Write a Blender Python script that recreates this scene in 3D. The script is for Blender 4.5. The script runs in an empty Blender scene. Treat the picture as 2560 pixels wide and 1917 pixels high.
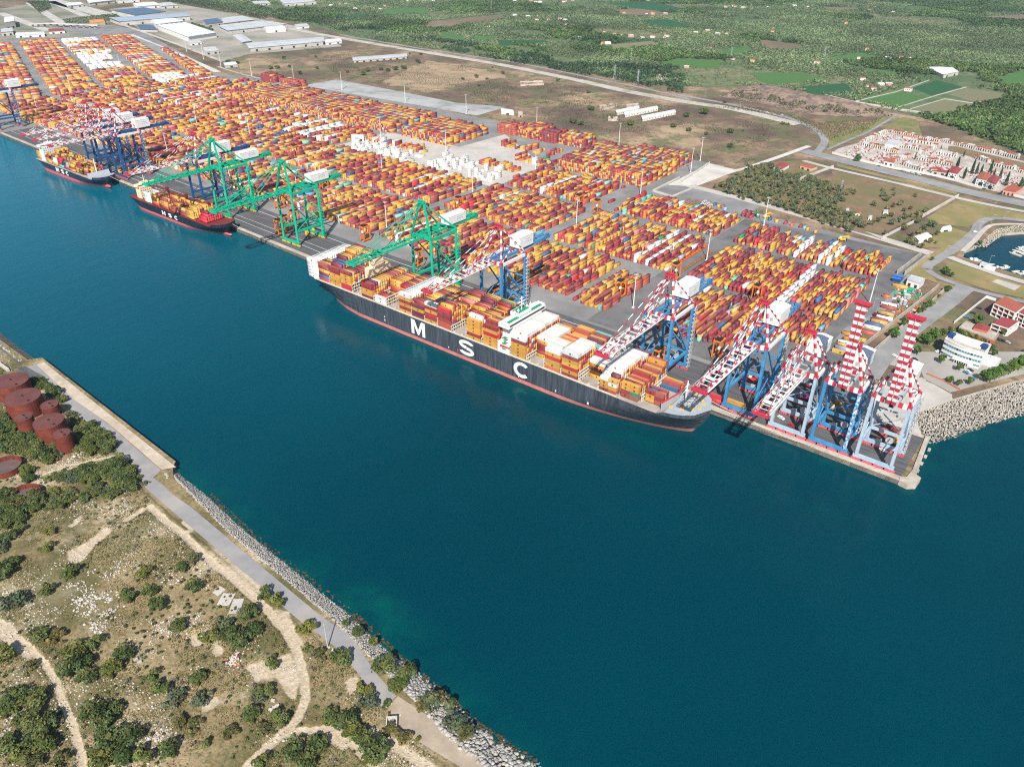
import bpy, math, random
import numpy as np
from mathutils import Vector, Matrix
from mathutils.geometry import tessellate_polygon
R = math.radians
random.seed(7); rng = np.random.default_rng(11)
SC = bpy.context.scene
COL = SC.collection
# ---------------------------------------------------------------- camera
FPX, PITCH, YAW, ROLL, CAMH = 1936.4, 0.549865, -0.66029, 0.0097, 285.0
def _axes():
    f = np.array([0, math.cos(PITCH), -math.sin(PITCH)]); r = np.array([1., 0, 0]); u = np.cross(r, f)
    r2 = r*math.cos(ROLL)+u*math.sin(ROLL); u2 = -r*math.sin(ROLL)+u*math.cos(ROLL)
    c, s = math.cos(YAW), math.sin(YAW)
    W = np.array([[c, s, 0], [-s, c, 0], [0, 0, 1.]])
    return [W@v for v in (r2, u2, f)]
CR, CU, CF = _axes()
CC = np.array([0., 0., CAMH])
cam = bpy.data.cameras.new('camera'); cam.sensor_width = 36; cam.lens = FPX/2560*36
cam.clip_start = 1; cam.clip_end = 40000
camo = bpy.data.objects.new('camera', cam); COL.objects.link(camo)
M = Matrix.Identity(4)
for i in range(3):
    M[i][0] = CR[i]; M[i][1] = CU[i]; M[i][2] = -CF[i]; M[i][3] = CC[i]
camo.matrix_world = M
SC.camera = camo
# ---------------------------------------------------------------- light
SUN_EL = R(44); SUN_AZ = math.atan2(0.56, -0.83)
wd = bpy.data.worlds.new('World'); SC.world = wd; wd.use_nodes = True
nt = wd.node_tree; nt.nodes.clear()
wo = nt.nodes.new('ShaderNodeOutputWorld'); bg = nt.nodes.new('ShaderNodeBackground'); sk = nt.nodes.new('ShaderNodeTexSky')
sk.sky_type = 'NISHITA'; sk.sun_disc = False; sk.sun_elevation = SUN_EL; sk.sun_rotation = SUN_AZ; sk.altitude = 200
sk.air_density = 1.0; sk.dust_density = 1.2; sk.ozone_density = 1.0
bg.inputs[1].default_value = 0.085
nt.links.new(sk.outputs[0], bg.inputs[0]); nt.links.new(bg.outputs[0], wo.inputs[0])
sl = bpy.data.lights.new('sun', 'SUN'); sl.energy = 4.6; sl.angle = R(0.5); sl.color = (1, .95, .87)
so = bpy.data.objects.new('sun', sl); COL.objects.link(so)
sd = Vector((0.56*math.cos(SUN_EL), -0.83*math.cos(SUN_EL), math.sin(SUN_EL)))
so.rotation_euler = sd.to_track_quat('Z', 'Y').to_euler(); so.location = (0, 0, 900)
SC.view_settings.view_transform = 'Standard'; SC.view_settings.look = 'None'
SC.view_settings.gamma = 1; SC.view_settings.exposure = 0.68
SC.cycles.max_bounces = 6; SC.cycles.diffuse_bounces = 2; SC.cycles.glossy_bounces = 2; SC.cycles.transparent_max_bounces = 4
SC.cycles.volume_bounces = 0; SC.cycles.filter_width = 1.15; SC.cycles.use_denoising = False
# ---------------------------------------------------------------- ground lookup: traced photo points -> metres on the ground
ZS = {'A': (0, 200, 3.45), 'B': (500, 300, 3.45), 'C': (1000, 400, 3.45), 'D': (1400, 440, 3.45), 'E': (1800, 500, 3.45), 'F': (1700, 800, 3.45),
      'G': (0, 0, 3.45), 'I': (500, 150, 3.45), '1': (0, 0, 2.572), '2': (850, 0, 2.572), '3': (1700, 0, 2.572), '4': (0, 640, 2.572),
      '5': (700, 580, 3.68), '6': (1250, 640, 3.68), '7': (1700, 640, 2.572), '8': (0, 1270, 2.559), '0': (0, 0, .864), 'H': (2080, 620, 4.6),
      'K': (2080, 260, 4.6), 'J': (2000, 880, 3.943), 'W': (600, 1300, 2.684), 'T': (0, 850, 4.6), 'U': (1200, 0, 3.45)}
GZ = 3.0   # yard level
WZ = 4.0   # west bank level
def at(k, x, y, z=GZ):
    ox, oy, s = ZS[k]; px, py = ox+x/s, oy+y/s
    d = CR*(px-1280)/FPX-CU*(py-958.5)/FPX+CF
    t = (z-CC[2])/d[2]
    return CC+d*t
def ats(k, pts, z=GZ): return [tuple(at(k, a, b, z)[:2]) for a, b in pts]
def dist(x, y, z=3): return math.sqrt(x*x+y*y+(z-CAMH)**2)
# ---------------------------------------------------------------- mesh builder
class MB:
    def __init__(s): s.v = []; s.f = []; s.m = []
    def add(s, vs, fs, m=0):
        o = len(s.v); s.v.extend([tuple(map(float, q)) for q in vs])
        for f in fs: s.f.append(tuple(i+o for i in f)); s.m.append(m)
        return s
    def box(s, c, d, m=0, rz=0.0, top=1.0):
        hx, hy, hz = d[0]/2, d[1]/2, d[2]/2; cs, sn = math.cos(rz), math.sin(rz); vs = []
        for z, k in ((-hz, 1), (hz, top)):
            for x, y in ((-hx, -hy), (hx, -hy), (hx, hy), (-hx, hy)):
                x *= k; y *= k
                vs.append((c[0]+x*cs-y*sn, c[1]+x*sn+y*cs, c[2]+z))
        return s.add(vs, [(3, 2, 1, 0), (4, 5, 6, 7), (0, 1, 5, 4), (1, 2, 6, 5), (2, 3, 7, 6), (3, 0, 4, 7)], m)
    def beam(s, a, b, w, h=None, m=0):
        h = h or w; a = Vector(a); b = Vector(b); d = (b-a).normalized()
        up = Vector((0, 0, 1)) if abs(d.z) < .95 else Vector((0, 1, 0))
        x = d.cross(up).normalized(); y = x.cross(d).normalized(); vs = []
        for p in (a, b):
            for i, j in ((-1, -1), (1, -1), (1, 1), (-1, 1)): vs.append(p+x*(i*w/2)+y*(j*h/2))
        return s.add(vs, [(3, 2, 1, 0), (4, 5, 6, 7), (0, 1, 5, 4), (1, 2, 6, 5), (2, 3, 7, 6), (3, 0, 4, 7)], m)
    def stripe(s, a, b, w, h, n, ms=(0, 1)):
        a = Vector(a); b = Vector(b)
        for i in range(n): s.beam(a.lerp(b, i/n), a.lerp(b, (i+1)/n), w, h, ms[i % 2])
        return s
    def tube(s, a, b, r, r2=None, n=8, m=0, caps=True):
        r2 = r if r2 is None else r2; a = Vector(a); b = Vector(b); d = (b-a).normalized()
        up = Vector((0, 0, 1)) if abs(d.z) < .95 else Vector((0, 1, 0))
        x = d.cross(up).normalized(); y = x.cross(d).normalized(); vs = []
        for p, q in ((a, r), (b, r2)):
            for i in range(n):
                t = 2*math.pi*i/n; vs.append(p+x*(q*math.cos(t))+y*(q*math.sin(t)))
        fs = [(i, (i+1) % n, n+(i+1) % n, n+i) for i in range(n)]
        if caps: fs += [tuple(range(n-1, -1, -1)), tuple(range(n, 2*n))]
        return s.add(vs, fs, m)
    def prism(s, poly, z0, z1, m=0, mtop=None):
        n = len(poly)
        ar = sum(poly[i][0]*poly[(i+1) % n][1]-poly[(i+1) % n][0]*poly[i][1] for i in range(n))
        if ar < 0: poly = poly[::-1]
        vs = [(x, y, z0) for x, y in poly]+[(x, y, z1) for x, y in poly]
        s.add(vs, [(i, (i+1) % n, n+(i+1) % n, n+i) for i in range(n)], m)
        return s.add([(x, y, z1) for x, y in poly], [tuple(range(n))], m if mtop is None else mtop)
    def obj(s, name, mats, parent=None, smooth=False, loc=None):
        me = bpy.data.meshes.new(name); me.from_pydata(s.v, [], s.f)
        for q in (mats if isinstance(mats, (list, tuple)) else [mats]): me.materials.append(q)
        if len(me.materials) > 1: me.polygons.foreach_set('material_index', s.m)
        if smooth: me.polygons.foreach_set('use_smooth', [True]*len(s.f))
        me.update()
        return put(name, me, parent, loc)
def put(name, me, parent=None, loc=None):
    o = bpy.data.objects.new(name, me); COL.objects.link(o)
    if parent is not None: o.parent = parent
    if loc is not None: o.location = loc
    return o
def mesh_np(name, V, F, mats, parent=None, col=None, mi=None):
    """V (n,3), F (m,k) with one k; col (m,3) face colours"""
    V = np.asarray(V, np.float32); F = np.asarray(F, np.int32); me = bpy.data.meshes.new(name); k = F.shape[1]
    me.vertices.add(len(V)); me.vertices.foreach_set('co', V.ravel())
    me.loops.add(F.size); me.loops.foreach_set('vertex_index', F.ravel())
    me.polygons.add(len(F)); me.polygons.foreach_set('loop_start', np.arange(len(F), dtype=np.int32)*k)
    for q in (mats if isinstance(mats, (list, tuple)) else [mats]): me.materials.append(q)
    if mi is not None: me.polygons.foreach_set('material_index', np.asarray(mi, np.int32))
    if col is not None:
        a = me.attributes.new('col', 'FLOAT_COLOR', 'FACE')
        c = np.ones((len(F), 4), np.float32); c[:, :3] = col; a.data.foreach_set('color', c.ravel())
    me.update(calc_edges=True)
    return put(name, me, parent)
def tag(o, label=None, cat=None, group=None, kind=None):
    if label: o['label'] = label
    if cat: o['category'] = cat
    if group: o['group'] = group
    if kind: o['kind'] = kind
    return o
def empty(name, loc, rz=0, label=None, cat=None, group=None):
    o = bpy.data.objects.new(name, None); COL.objects.link(o); o.location = loc; o.rotation_euler = (0, 0, rz)
    return tag(o, label, cat, group)
def copy_tree(o, parent=None, kids=None):
    if kids is None:
        kids = {}
        for q in bpy.data.objects:
            if q.parent: kids.setdefault(q.parent.name, []).append(q)
    c = o.copy(); COL.objects.link(c)
    if parent: c.parent = parent
    for ch in kids.get(o.name, []): copy_tree(ch, c, kids)
    return c
def kids_of(o, out=None):
    out = {} if out is None else out
    out[o.name] = list(o.children)
    for c in o.children: kids_of(c, out)
    return out
ORD = 'first second third fourth fifth sixth seventh eighth ninth tenth eleventh twelfth thirteenth fourteenth fifteenth sixteenth seventeenth eighteenth nineteenth twentieth'.split()
def nth(i): return ORD[i] if i < 20 else 'twenty-'+ORD[i-20] if i < 29 else '%dth' % (i+1)
# ---------------------------------------------------------------- materials
def _n(nt, t, **k):
    n = nt.nodes.new(t)
    for a, b in k.items(): setattr(n, a, b)
    return n
def noise(nt, scale, detail=4, rough=.6, vec=None):
    n = _n(nt, 'ShaderNodeTexNoise'); n.inputs['Scale'].default_value = scale; n.inputs['Detail'].default_value = detail; n.inputs['Roughness'].default_value = rough
    if vec is not None: nt.links.new(vec, n.inputs['Vector'])
    return n.outputs[0]
def ramp(nt, fac, stops):
    n = _n(nt, 'ShaderNodeValToRGB'); e = n.color_ramp.elements
    while len(e) > 1: e.remove(e[-1])
    for i, (p, c) in enumerate(stops):
        q = e[0] if i == 0 else e.new(p)
        q.position = p; q.color = (*c, 1) if len(c) == 3 else c
    nt.links.new(fac, n.inputs[0]); return n.outputs[0]
def mixc(nt, fac, a, b, mode='MIX'):
    n = _n(nt, 'ShaderNodeMix', data_type='RGBA', blend_type=mode)
    for s, v in ((0, fac), (6, a), (7, b)):
        if hasattr(v, 'node'): nt.links.new(v, n.inputs[s])
        elif s == 0: n.inputs[s].default_value = v
        else: n.inputs[s].default_value = (*v, 1) if len(v) == 3 else v
    return n.outputs[2]
def math_(nt, op, a, b=None, c=None):
    n = _n(nt, 'ShaderNodeMath', operation=op)
    for i, v in enumerate((a, b, c)):
        if v is None: continue
        if hasattr(v, 'node'): nt.links.new(v, n.inputs[i])
        else: n.inputs[i].default_value = v
    return n.outputs[0]
def new_mat(name):
    m = bpy.data.materials.new(name); m.use_nodes = True; nt = m.node_tree; nt.nodes.clear()
    o = _n(nt, 'ShaderNodeOutputMaterial'); b = _n(nt, 'ShaderNodeBsdfPrincipled'); nt.links.new(b.outputs[0], o.inputs[0])
    b.inputs['Specular IOR Level'].default_value = .3
    return m, nt, b
def pos(nt): return _n(nt, 'ShaderNodeNewGeometry').outputs['Position']
def bump(nt, b, h, strength, distance):
    n = _n(nt, 'ShaderNodeBump'); n.inputs['Strength'].default_value = strength; n.inputs['Distance'].default_value = distance
    nt.links.new(h, n.inputs['Height']); nt.links.new(n.outputs[0], b.inputs['Normal'])
MC = {}
def mat(name, c, rough=.75, var=.12, scale=.15, c2=None, patch=None, bmp=0):
    """plain weathered surface: base colour, fine variation, an optional second colour in patches (scale, threshold)"""
    if name in MC: return MC[name]
    m, nt, b = new_mat(name); p = pos(nt)
    f = noise(nt, scale, 6, .65, p)
    lo = tuple(max(0, x*(1-var)) for x in c); hi = tuple(min(1, x*(1+var)) for x in c)
    col = ramp(nt, f, [(.3, lo), (.7, hi)])
    if c2:
        sc, th, sp = patch or (.02, .52, .1)
        g = noise(nt, sc, 7, .62, p)
        k = ramp(nt, g, [(th-sp, (0, 0, 0)), (th+sp, (1, 1, 1))])
        col = mixc(nt, k, col, c2)
    nt.links.new(col, b.inputs['Base Color']); b.inputs['Roughness'].default_value = rough
    if bmp: bump(nt, b, noise(nt, scale*4, 4, .6, p), 1, bmp)
    MC[name] = m; return m
def sheet(name, poly, z, m, kind='structure', label=None, holes=()):
    loops = [[Vector((x, y, z)) for x, y in poly]]+[[Vector((x, y, z)) for x, y in h] for h in holes]
    tr = tessellate_polygon(loops); vs = [v for l in loops for v in l]; mb = MB()
    fs = []
    for t in tr:
        a, b, c = (vs[i] for i in t)
        fs.append(t if (b-a).cross(c-a).z > 0 else t[::-1])
    mb.add(vs, fs); o = mb.obj(name, m); tag(o, label=label, kind=kind); return o
def ribbon(pts, w, closed=False):
    n = len(pts); L = []; Rr = []
    for i in range(n):
        a = Vector(pts[max(0, i-1)]); b = Vector(pts[min(n-1, i+1)]); d = (b-a).normalized(); nn = Vector((-d.y, d.x))
        p = Vector(pts[i]); L.append(p+nn*w/2); Rr.append(p-nn*w/2)
    return [tuple(q) for q in L]+[tuple(q) for q in Rr[::-1]]
def smooth_line(pts, n=6):
    out = []; P = [pts[0]]+list(pts)+[pts[-1]]
    for i in range(1, len(P)-2):
        p0, p1, p2, p3 = (np.array(q[:2]) for q in P[i-1:i+3])
        for j in range(n):
            t = j/n; out.append(tuple(.5*((2*p1)+(-p0+p2)*t+(2*p0-5*p1+4*p2-p3)*t*t+(-p0+3*p1-3*p2+p3)*t**3)))
    out.append(tuple(P[-1][:2])); return out
def road(name, pts, w, z, m, label, sm=True):
    pts = smooth_line(pts) if sm else pts
    mb = MB(); rb = ribbon(pts, w); n = len(pts)
    vs = [(x, y, z) for x, y in rb]
    fs = [(i, 2*n-1-i, 2*n-2-i, i+1) for i in range(n-1)]
    mb.add(vs, fs); return tag(mb.obj(name, m), label=label, kind='structure')
def inpoly(x, y, poly):
    """vectorised even-odd test"""
    x = np.asarray(x); y = np.asarray(y); c = np.zeros(x.shape, bool); n = len(poly)
    for i in range(n):
        x1, y1 = poly[i]; x2, y2 = poly[i-1]
        if y1 == y2: continue
        k = ((y1 > y) != (y2 > y)) & (x < (x2-x1)*(y-y1)/(y2-y1)+x1)
        c ^= k
    return c
def scatter(poly, spacing, jitter=.5):
    xs = [p[0] for p in poly]; ys = [p[1] for p in poly]
    gx, gy = np.meshgrid(np.arange(min(xs), max(xs), spacing), np.arange(min(ys), max(ys), spacing))
    gx = gx+rng.uniform(-jitter, jitter, gx.shape)*spacing; gy = gy+rng.uniform(-jitter, jitter, gy.shape)*spacing
    k = inpoly(gx, gy, poly); return np.stack([gx[k], gy[k]], 1)
# ================================================================ setting
# water: deep teal, greener over the shallows along the banks
def water_mat():
    m, nt, b = new_mat('sea_water'); p = pos(nt)
    big = noise(nt, .006, 4, .55, p)
    c = ramp(nt, big, [(.3, (0, .029, .044)), (.7, (0, .036, .052))])
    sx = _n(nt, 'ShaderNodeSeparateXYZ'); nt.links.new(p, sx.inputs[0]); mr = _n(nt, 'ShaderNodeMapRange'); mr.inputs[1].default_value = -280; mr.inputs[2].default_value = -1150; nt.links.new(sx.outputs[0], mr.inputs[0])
    c = mixc(nt, mr.outputs[0], c, (0, .105, .158))  # grazing sky reflection painted into the base colour, brighter toward the far left
    at_ = _n(nt, 'ShaderNodeAttribute', attribute_name='shallow')
    g = noise(nt, .045, 5, .6, p)
    k = math_(nt, 'MULTIPLY', at_.outputs['Fac'], ramp(nt, g, [(.42, (.1, .1, .1)), (.68, (1, 1, 1))]))
    c = mixc(nt, k, c, (.001, .075, .062))
    nt.links.new(c, b.inputs['Base Color']); b.inputs['Roughness'].default_value = .16; b.inputs['IOR'].default_value = 1.33
    b.inputs['Specular IOR Level'].default_value = .24; b.inputs['Specular Tint'].default_value = (.03, .7, 1, 1)
    mw = _n(nt, 'ShaderNodeMapping'); mw.inputs['Rotation'].default_value = (0, 0, R(20)); mw.inputs['Scale'].default_value = (.25, 1, 1); nt.links.new(p, mw.inputs[0])
    nt.links.new(ramp(nt, noise(nt, .02, 5, .6, mw.outputs[0]), [(.35, (.10, .10, .10)), (.65, (.24, .24, .24))]), b.inputs['Roughness'])
    mp = _n(nt, 'ShaderNodeMapping'); mp.inputs['Rotation'].default_value = (0, 0, R(35)); mp.inputs['Scale'].default_value = (1, .45, 1)
    nt.links.new(p, mp.inputs[0])
    h = math_(nt, 'ADD', noise(nt, .32, 3, .55, mp.outputs[0]), math_(nt, 'MULTIPLY', noise(nt, .07, 3, .5, mp.outputs[0]), 1.6))
    bump(nt, b, h, 1, .22)
    return m
WEST = [(-60, 150), (-103, 147), (-132, 145.5), (-155, 148), (-185, 150), (-215, 153.5), (-307, 158), (-345, 162), (-379, 163)]
WEST2 = [(-379, 165.5), (-382, 167.5), (-569, 176), (-575, 172), (-627, 174), (-760, 182), (-1000, 196)]
EASTQ = [(-3200, 500), (-1282, 442), (-693, 425), (-570, 420.5), (-40, 420), (-35, 423), (-34, 433), (-37, 478)]
EASTC = [(-62, 484), (-52, 500), (-38, 530), (-4, 590), (60, 700), (180, 905)]
EASTO = [(-37, 478), (-18, 506), (6, 549), (60, 640), (180, 860)]
def water():
    xs = np.concatenate([np.arange(-3200, -700, 60), np.arange(-700, 60, 6), np.arange(60, 3000, 120)])
    ys = np.concatenate([np.arange(-3000, 120, 240), np.arange(120, 460, 4), np.arange(460, 640, 12), np.arange(640, 1600, 120)])
    X, Y = np.meshgrid(xs, ys); n, m_ = X.shape
    def seg(P, x, y):
        d = np.full(x.shape, 1e9)
        for a, b in zip(P[:-1], P[1:]):
            ax, ay = a; bx, by = b; L = (bx-ax)**2+(by-ay)**2
            t = np.clip(((x-ax)*(bx-ax)+(y-ay)*(by-ay))/L, 0, 1); d = np.minimum(d, np.hypot(x-ax-t*(bx-ax), y-ay-t*(by-ay)))
        return d
    s = .8*np.exp(-seg(WEST, X, Y)/10)+.35*np.exp(-seg(EASTQ[1:], X, Y)/16)+.6*np.exp(-seg(EASTO, X, Y)/9)
    s += .9*np.exp(-((X+207)**2/500+(Y-166)**2/60))+.35*np.exp(-((X+330)**2/60000+(Y-366)**2/90))
    V = np.stack([X.ravel(), Y.ravel(), np.zeros(X.size)], 1)
    I = np.arange(n*m_).reshape(n, m_); F = np.stack([I[:-1, :-1].ravel(), I[:-1, 1:].ravel(), I[1:, 1:].ravel(), I[1:, :-1].ravel()], 1)
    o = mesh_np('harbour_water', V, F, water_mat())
    a = o.data.attributes.new('shallow', 'FLOAT', 'POINT'); a.data.foreach_set('value', np.clip(s, 0, 1).ravel().astype(np.float32))
    tag(o, 'deep teal harbour water between the two quays', kind='structure')
water()
# ---- land
M_PLAIN = mat('dry_plain', (.15, .105, .06), .95, .45, .03, (.085, .072, .035), (.011, .5, .07))
def plain_mat():
    m, nt, b = new_mat('scrub_plain'); p = pos(nt)
    c = ramp(nt, noise(nt, .008, 8, .66, p), [(.36, (.095, .062, .05)), (.47, (.15, .098, .068)), (.56, (.25, .17, .105)), (.64, (.36, .255, .165))])
    c = mixc(nt, ramp(nt, noise(nt, .02, 8, .7, p), [(.48, (0, 0, 0)), (.6, (.85, .85, .85))]), c, (.105, .115, .045))
    c = mixc(nt, ramp(nt, noise(nt, .16, 4, .6, p), [(.52, (0, 0, 0)), (.66, (.6, .6, .6))]), c, (.055, .058, .028))
    nt.links.new(c, b.inputs['Base Color']); b.inputs['Roughness'].default_value = .95; return m
M_PLAIN = plain_mat()
def country_mat():
    m, nt, b = new_mat('farm_ground'); p = pos(nt)
    c = ramp(nt, noise(nt, .004, 7, .6, p), [(.34, (.07, .11, .045)), (.5, (.12, .145, .065)), (.6, (.185, .165, .09)), (.7, (.24, .18, .115))])
    c = mixc(nt, ramp(nt, noise(nt, .05, 6, .7, p), [(.45, (0, 0, 0)), (.6, (.8, .8, .8))]), c, (.055, .095, .038))
    nt.links.new(c, b.inputs['Base Color']); b.inputs['Roughness'].default_value = .95; return m
M_COUNTRY = country_mat()
MARINA = [(-88, 818), (-90, 838), (-84, 860), (-78, 892), (-69, 918), (-55, 935), (10, 945), (60, 900), (60, 800), (20, 790), (-34, 803)]
land_poly = EASTQ+EASTC+[(600, 1400), (12000, 9000), (12000, 30000), (-30000, 30000), (-30000, 2500), (-6000, 900)]
sheet('ground', land_poly, GZ, M_PLAIN, label='dry brown scrub plain behind the container yard', holes=[MARINA])
# country side beyond the long road: slightly above the plain
country = [(-9000, 2600), (-2600, 1560)]+[tuple(p) for p in ats('3', [(0, 545)])]
CTRY = [(-20000, 3500), (-3300, 1500), (-2600, 1640), (-1900, 1500), (-1650, 1440), (-1114, 1410), (-690, 1400), (-560, 1520), (-490, 1500), (-398, 1490), (-318, 1445), (-240, 1400), (-100, 1270), (-40, 1240), (60, 1180), (600, 1500), (12000, 9000), (12000, 29900), (-29900, 29900)]
sheet('countryside', CTRY, GZ+.25, M_COUNTRY, label='green farmland with groves and fields reaching to the horizon')
# quay wall faces (land edge down to the water)
M_CONC = mat('quay_concrete', (.40, .355, .30), .9, .2, .25, (.29, .25, .21), (.07, .55, .12))
M_CONCL = mat('pale_concrete', (.44, .41, .37), .9, .12, .12, (.36, .335, .30), (.035, .52, .12))
M_CONCW = mat('white_concrete', (.52, .49, .44), .9, .14, .12, (.40, .37, .33), (.06, .55, .1))
M_ASPH = mat('dark_asphalt', (.085, .085, .09), .9, .22, .05, (.125, .122, .12), (.02, .55, .12))
def streak_asphalt():
    m, nt, b = new_mat('dark_asphalt_streaks'); p = pos(nt); mp = _n(nt, 'ShaderNodeMapping'); mp.inputs['Scale'].default_value = (.035, .8, 1); nt.links.new(p, mp.inputs[0])
    c = ramp(nt, noise(nt, .6, 6, .7, mp.outputs[0]), [(.32, (.05, .05, .054)), (.5, (.082, .082, .087)), (.68, (.13, .128, .126))])
    c = mixc(nt, ramp(nt, noise(nt, .03, 6, .7, p), [(.5, (0, 0, 0)), (.62, (.6, .6, .6))]), c, (.13, .128, .125)); nt.links.new(c, b.inputs['Base Color']); b.inputs['Roughness'].default_value = .88; return m
M_ASPH = streak_asphalt()
M_YARD = mat('yard_paving', (.225, .218, .213), .9, .2, .05, (.155, .15, .148), (.02, .53, .12))
M_ROAD = mat('grey_road', (.25, .245, .24), .9, .14, .1, (.19, .187, .184), (.03, .55, .1))
M_ROADL = mat('pale_road', (.40, .37, .32), .95, .16, .08, (.27, .23, .18), (.03, .58, .08))
M_LINE = mat('road_paint', (.6, .58, .54), .8, .15, .5)
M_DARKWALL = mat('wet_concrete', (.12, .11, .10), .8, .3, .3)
def wall_strip(name, pts, z0, z1, m, label):
    mb = MB()
    for a, b in zip(pts[:-1], pts[1:]):
        mb.add([(a[0], a[1], z0), (b[0], b[1], z0), (b[0], b[1], z1), (a[0], a[1], z1)], [(0, 1, 2, 3)])
    return tag(mb.obj(name, m), label=label, kind='structure')
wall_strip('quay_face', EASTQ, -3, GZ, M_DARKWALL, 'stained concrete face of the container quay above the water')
wall_strip('marina_edge', MARINA+[MARINA[0]], -2, GZ, M_CONC, 'low stone edge round the marina basin')
# quay coping: raised pale strip along the water
mbq = MB()
def off(P, d):
    out = []
    for i in range(len(P)):
        a = Vector(P[max(0, i-1)]); b = Vector(P[min(len(P)-1, i+1)]); t = (b-a).normalized(); out.append((P[i][0]-t.y*d, P[i][1]+t.x*d))
    return out
qc = EASTQ[1:5]; q2 = off(qc, 4.4)
for i in range(len(qc)-1):
    mbq.prism([qc[i], qc[i+1], q2[i+1], q2[i]], -1.2, GZ+.35)
mbq.prism([(-40, 420), (-34.5, 423), (-33.5, 433), (-37, 477), (-39.5, 477), (-36.5, 434), (-37.5, 425), (-41, 423)], -1.2, GZ+.9)
mbq.prism([(-40, 419.6), (-35, 418.6), (-31, 422), (-30.5, 430), (-34, 432), (-36, 424)], -1.5, GZ+.55)
for y in (440, 449, 458, 467): mbq.box((-34.2, y, .2), (1.6, 1.4, 3.0))
tag(mbq.obj('quay_kerb', M_CONC), label='pale concrete kerb along the container quay edge', kind='structure')
# aprons and yard paving
yq = off(EASTQ[1:5], 4.4); 
sheet('yard_paving', [yq[0], yq[1], yq[2], (-41, 424.5), (-40, 478), (-60, 481), (-128, 560), (-112, 640), (-118, 800), (-300, 812), (-300, 850), (-392, 850), (-400, 960), (-720, 962), (-900, 962), (-1250, 962), (-1450, 920), (-2150, 1150), (-2700, 1150), (-3000, 760), (-2300, 640), (-1500, 460)], GZ+.05, M_YARD, label='grey paved container yard between the stacks')
def apron(d0, d1, x0, x1, nm, m, lab, z):
    P = [q for q in EASTQ[1:5]]
    a = off(P, d0); b = off(P, d1); 
    return sheet(nm, a+b[::-1], z, m, label=lab)
apron(4.4, 54, 0, 0, 'quay_apron', M_ASPH, 'dark asphalt apron under the quay cranes', GZ+.1)
sheet('yard_road', [(-296, 596), (-128, 596), (-118, 640), (-119, 800), (-280, 790), (-296, 790)], GZ+.08, mat('near_asphalt', (.115, .113, .115), .9, .2, .06, (.16, .157, .155), (.03, .55, .12)), label='dark asphalt lanes round the big near blocks')
sheet('yard_road', [(-296, 478), (-62, 481), (-128, 560), (-128, 595.8), (-296, 595.8)], GZ+.085, MC['near_asphalt'], label='dark asphalt behind the last quay cranes')
sheet('reefer_apron', [(-860, 700), (-575, 700), (-572, 805), (-720, 905), (-725, 810), (-860, 806)], GZ+.1, M_CONCL, label='pale concrete area with scattered white reefer containers')
sheet('quay_root_paving', ats('J', [(560, 420), (700, 330), (1200, 250), (1500, 420), (1495, 490), (1130, 625), (1210, 845), (1000, 780), (700, 640)]), GZ+.13, M_CONCL, label='pale paving and ramp at the root of the quay')
# rails and lines on the apron
mbl = MB()
def lines_at(d, w, z):
    a = off(EASTQ[1:5], d-w/2); b = off(EASTQ[1:5], d+w/2)
    a[3] = (-215, a[3][1]); b[3] = (-215, b[3][1])
    for i in range(3): mbl.add([(*a[i], z), (*a[i+1], z), (*b[i+1], z), (*b[i], z)], [(0, 1, 2, 3)])
for d in (16, 24): lines_at(d, .45, GZ+.14)
lines_at(46, .6, GZ+.14)
tag(mbl.obj('road_markings', M_LINE), label='pale lane lines along the dark quay apron', kind='structure')
M_RAIL = mat('rusty_rail', (.10, .07, .05), .7, .3, .5); mbr = MB()
for d in (5.5, 37.5, 24.8):
    a = off(EASTQ[1:5], d)
    for i in range(3): mbr.beam((*a[i], GZ+.2), (*a[i+1], GZ+.2), .5, .2)
tag(mbr.obj('crane_rails', M_RAIL), label='rusty steel crane rails along the quay', kind='structure')
# grey storage pad, yard perimeter road
pad = [tuple(p) for p in ats('I', [(890, 222), (1180, 170), (1600, 250), (2208, 370)])]+ats('2', [(1070, 690), (880, 745)])
sheet('storage_pad', pad, GZ+.12, mat('pad', (.26, .26, .26), .95, .2, .02, (.36, .355, .34), (.02, .5, .1)), label='empty grey storage pad behind the high stacks')
sheet('paved_lot', ats('3', [(-80, 1190), (190, 1052), (370, 1095), (70, 1200)]), GZ+.11, M_CONCW, label='empty pale concrete lot behind the yard corner wall')
road('perimeter_road', ats('3', [(60, 1195), (440, 1290), (760, 1380), (1180, 1500), (1660, 1645)])+[(-112, 806)], 13, GZ+.16, M_CONCL, 'pale concrete perimeter road behind the near yard')
road('perimeter_road', ats('3', [(100, 1190), (330, 1105), (450, 1075), (830, 940)]), 8, GZ+.16, M_CONCW, 'pale concrete road beside the olive orchard corner')
# roads
LONG = ats('2', [(-330, 185), (0, 246), (500, 330), (1000, 412), (1500, 512), (1850, 590), (2212, 655)])+ats('3', [(300, 695), (560, 752), (760, 802)])
road('dirt_road', LONG, 24, GZ+.3, M_ROADL, 'long pale dirt road across the brown plain')
road('country_road', ats('2', [(0, 225), (500, 312), (1100, 400), (1700, 520), (2000, 580), (2250, 645)]), 9, GZ+.32, M_ROAD, 'narrow grey road running beside the long dirt road')
road('curved_road', ats('3', [(-20, 612), (300, 668), (640, 745), (790, 795), (890, 850), (930, 905), (905, 955), (880, 985), (910, 1008), (1000, 1030)]), 11, GZ+.36, M_ROAD, 'grey road bending round the corner of the plain')
road('boulevard', ats('K', [(-330, 540), (0, 625), (350, 710), (700, 795), (1100, 890), (1450, 985), (1800, 1065), (2208, 1150), (2500, 1210)]), 24, GZ+.34, M_ROAD, 'wide grey road in front of the cemetery wall')
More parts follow.
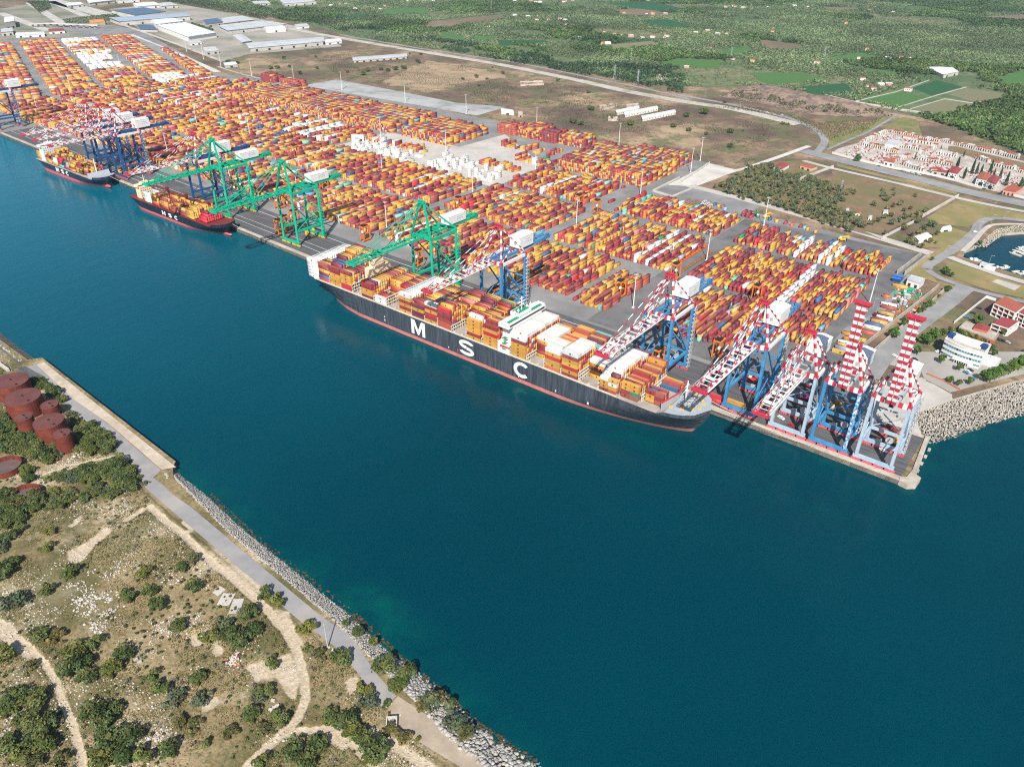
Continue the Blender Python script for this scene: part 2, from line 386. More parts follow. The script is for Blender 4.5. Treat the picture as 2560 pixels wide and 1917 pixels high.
road('service_road', ats('K', [(-330, 655), (0, 742), (700, 903), (1100, 1000), (1450, 1085), (1800, 1160), (2208, 1240)]), 8, GZ+.33, M_CONCL, 'pale concrete service road beside the wide road')
road('lane', ats('3', [(945, 965), (1080, 905), (1210, 850), (1330, 780), (1400, 735)]), 5, GZ+.35, M_ROAD, 'narrow lane past the cemetery corner')
road('lane', ats('3', [(900, 600), (1120, 655), (1400, 710), (1700, 748), (1800, 765)]), 5, GZ+.35, M_ROADL, 'pale lane along the walled fields')
road('access_road', ats('H', [(420, 1480), (560, 1280), (720, 1100), (900, 945), (1150, 760), (1350, 610), (1480, 500), (1540, 455)]), 15, GZ+.3, M_ROAD, 'grey road beside the yard end wall')
road('cross_road', ats('H', [(1100, 255), (1180, 315), (1330, 380), (1560, 460), (1850, 540), (2208, 620), (2500, 690)]), 7, GZ+.33, M_ROAD, 'narrow grey road crossing the grass near the marina')
road('marina_road', ats('K', [(1340, 1720), (1450, 1640), (1570, 1535), (1640, 1475), (1680, 1390), (1770, 1335), (1900, 1318), (2208, 1345), (2400, 1380)]), 9, GZ+.34, M_ROAD, 'grey road curving above the marina')
road('marina_road', ats('H', [(1090, 240), (1110, 200), (1200, 145), (1330, 60), (1450, -20), (1530, -70)]), 9, GZ+.35, M_ROAD, 'grey road from the marina bend to the yard wall')
road('marina_quay', ats('H', [(1350, 105), (1500, 165), (1700, 235), (1950, 320), (2208, 395), (2450, 460)]), 9, GZ+.36, M_CONCL, 'pale paved marina quay with moored boats')
road('marina_path', ats('K', [(1500, 1700), (1640, 1570), (1760, 1440), (1880, 1390), (2208, 1385)]), 5, GZ+.37, M_CONCL, 'pale path round the stony marina bank')
GR = mat('dry_grass', (.25, .19, .085), .95, .22, .12, (.17, .16, .06), (.03, .5, .08))
GRG = mat('green_grass', (.14, .15, .05), .95, .3, .15, (.2, .17, .075), (.04, .52, .08))
for k, pts, m, lab in (
    ('H', [(860, 290), (1100, 90), (1260, 0), (1380, 0), (1200, 140), (1085, 205), (1075, 250), (1200, 380), (1500, 460), (1480, 500), (1060, 800), (880, 830), (700, 1090), (480, 1220), (640, 1060), (860, 850), (1100, 640), (1310, 440)], GR, 'dry grass verge beside the yard end wall'),
    ('H', [(1330, 165), (1400, 160), (1900, 330), (2208, 440), (2208, 580), (1850, 505), (1420, 360), (1280, 250)], GR, 'dry grass plot between the marina and the cross road'),
    ('K', [(1080, 1310), (1480, 1095), (2208, 1260), (2208, 1330), (1900, 1300), (1760, 1320), (1560, 1420), (1390, 1400), (1230, 1385)], GR, 'wide dry grass field beside the curved marina road'),
    ('K', [(960, 1656), (1180, 1500), (1380, 1420), (1620, 1500), (1420, 1656)], GR, 'dry grass corner below the marina road'),
    ('H', [(0, 0), (180, -60), (700, 20), (1030, 70), (1120, 40), (1060, 0), (800, -120)], GR, 'grass behind the rail line') if 0 else ('K', [(60, 690), (700, 850), (1440, 1010), (1440, 1045), (700, 875), (60, 720)], GR, 'dry grass strip between the two roads'),
    ('K', [(0, 770), (80, 780), (760, 930), (1420, 1080), (1010, 1290), (560, 1500), (300, 1440), (0, 1380)], mat('orchard_soil', (.19, .125, .075), .95, .25, .08, (.14, .125, .055), (.03, .5, .08)), 'brown orchard soil under the olive trees'),
    ('3', [(200, 1205), (420, 1085), (540, 1045), (820, 1030), (980, 1080), (770, 1155), (1000, 1400), (1340, 1560), (1240, 1520), (900, 1430), (600, 1320)], MC['orchard_soil'], 'brown soil under the dense olive grove'),
    ('3', [(950, 880), (1200, 800), (1340, 740), (1390, 745), (1200, 850), (1000, 950), (960, 960)], GRG, 'yellow green grass beside the lane'),
    ('3', [(1430, 755), (1520, 770), (1560, 880), (1360, 830), (1300, 830)], GRG, 'yellow green scrub behind the cemetery'),
    ('J', [(1220, 260), (1480, 400), (1900, 290), (2208, 220), (2208, 0), (900, 0), (760, 100), (1200, 200)], mat('lot_paving', (.33, .31, .285), .95, .15, .08, (.25, .235, .21), (.04, .52, .1)), 'pale paved ground round the harbour offices'),
    ('H', [(1100, 1370), (1260, 1280), (1420, 1370), (1290, 1480)], GRG, 'small lawn in front of the white office'),
    ('H', [(1080, 1530), (1110, 1510), (1470, 1640), (1380, 1656)], GRG, 'narrow lawn by the low brick wall'),
    ('3', [(1600, 1656), (1700, 1560), (1890, 1480), (2000, 1400), (1560, 1380), (1440, 1450)], GR, 'dry grass around the small white shed') if 0 else ('H', [(1840, 390), (1900, 360), (2170, 440), (2100, 490)], M_CONCL, 'bare pale gravel patch on the grass')):
    sheet('grass_field' if m in (GR, GRG) else 'soil', ats(k, pts), GZ+.2+random.random()*.03, m, label=lab)
def rough(P, amp, step=9):
    out = []; n = len(P)
    for i in range(n):
        a = np.array(P[i]); b = np.array(P[(i+1) % n]); m = max(1, int(np.linalg.norm(b-a)/step)); nn = np.array([-(b-a)[1], (b-a)[0]])/(np.linalg.norm(b-a)+1e-6); w_ = 0
        for j in range(m): w_ = .6*w_+rng.normal(0, amp*.6); out.append(tuple(a+(b-a)*j/m+nn*w_*math.sin(math.pi*(j+.15)/(m+.3))))
    return out
# far plain patches
TAN = mat('bare_earth', (.34, .24, .155), .95, .2, .03, (.25, .185, .11), (.02, .5, .1))
for k, pts, lab in (('2', [(270, 530), (560, 390), (930, 450), (1080, 500), (700, 545), (560, 600)], 'bare tan earth on the brown plain'), ('3', [(0, 905), (110, 890), (150, 930), (0, 960)], 'bare tan patch near the plain edge'),
                    ('U', [(1550, 1120), (1750, 1070), (1950, 1130), (1720, 1155)], 'bare tan patch among dark scrub'), ('1', [(1440, 225), (1930, 195), (2120, 250), (1680, 290)], 'bare tan lot between the warehouses'), ('1', [(1500, 420), (1750, 380), (1760, 410), (1530, 450)], 'bare pale mound of earth on the plain')):
    sheet('bare_earth', rough(ats(k, pts), 9), GZ+.1, TAN, label=lab)
M_INDY = mat('industrial_ground', (.33, .30, .26), .95, .2, .02, (.2, .19, .14), (.01, .52, .1))
sheet('industrial_lot', ats('1', [(700, 60), (1100, 20), (1500, 90), (1950, 180), (2120, 250), (2200, 300), (1600, 350), (1420, 400), (860, 165)]), GZ+.15, M_INDY, label='pale paved ground round the warehouses')
sheet('industrial_lot', ats('1', [(0, 60), (180, 30), (300, 0), (500, 0), (730, 95), (500, 110), (300, 150), (560, 235), (0, 260)]), GZ+.15, mat('rail_yard_ground', (.27, .24, .2), .95, .25, .02, (.13, .14, .08), (.01, .5, .1)), label='pale rail yard ground beyond the north stacks')
for i, (a, b) in enumerate((((310, 0), (700, 100)), ((190, 20), (420, 165)), ((0, 85), (310, 200)), ((330, 10), (560, 110)))):
    road('rail_tracks', ats('1', [a, b]), 26 if i else 60, GZ+.22, M_CONCL, ['broad grey rail yard', 'pale curved siding', 'pale road into the port', 'second grey rail strip'][i], False)
road('viaduct_side_road', ats('1', [(180, 190), (330, 178), (640, 185)]), 3, GZ+.2, M_ROAD, 'narrow road beside the raised viaduct')  # narrow strip of plain grey road alongside the viaduct
for pts, w, m, lab in (([(800, 165), (1080, 265), (1400, 385)], 10, M_ROADL, 'pale road along the warehouses'), ([(840, 225), (1130, 345), (1400, 465)], 14, M_CONCW, 'broad white concrete strip at the yard back'),
                       ([(830, 240), (1050, 330), (1330, 470)], 26, M_ROAD, 'grey yard road behind the north stacks'), ([(1400, 430), (1600, 490), (1900, 545)], 5, M_ROADL, 'narrow pale track beyond the yard fence')):
    road('yard_back_road', ats('1', pts), w, GZ+.24+.03*random.random(), m, lab)
# farm fields
def field_mat(name, c1, c2, rot, period):
    m, nt, b = new_mat(name); p = pos(nt)
    mp = _n(nt, 'ShaderNodeMapping'); mp.inputs['Rotation'].default_value = (0, 0, rot); nt.links.new(p, mp.inputs[0])
    wv = _n(nt, 'ShaderNodeTexWave'); wv.inputs['Scale'].default_value = .314/period; wv.inputs['Distortion'].default_value = .6; nt.links.new(mp.outputs[0], wv.inputs[0])
    f = math_(nt, 'ADD', math_(nt, 'MULTIPLY', wv.outputs['Fac'], .6), math_(nt, 'MULTIPLY', noise(nt, .06, 6, .65, p), .5))
    nt.links.new(ramp(nt, f, [(.25, c2), (.8, c1)]), b.inputs['Base Color']); b.inputs['Roughness'].default_value = .9; return m
FB = field_mat('bright_crop', (.075, .165, .035), (.045, .10, .03), .3, 5); FD = field_mat('dark_crop', (.025, .10, .03), (.018, .06, .022), .5, 6)
FV = field_mat('vineyard', (.10, .125, .05), (.24, .20, .13), 1.1, 7); FG = field_mat('pale_crop', (.13, .145, .07), (.19, .155, .095), .2, 5)
FT = mat('ploughed_field', (.19, .135, .085), .95, .2, .03, (.13, .10, .06), (.012, .5, .1))
FIELDS = [('U', [(1120, 430), (1500, 390), (1530, 405), (1160, 455)], FB, 'bright'), ('U', [(1540, 550), (1740, 505), (2080, 530), (2060, 595), (1700, 575)], FB, 'bright'), ('U', [(1340, 190), (1600, 172), (1890, 235), (1640, 258)], FD, 'dark green'),
 ('U', [(560, 350), (850, 310), (900, 325), (620, 352)], FB, 'bright'), ('U', [(-40, 320), (130, 315), (150, 348), (-40, 348)], FB, 'bright'), ('U', [(890, 405), (1480, 358), (1540, 392), (1150, 425)], FV, 'striped vineyard'),
 ('U', [(120, 345), (560, 352), (640, 380), (180, 400)], FD, 'dark green'), ('U', [(1120, 90), (1400, 80), (1720, 130), (1500, 152), (1250, 122)], FT, 'ploughed brown'), ('U', [(1100, 30), (1480, 15), (1760, 80), (1600, 108), (1200, 55)], FD, 'dark green'),
 ('U', [(800, 375), (1010, 345), (1060, 370), (860, 400)], FD, 'dark green'), ('U', [(1150, 345), (1330, 330), (1400, 352), (1180, 368)], FD, 'dark green'), ('3', [(1165, 650), (1390, 592), (1605, 625), (1390, 692)], FB, 'bright'),
 ('3', [(1490, 570), (1650, 518), (1815, 560), (1620, 618)], FD, 'dark green'), ('3', [(1495, 705), (1700, 640), (1895, 672), (1690, 748)], FG, 'pale green'), ('3', [(1725, 610), (1850, 568), (2095, 605), (2060, 655), (1890, 662)], FG, 'pale green'),
 ('3', [(2020, 515), (2240, 440), (2240, 570), (2100, 560)], FB, 'bright'), ('3', [(240, 330), (420, 298), (480, 330), (300, 372)], FB, 'bright'), ('3', [(-20, 378), (250, 388), (240, 432), (-20, 425)], FB, 'bright'),
 ('3', [(780, 560), (1060, 538), (1135, 602), (830, 612)], FD, 'dark green'), ('3', [(955, 375), (1150, 338), (1285, 370), (1130, 412)], FB, 'bright'), ('3', [(490, 255), (770, 290), (800, 322), (560, 325)], FT, 'ploughed brown'),
 ('3', [(880, 48), (1150, 53), (1150, 72), (960, 72)], FT, 'ploughed brown'), ('3', [(1840, 110), (2240, 100), (2240, 142), (2000, 130)], FT, 'ploughed brown'), ('2', [(520, 190), (580, 140), (1000, 100), (1060, 120), (680, 192)], FT, 'ploughed brown'),
 ('2', [(850, 240), (1000, 235), (980, 272), (870, 268)], FB, 'bright'), ('2', [(650, 205), (800, 240), (800, 270), (660, 262)], FB, 'bright'), ('2', [(300, 60), (560, 50), (560, 90), (240, 105)], FB, 'bright'), ('2', [(0, 110), (160, 95), (170, 115), (0, 130)], FD, 'dark green'),
 ('3', [(1180, 440), (1420, 470), (1400, 500), (1180, 460)], FB, 'bright'), ('3', [(440, 470), (800, 470), (960, 520), (560, 545)], FB, 'bright'), ('2', [(2050, 410), (2230, 380), (2260, 430), (2080, 430)], FB, 'bright')]
FPOLY = []
for i, (k, pts, m, w_) in enumerate(FIELDS):
    P = ats(k, pts); FPOLY.append(P)
    o = sheet('field', P, GZ+.35+.004*i, m, label='%s field %s' % (w_, ['among the olive groves', 'beside the country houses', 'behind the brown plain', 'below the far hills'][i % 4]))
# brown embankment between the plain and the farmland
def bank():
    top = np.array(ats('3', [(300, 590), (480, 548), (800, 602), (1130, 655), (1350, 718)], GZ+8)); foot = np.array(ats('3', [(230, 620), (500, 665), (850, 735), (1180, 750), (1370, 738)]))
    T = np.array(smooth_line([tuple(q) for q in top], 14)); Fo = np.array(smooth_line([tuple(q) for q in foot], 14)); n = len(T); rows = []
    for j, (t, h) in enumerate(((0, 0), (.2, 2), (.42, 5), (.65, 7.5), (.88, 9), (1.02, 8.6), (1.12, 5), (1.22, -.3))):
        p = Fo+(T-Fo)*t; e = np.sin(np.linspace(0, math.pi, n))**.5
        rows.append(np.column_stack([p+rng.normal(0, 1.5, p.shape), GZ+.2+h*e+(rng.normal(0, .9, n) if 0 < j < 6 else 0)]))
    V = np.concatenate(rows); I = np.arange(len(V)).reshape(len(rows), n)
    F = np.stack([I[:-1, :-1].ravel(), I[1:, :-1].ravel(), I[1:, 1:].ravel(), I[:-1, 1:].ravel()], 1)
    m, nt, b = new_mat('bank_earth'); p = pos(nt)
    c = ramp(nt, noise(nt, .05, 8, .7, p), [(.35, (.10, .07, .065)), (.5, (.20, .14, .11)), (.6, (.30, .215, .15)), (.7, (.11, .12, .05))])
    nt.links.new(c, b.inputs['Base Color']); b.inputs['Roughness'].default_value = 1
    o = mesh_np('embankment', V, F[:, ::-1], m); tag(o, 'steep brown earth bank below the green fields', kind='structure')
bank()
# ---------------------------------------------------------------- west bank ground
def west_mat():
    m, nt, b = new_mat('dry_bank'); p = pos(nt)
    c = ramp(nt, noise(nt, .03, 9, .7, p), [(.37, (.125, .10, .042)), (.46, (.235, .175, .09)), (.55, (.335, .255, .15)), (.64, (.50, .41, .29))])
    c = mixc(nt, ramp(nt, noise(nt, .12, 7, .7, p), [(.52, (0, 0, 0)), (.62, (.6, .6, .6))]), c, (.115, .105, .038))
    c = mixc(nt, ramp(nt, noise(nt, .6, 6, .7, p), [(.52, (0, 0, 0)), (.62, (.8, .8, .8))]), c, (.07, .068, .024))
    c = mixc(nt, ramp(nt, noise(nt, .07, 6, .7, p), [(.56, (0, 0, 0)), (.66, (.6, .6, .6))]), c, (.42, .36, .27))
    gr = _n(nt, 'ShaderNodeAttribute', attribute_name='green').outputs['Fac']
    c = mixc(nt, ramp(nt, math_(nt, 'ADD', gr, math_(nt, 'MULTIPLY', math_(nt, 'SUBTRACT', noise(nt, .35, 6, .7, p), .5), 1.3)), [(.4, (0, 0, 0)), (.66, (.62, .62, .62))]), c, (.085, .085, .03))
    pa = _n(nt, 'ShaderNodeAttribute', attribute_name='bare').outputs['Fac']
    kp = ramp(nt, math_(nt, 'ADD', pa, math_(nt, 'MULTIPLY', math_(nt, 'SUBTRACT', noise(nt, .3, 8, .75, p), .5), 1.9)), [(.34, (0, 0, 0)), (.66, (1, 1, 1))])
    dirt = ramp(nt, noise(nt, .5, 6, .7, p), [(.35, (.34, .27, .18)), (.6, (.48, .40, .295)), (.75, (.55, .47, .37))])
    c = mixc(nt, kp, c, dirt)
    nt.links.new(c, b.inputs['Base Color']); b.inputs['Roughness'].default_value = .97
    bump(nt, b, noise(nt, .9, 5, .6, p), 1, .45); return m
M_WEST = west_mat()
WESTTOP = [(-60, 138), (-103, 134.5), (-132, 134), (-155, 138.5), (-185, 142), (-215, 146), (-307, 151), (-345, 155.5), (-370, 158.5), (-378, 163)]
QR = ats('T', [(200, 340), (420, 280), (900, 690), (1260, 975), (1850, 1495)], WZ)+ats('4', [(985, 1425), (1040, 1465), (1110, 1530)], WZ)+ats('8', [(1230, 0), (1480, 210), (1740, 430)], WZ)+ats('W', [(540, 640), (760, 790), (900, 1010), (1050, 1180), (950, 1255), (870, 1150), (780, 1010), (640, 850), (520, 760), (420, 690), (300, 590), (170, 460), (0, 330)], WZ)+ats('8', [(1430, 300), (1220, 120), (1080, 0)], WZ)+ats('4', [(940, 1495), (905, 1430)], WZ)+ats('T', [(1500, 1480), (1330, 1240), (1200, 1130), (860, 850), (600, 560), (400, 440)], WZ)
OLDQ = ats('T', [(420, 285), (500, 252), (2000, 1440), (2025, 1462), (1860, 1490), (1250, 960), (870, 700)], WZ)
SLAB = ats('W', [(1060, 1178), (1290, 1330), (1690, 1656), (1480, 1656), (1140, 1450), (985, 1268)], WZ)
TRACKS = [(ats(k, p, WZ), w_) for k, p, w_ in (('8', [(960, 0), (1060, 85), (1180, 180), (1350, 350), (1520, 480), (1700, 640), (1830, 800), (1900, 920), (1950, 1100), (1955, 1230), (1900, 1360), (1780, 1480), (1620, 1620), (1560, 1690)], 2.0), ('8', [(1700, 1530), (1860, 1440), (2060, 1420), (2200, 1530)], 1.6), ('8', [(-40, 700), (60, 790), (190, 900), (290, 1000), (360, 1110), (400, 1230), (470, 1390), (530, 1620), (540, 1700)], 1.5), ('W', [(590, 1380), (760, 1520), (900, 1656), (980, 1760)], 1.5), ('T', [(500, 1560), (800, 1450), (1100, 1390), (1320, 1340)], .9), ('8', [(1180, 180), (1230, 130), (1180, 90)], 1.6))]
BARE = [ats(k, p, WZ) for k, p in (('8', [(430, 290), (560, 220), (680, 125), (720, 160), (600, 260), (530, 350), (440, 350)]), ('8', [(440, 120), (500, 60), (545, 35), (520, 90), (450, 140)]), ('8', [(1430, 390), (1520, 360), (1660, 480), (1690, 560), (1560, 520)]), ('8', [(1700, 1000), (1860, 930), (1930, 1100), (1880, 1250), (1780, 1120)]), ('8', [(-20, 700), (90, 740), (130, 820), (220, 900), (260, 950), (180, 980), (60, 900), (-20, 830)]), ('8', [(2040, 1400), (2200, 1300), (2210, 1500), (2100, 1500)]), ('W', [(700, 1080), (790, 1040), (810, 1100), (720, 1200)]), ('W', [(860, 1360), (1000, 1440), (1250, 1600), (1420, 1720), (1250, 1720), (1040, 1560), (900, 1460)]), ('8', [(1750, 640), (1850, 660), (1900, 800), (1960, 900), (1830, 860)]), ('8', [(1560, 1020), (1700, 980), (1780, 1100), (1640, 1120)]), ('8', [(1360, 860), (1440, 900), (1420, 960), (1360, 950)]), ('8', [(1200, 830), (1300, 800), (1330, 860), (1240, 900)]), ('8', [(780, 90), (920, 0), (940, 20), (800, 105)]), ('8', [(1280, 1280), (1400, 1200), (1420, 1240), (1300, 1330)]))]
def pathdist(x, y):
    r = np.zeros(x.shape)
    for P, w_ in TRACKS:
        for (ax, ay), (bx, by) in zip(P[:-1], P[1:]):
            t = np.clip(((x-ax)*(bx-ax)+(y-ay)*(by-ay))/((bx-ax)**2+(by-ay)**2), 0, 1); r = np.maximum(r, np.exp(-(np.hypot(x-ax-t*(bx-ax), y-ay-t*(by-ay))/w_)**4*.7))
    return r
def vnoise(x, y, s, seed):
    r = np.random.default_rng(seed); g = r.random((64, 64)); u = x/s; v = y/s; i = np.floor(u).astype(int); j = np.floor(v).astype(int); f = u-i; h = v-j; f = f*f*(3-2*f); h = h*h*(3-2*h)
    G = lambda a, b: g[a % 64, b % 64]
    return (G(i, j)*(1-f)+G(i+1, j)*f)*(1-h)+(G(i, j+1)*(1-f)+G(i+1, j+1)*f)*h
def soft(poly, x, y, d=1.2):
    return sum(inpoly(x+a, y+b, poly).astype(float) for a, b in ((0, 0), (d, 0), (-d, 0), (0, d), (0, -d)))/5
def bare_at(x, y):
    r = pathdist(x, y)
    for p in BARE: r = np.maximum(r, .85*soft(p, x, y))
    return r
WTP = sorted([(p[0], p[1]-5) for p in WEST2[4:]]+[(-574.5, 168), (-569, 175.8), (-382, 167.4)]+WESTTOP)
def west_z(X, Y, flat=None, b=None):
    X = np.asarray(X, float); Y = np.asarray(Y, float); yt = np.interp(X, [p[0] for p in WTP], [p[1] for p in WTP])
    if flat is None: flat = np.clip(soft(QR, X, Y, 2.5)+soft(OLDQ, X, Y, 2.5)+soft(SLAB, X, Y, 2.5), 0, 1)
    flat = np.where(yt-Y < 4, 1, flat)
    if b is None: b = bare_at(X, Y)
    h = (vnoise(X, Y, 22, 51)*1.1+vnoise(X, Y, 8, 52)*.5+vnoise(X, Y, 3, 53)*.22)*np.clip((yt-Y-4)/10, 0, 1)*(1-flat)*(1-.6*b)
    return WZ+np.where(flat > 0, np.minimum(h, .0), h-.1)
def west_ground():
    tp = WTP; xs = np.arange(-760, -40, .9); yt = np.interp(xs, [p[0] for p in tp], [p[1] for p in tp]); v = np.linspace(0, 1, 210)
    X = np.repeat(xs[None], 210, 0); Y = -30+(yt[None]+30)*v[:, None]
    flat = np.clip(soft(QR, X, Y, 2.5)+soft(OLDQ, X, Y, 2.5)+soft(SLAB, X, Y, 2.5), 0, 1)
    flat = np.where(yt[None]-Y < 4, 1, flat); b = bare_at(X, Y)
    Z = west_z(X, Y, flat, b)
    g = vnoise(X, Y, 26, 54)*.55+vnoise(X, Y, 9, 55)*.45
    I = np.arange(X.size).reshape(X.shape); F = np.stack([I[:-1, :-1].ravel(), I[:-1, 1:].ravel(), I[1:, 1:].ravel(), I[1:, :-1].ravel()], 1)
    o = mesh_np('west_bank_ground', np.stack([X.ravel(), Y.ravel(), Z.ravel()], 1), F, M_WEST)
    for n_, a in (('bare', b), ('green', g)): q = o.data.attributes.new(n_, 'FLOAT', 'POINT'); q.data.foreach_set('value', a.ravel().astype(np.float32))
    tag(o, 'dry stony bank with paths and scrub in the foreground', kind='structure')
west_ground()
sheet('west_plain', [(-40, 137), (1500, 100), (1500, -1500), (-3000, -1500), (-3000, 260), (-1000, 191), (-760, 177), (-760, -30), (-40, -30)], WZ-.1, M_WEST, label='dry bank ground continuing beyond the foreground')
def slope(name, a, b, z0, z1, m, lab):
    mb = MB()
    for i in range(len(a)-1): mb.add([(*a[i], z0), (*a[i+1], z0), (*b[i+1], z1), (*b[i], z1)], [(3, 2, 1, 0)])
    return tag(mb.obj(name, m), label=lab, kind='structure')
M_STONE = mat('riprap_ground', (.16, .145, .12), .95, .5, .8, (.06, .055, .045), (.4, .5, .12))
slope('west_shore', [(x, y+4) for x, y in WEST]+[(-378, 166)], WESTTOP, -2, WZ, M_STONE, 'stony shore slope below the quay road')
slope('west_shore', [(x, y+5) for x, y in WEST2[3:]], [(p[0], p[1]-5) for p in WEST2[3:]], -2, WZ, M_STONE, 'stony shore slope beyond the old quay')
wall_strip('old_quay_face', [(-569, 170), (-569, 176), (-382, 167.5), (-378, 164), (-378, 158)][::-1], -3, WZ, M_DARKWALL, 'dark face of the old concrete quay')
sheet('old_quay', OLDQ, WZ+.14, mat('old_quay_slab', (.46, .385, .30), .9, .16, .2, (.36, .295, .225), (.09, .54, .1)), label='pale concrete strip of the old quay')
sheet('quay_road', QR, WZ+.1, mat('quay_road_asphalt', (.235, .23, .23), .95, .12, .15, (.30, .28, .26), (.05, .56, .08)), label='grey road along the west shore')
sheet('quay_slab', SLAB, WZ+.12, mat('slab', (.33, .27, .205), .95, .15, .2, (.25, .20, .15), (.08, .54, .1)), label='pale brown concrete slab beside the rocks')
road('old_road', ats('4', [(-40, 600), (60, 690), (150, 745), (250, 800)], WZ), 10, WZ+.16, M_ASPH, 'dark road at the left edge beyond the tanks')
for i, (a, b) in enumerate((((1430, 630), (1470, 555)), ((1500, 680), (1530, 590)), ((1380, 560), (1430, 520)))):
    p, q = at('8', *a, WZ), at('8', *b, WZ); tag(MB().beam((p[0], p[1], float(west_z(p[0], p[1]))+.15), (q[0], q[1], float(west_z(q[0], q[1]))+.15), 6-i, .5).obj('concrete_slab', M_CONCL), '%s cracked concrete slab in the scrub beside the track' % ['left', 'largest', 'upper'][i], 'slab')
# ================================================================ shipping containers
PAL = {'mustard yellow': (.54, .275, .045), 'light yellow': (.56, .33, .09), 'maroon': (.255, .034, .038), 'dark maroon': (.16, .022, .038), 'rust red': (.35, .075, .05), 'bright red': (.46, .022, .035), 'orange': (.55, .12, .03),
       'white': (.68, .66, .62), 'blue': (.035, .11, .24), 'teal': (.13, .46, .38), 'grey': (.30, .32, .35), 'pink': (.50, .18, .15), 'light blue': (.16, .36, .50), 'green': (.03, .20, .11)}
PN = list(PAL)
WT = {'mustard yellow': 35, 'light yellow': 7, 'maroon': 26, 'dark maroon': 8, 'rust red': 15, 'bright red': 3, 'orange': 1, 'white': 1.0, 'blue': 2.1, 'teal': 1.5, 'grey': .4, 'pink': 1, 'light blue': .5, 'green': .4}
WP = np.array([WT[k] for k in PN]); WP = WP/WP.sum()
WHITE = PN.index('white')
def paint_mat(name, obj):
    m, nt, b = new_mat(name); p = pos(nt)
    if obj:
        oi = _n(nt, 'ShaderNodeObjectInfo'); c = oi.outputs['Color']
    else:
        c = _n(nt, 'ShaderNodeAttribute', attribute_name='col').outputs['Color']
    f = ramp(nt, noise(nt, .35, 6, .65, p), [(.3, (.82, .82, .82)), (.7, (1.08, 1.08, 1.08))])
    c = mixc(nt, 1.0, c, f, 'MULTIPLY')
    k = ramp(nt, noise(nt, 1.3, 5, .7, p), [(.58, (0, 0, 0)), (.75, (.35, .35, .35))])
    c = mixc(nt, k, c, (.22, .14, .09))
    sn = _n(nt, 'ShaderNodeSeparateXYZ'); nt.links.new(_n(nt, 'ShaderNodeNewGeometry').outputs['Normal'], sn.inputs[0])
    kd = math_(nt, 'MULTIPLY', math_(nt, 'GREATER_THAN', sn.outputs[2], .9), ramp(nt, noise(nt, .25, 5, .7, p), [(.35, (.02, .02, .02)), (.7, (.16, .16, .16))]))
    c = mixc(nt, kd, c, (.46, .36, .27))     # upward faces mixed toward pale tan, strength varied by noise
    nt.links.new(c, b.inputs['Base Color']); b.inputs['Roughness'].default_value = .55
    return m
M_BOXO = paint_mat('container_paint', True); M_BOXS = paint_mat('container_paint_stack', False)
M_MARK = mat('container_mark', (.05, .03, .015), .6, .1, 1)
CW, CH = 2.44, 2.72
# candidates: (x, y, z0, length, along_y, colour, tag)
BOX = []
def stack(x, y, z, L, ay, cols, info):
    for t, c in enumerate(cols):
        BOX.append((x, y, z+t*CH, L, ay, c, info+(t, len(cols))))
def pick(n=1): return rng.choice(len(PN), n, p=WP)
def block(bid, x0, x1, y0, y1, pitch=3.85, tiers=(.25, .45, .30), fill=.965, white=0.012, short=.1, z=GZ+.08, ang=None, org=None, front=None, pal=None, hmin=1, wx=()):
    n = max(1, int((x1-x0)/pitch)); pitch = (x1-x0)/n
    for r in range(n):
        x = x0+(r+.5)*pitch; sh = rng.random() < short
        L = 6.06 if sh else 12.19; step = L+.35
        ya = y0+(front(x) if front else rng.uniform(-.4, .8)); m_ = int((y1-ya)/step+.55)
        h = 1+rng.choice(len(tiers), p=tiers); wrow = rng.random() < white or any(abs(x-q) < pitch*.5 for q in wx); main = pick()[0]
        for j in range(m_):
            if rng.random() < .24: h = hmin+rng.choice(len(tiers), p=tiers)
            if rng.random() > fill: continue
            if rng.random() < .4: main = pick()[0]
            cols = [WHITE if wrow else (main if rng.random() < .5 else pick()[0]) for _ in range(h)]
            y = ya+(j+.5)*step; xx, yy, ay = x, y, True
            if ang is not None:
                e1, e2 = ang; xx = org[0]+e1[0]*x+e2[0]*y; yy = org[1]+e1[1]*x+e2[1]*y; ay = math.atan2(e2[1], e2[0])-math.pi/2
            stack(xx, yy, z, L, ay, cols, (bid, r, j))
T2 = (.17, .45, .38); T1 = (.38, .45, .17)
# first row of blocks, nearest the quay
block('quayside block at the yard end', -178, -139, 545, 592, tiers=T2)
block('quayside block at the yard end', -247, -180, 500, 592, tiers=T2, front=lambda x: max(0, (x+215)*.35))
block('quayside block behind the large ship', -366, -333, 505, 590, tiers=T1); block('quayside block behind the large ship', -326, -292, 500, 578, tiers=T1)
def gridx(i): return [(-421, -368), (-562, -430), (-709, -574), (-838, -722), (-983, -850), (-1098, -992), (-1226, -1110), (-1338, -1238), (-1452, -1348)][i]
for i in range(9):
    a, b = gridx(i); block('quayside block %d' % i, a, b, 502, 590, tiers=T2 if i else T1, pitch=3.85)
# second row
block('large block beside the yard end wall', -272, -138, 604, 693, tiers=(.16, .42, .42), pitch=3.85, fill=.985, white=0, wx=[at('E', 485, 885)[0], at('E', 535, 900)[0]])
block('block behind the orange carrier', -420, -293, 606, 692, tiers=T2, wx=[at('D', q, r)[0] for q, r in ((635, 740), (735, 770))])
for i, (a, b) in enumerate([(-570, -440), (-716, -588), (-845, -722), (-982, -850), (-1100, -990), (-1228, -1110), (-1340, -1237), (-1452, -1347)]):
    block('middle block %d' % i, a, b, 608, 696, tiers=T2)
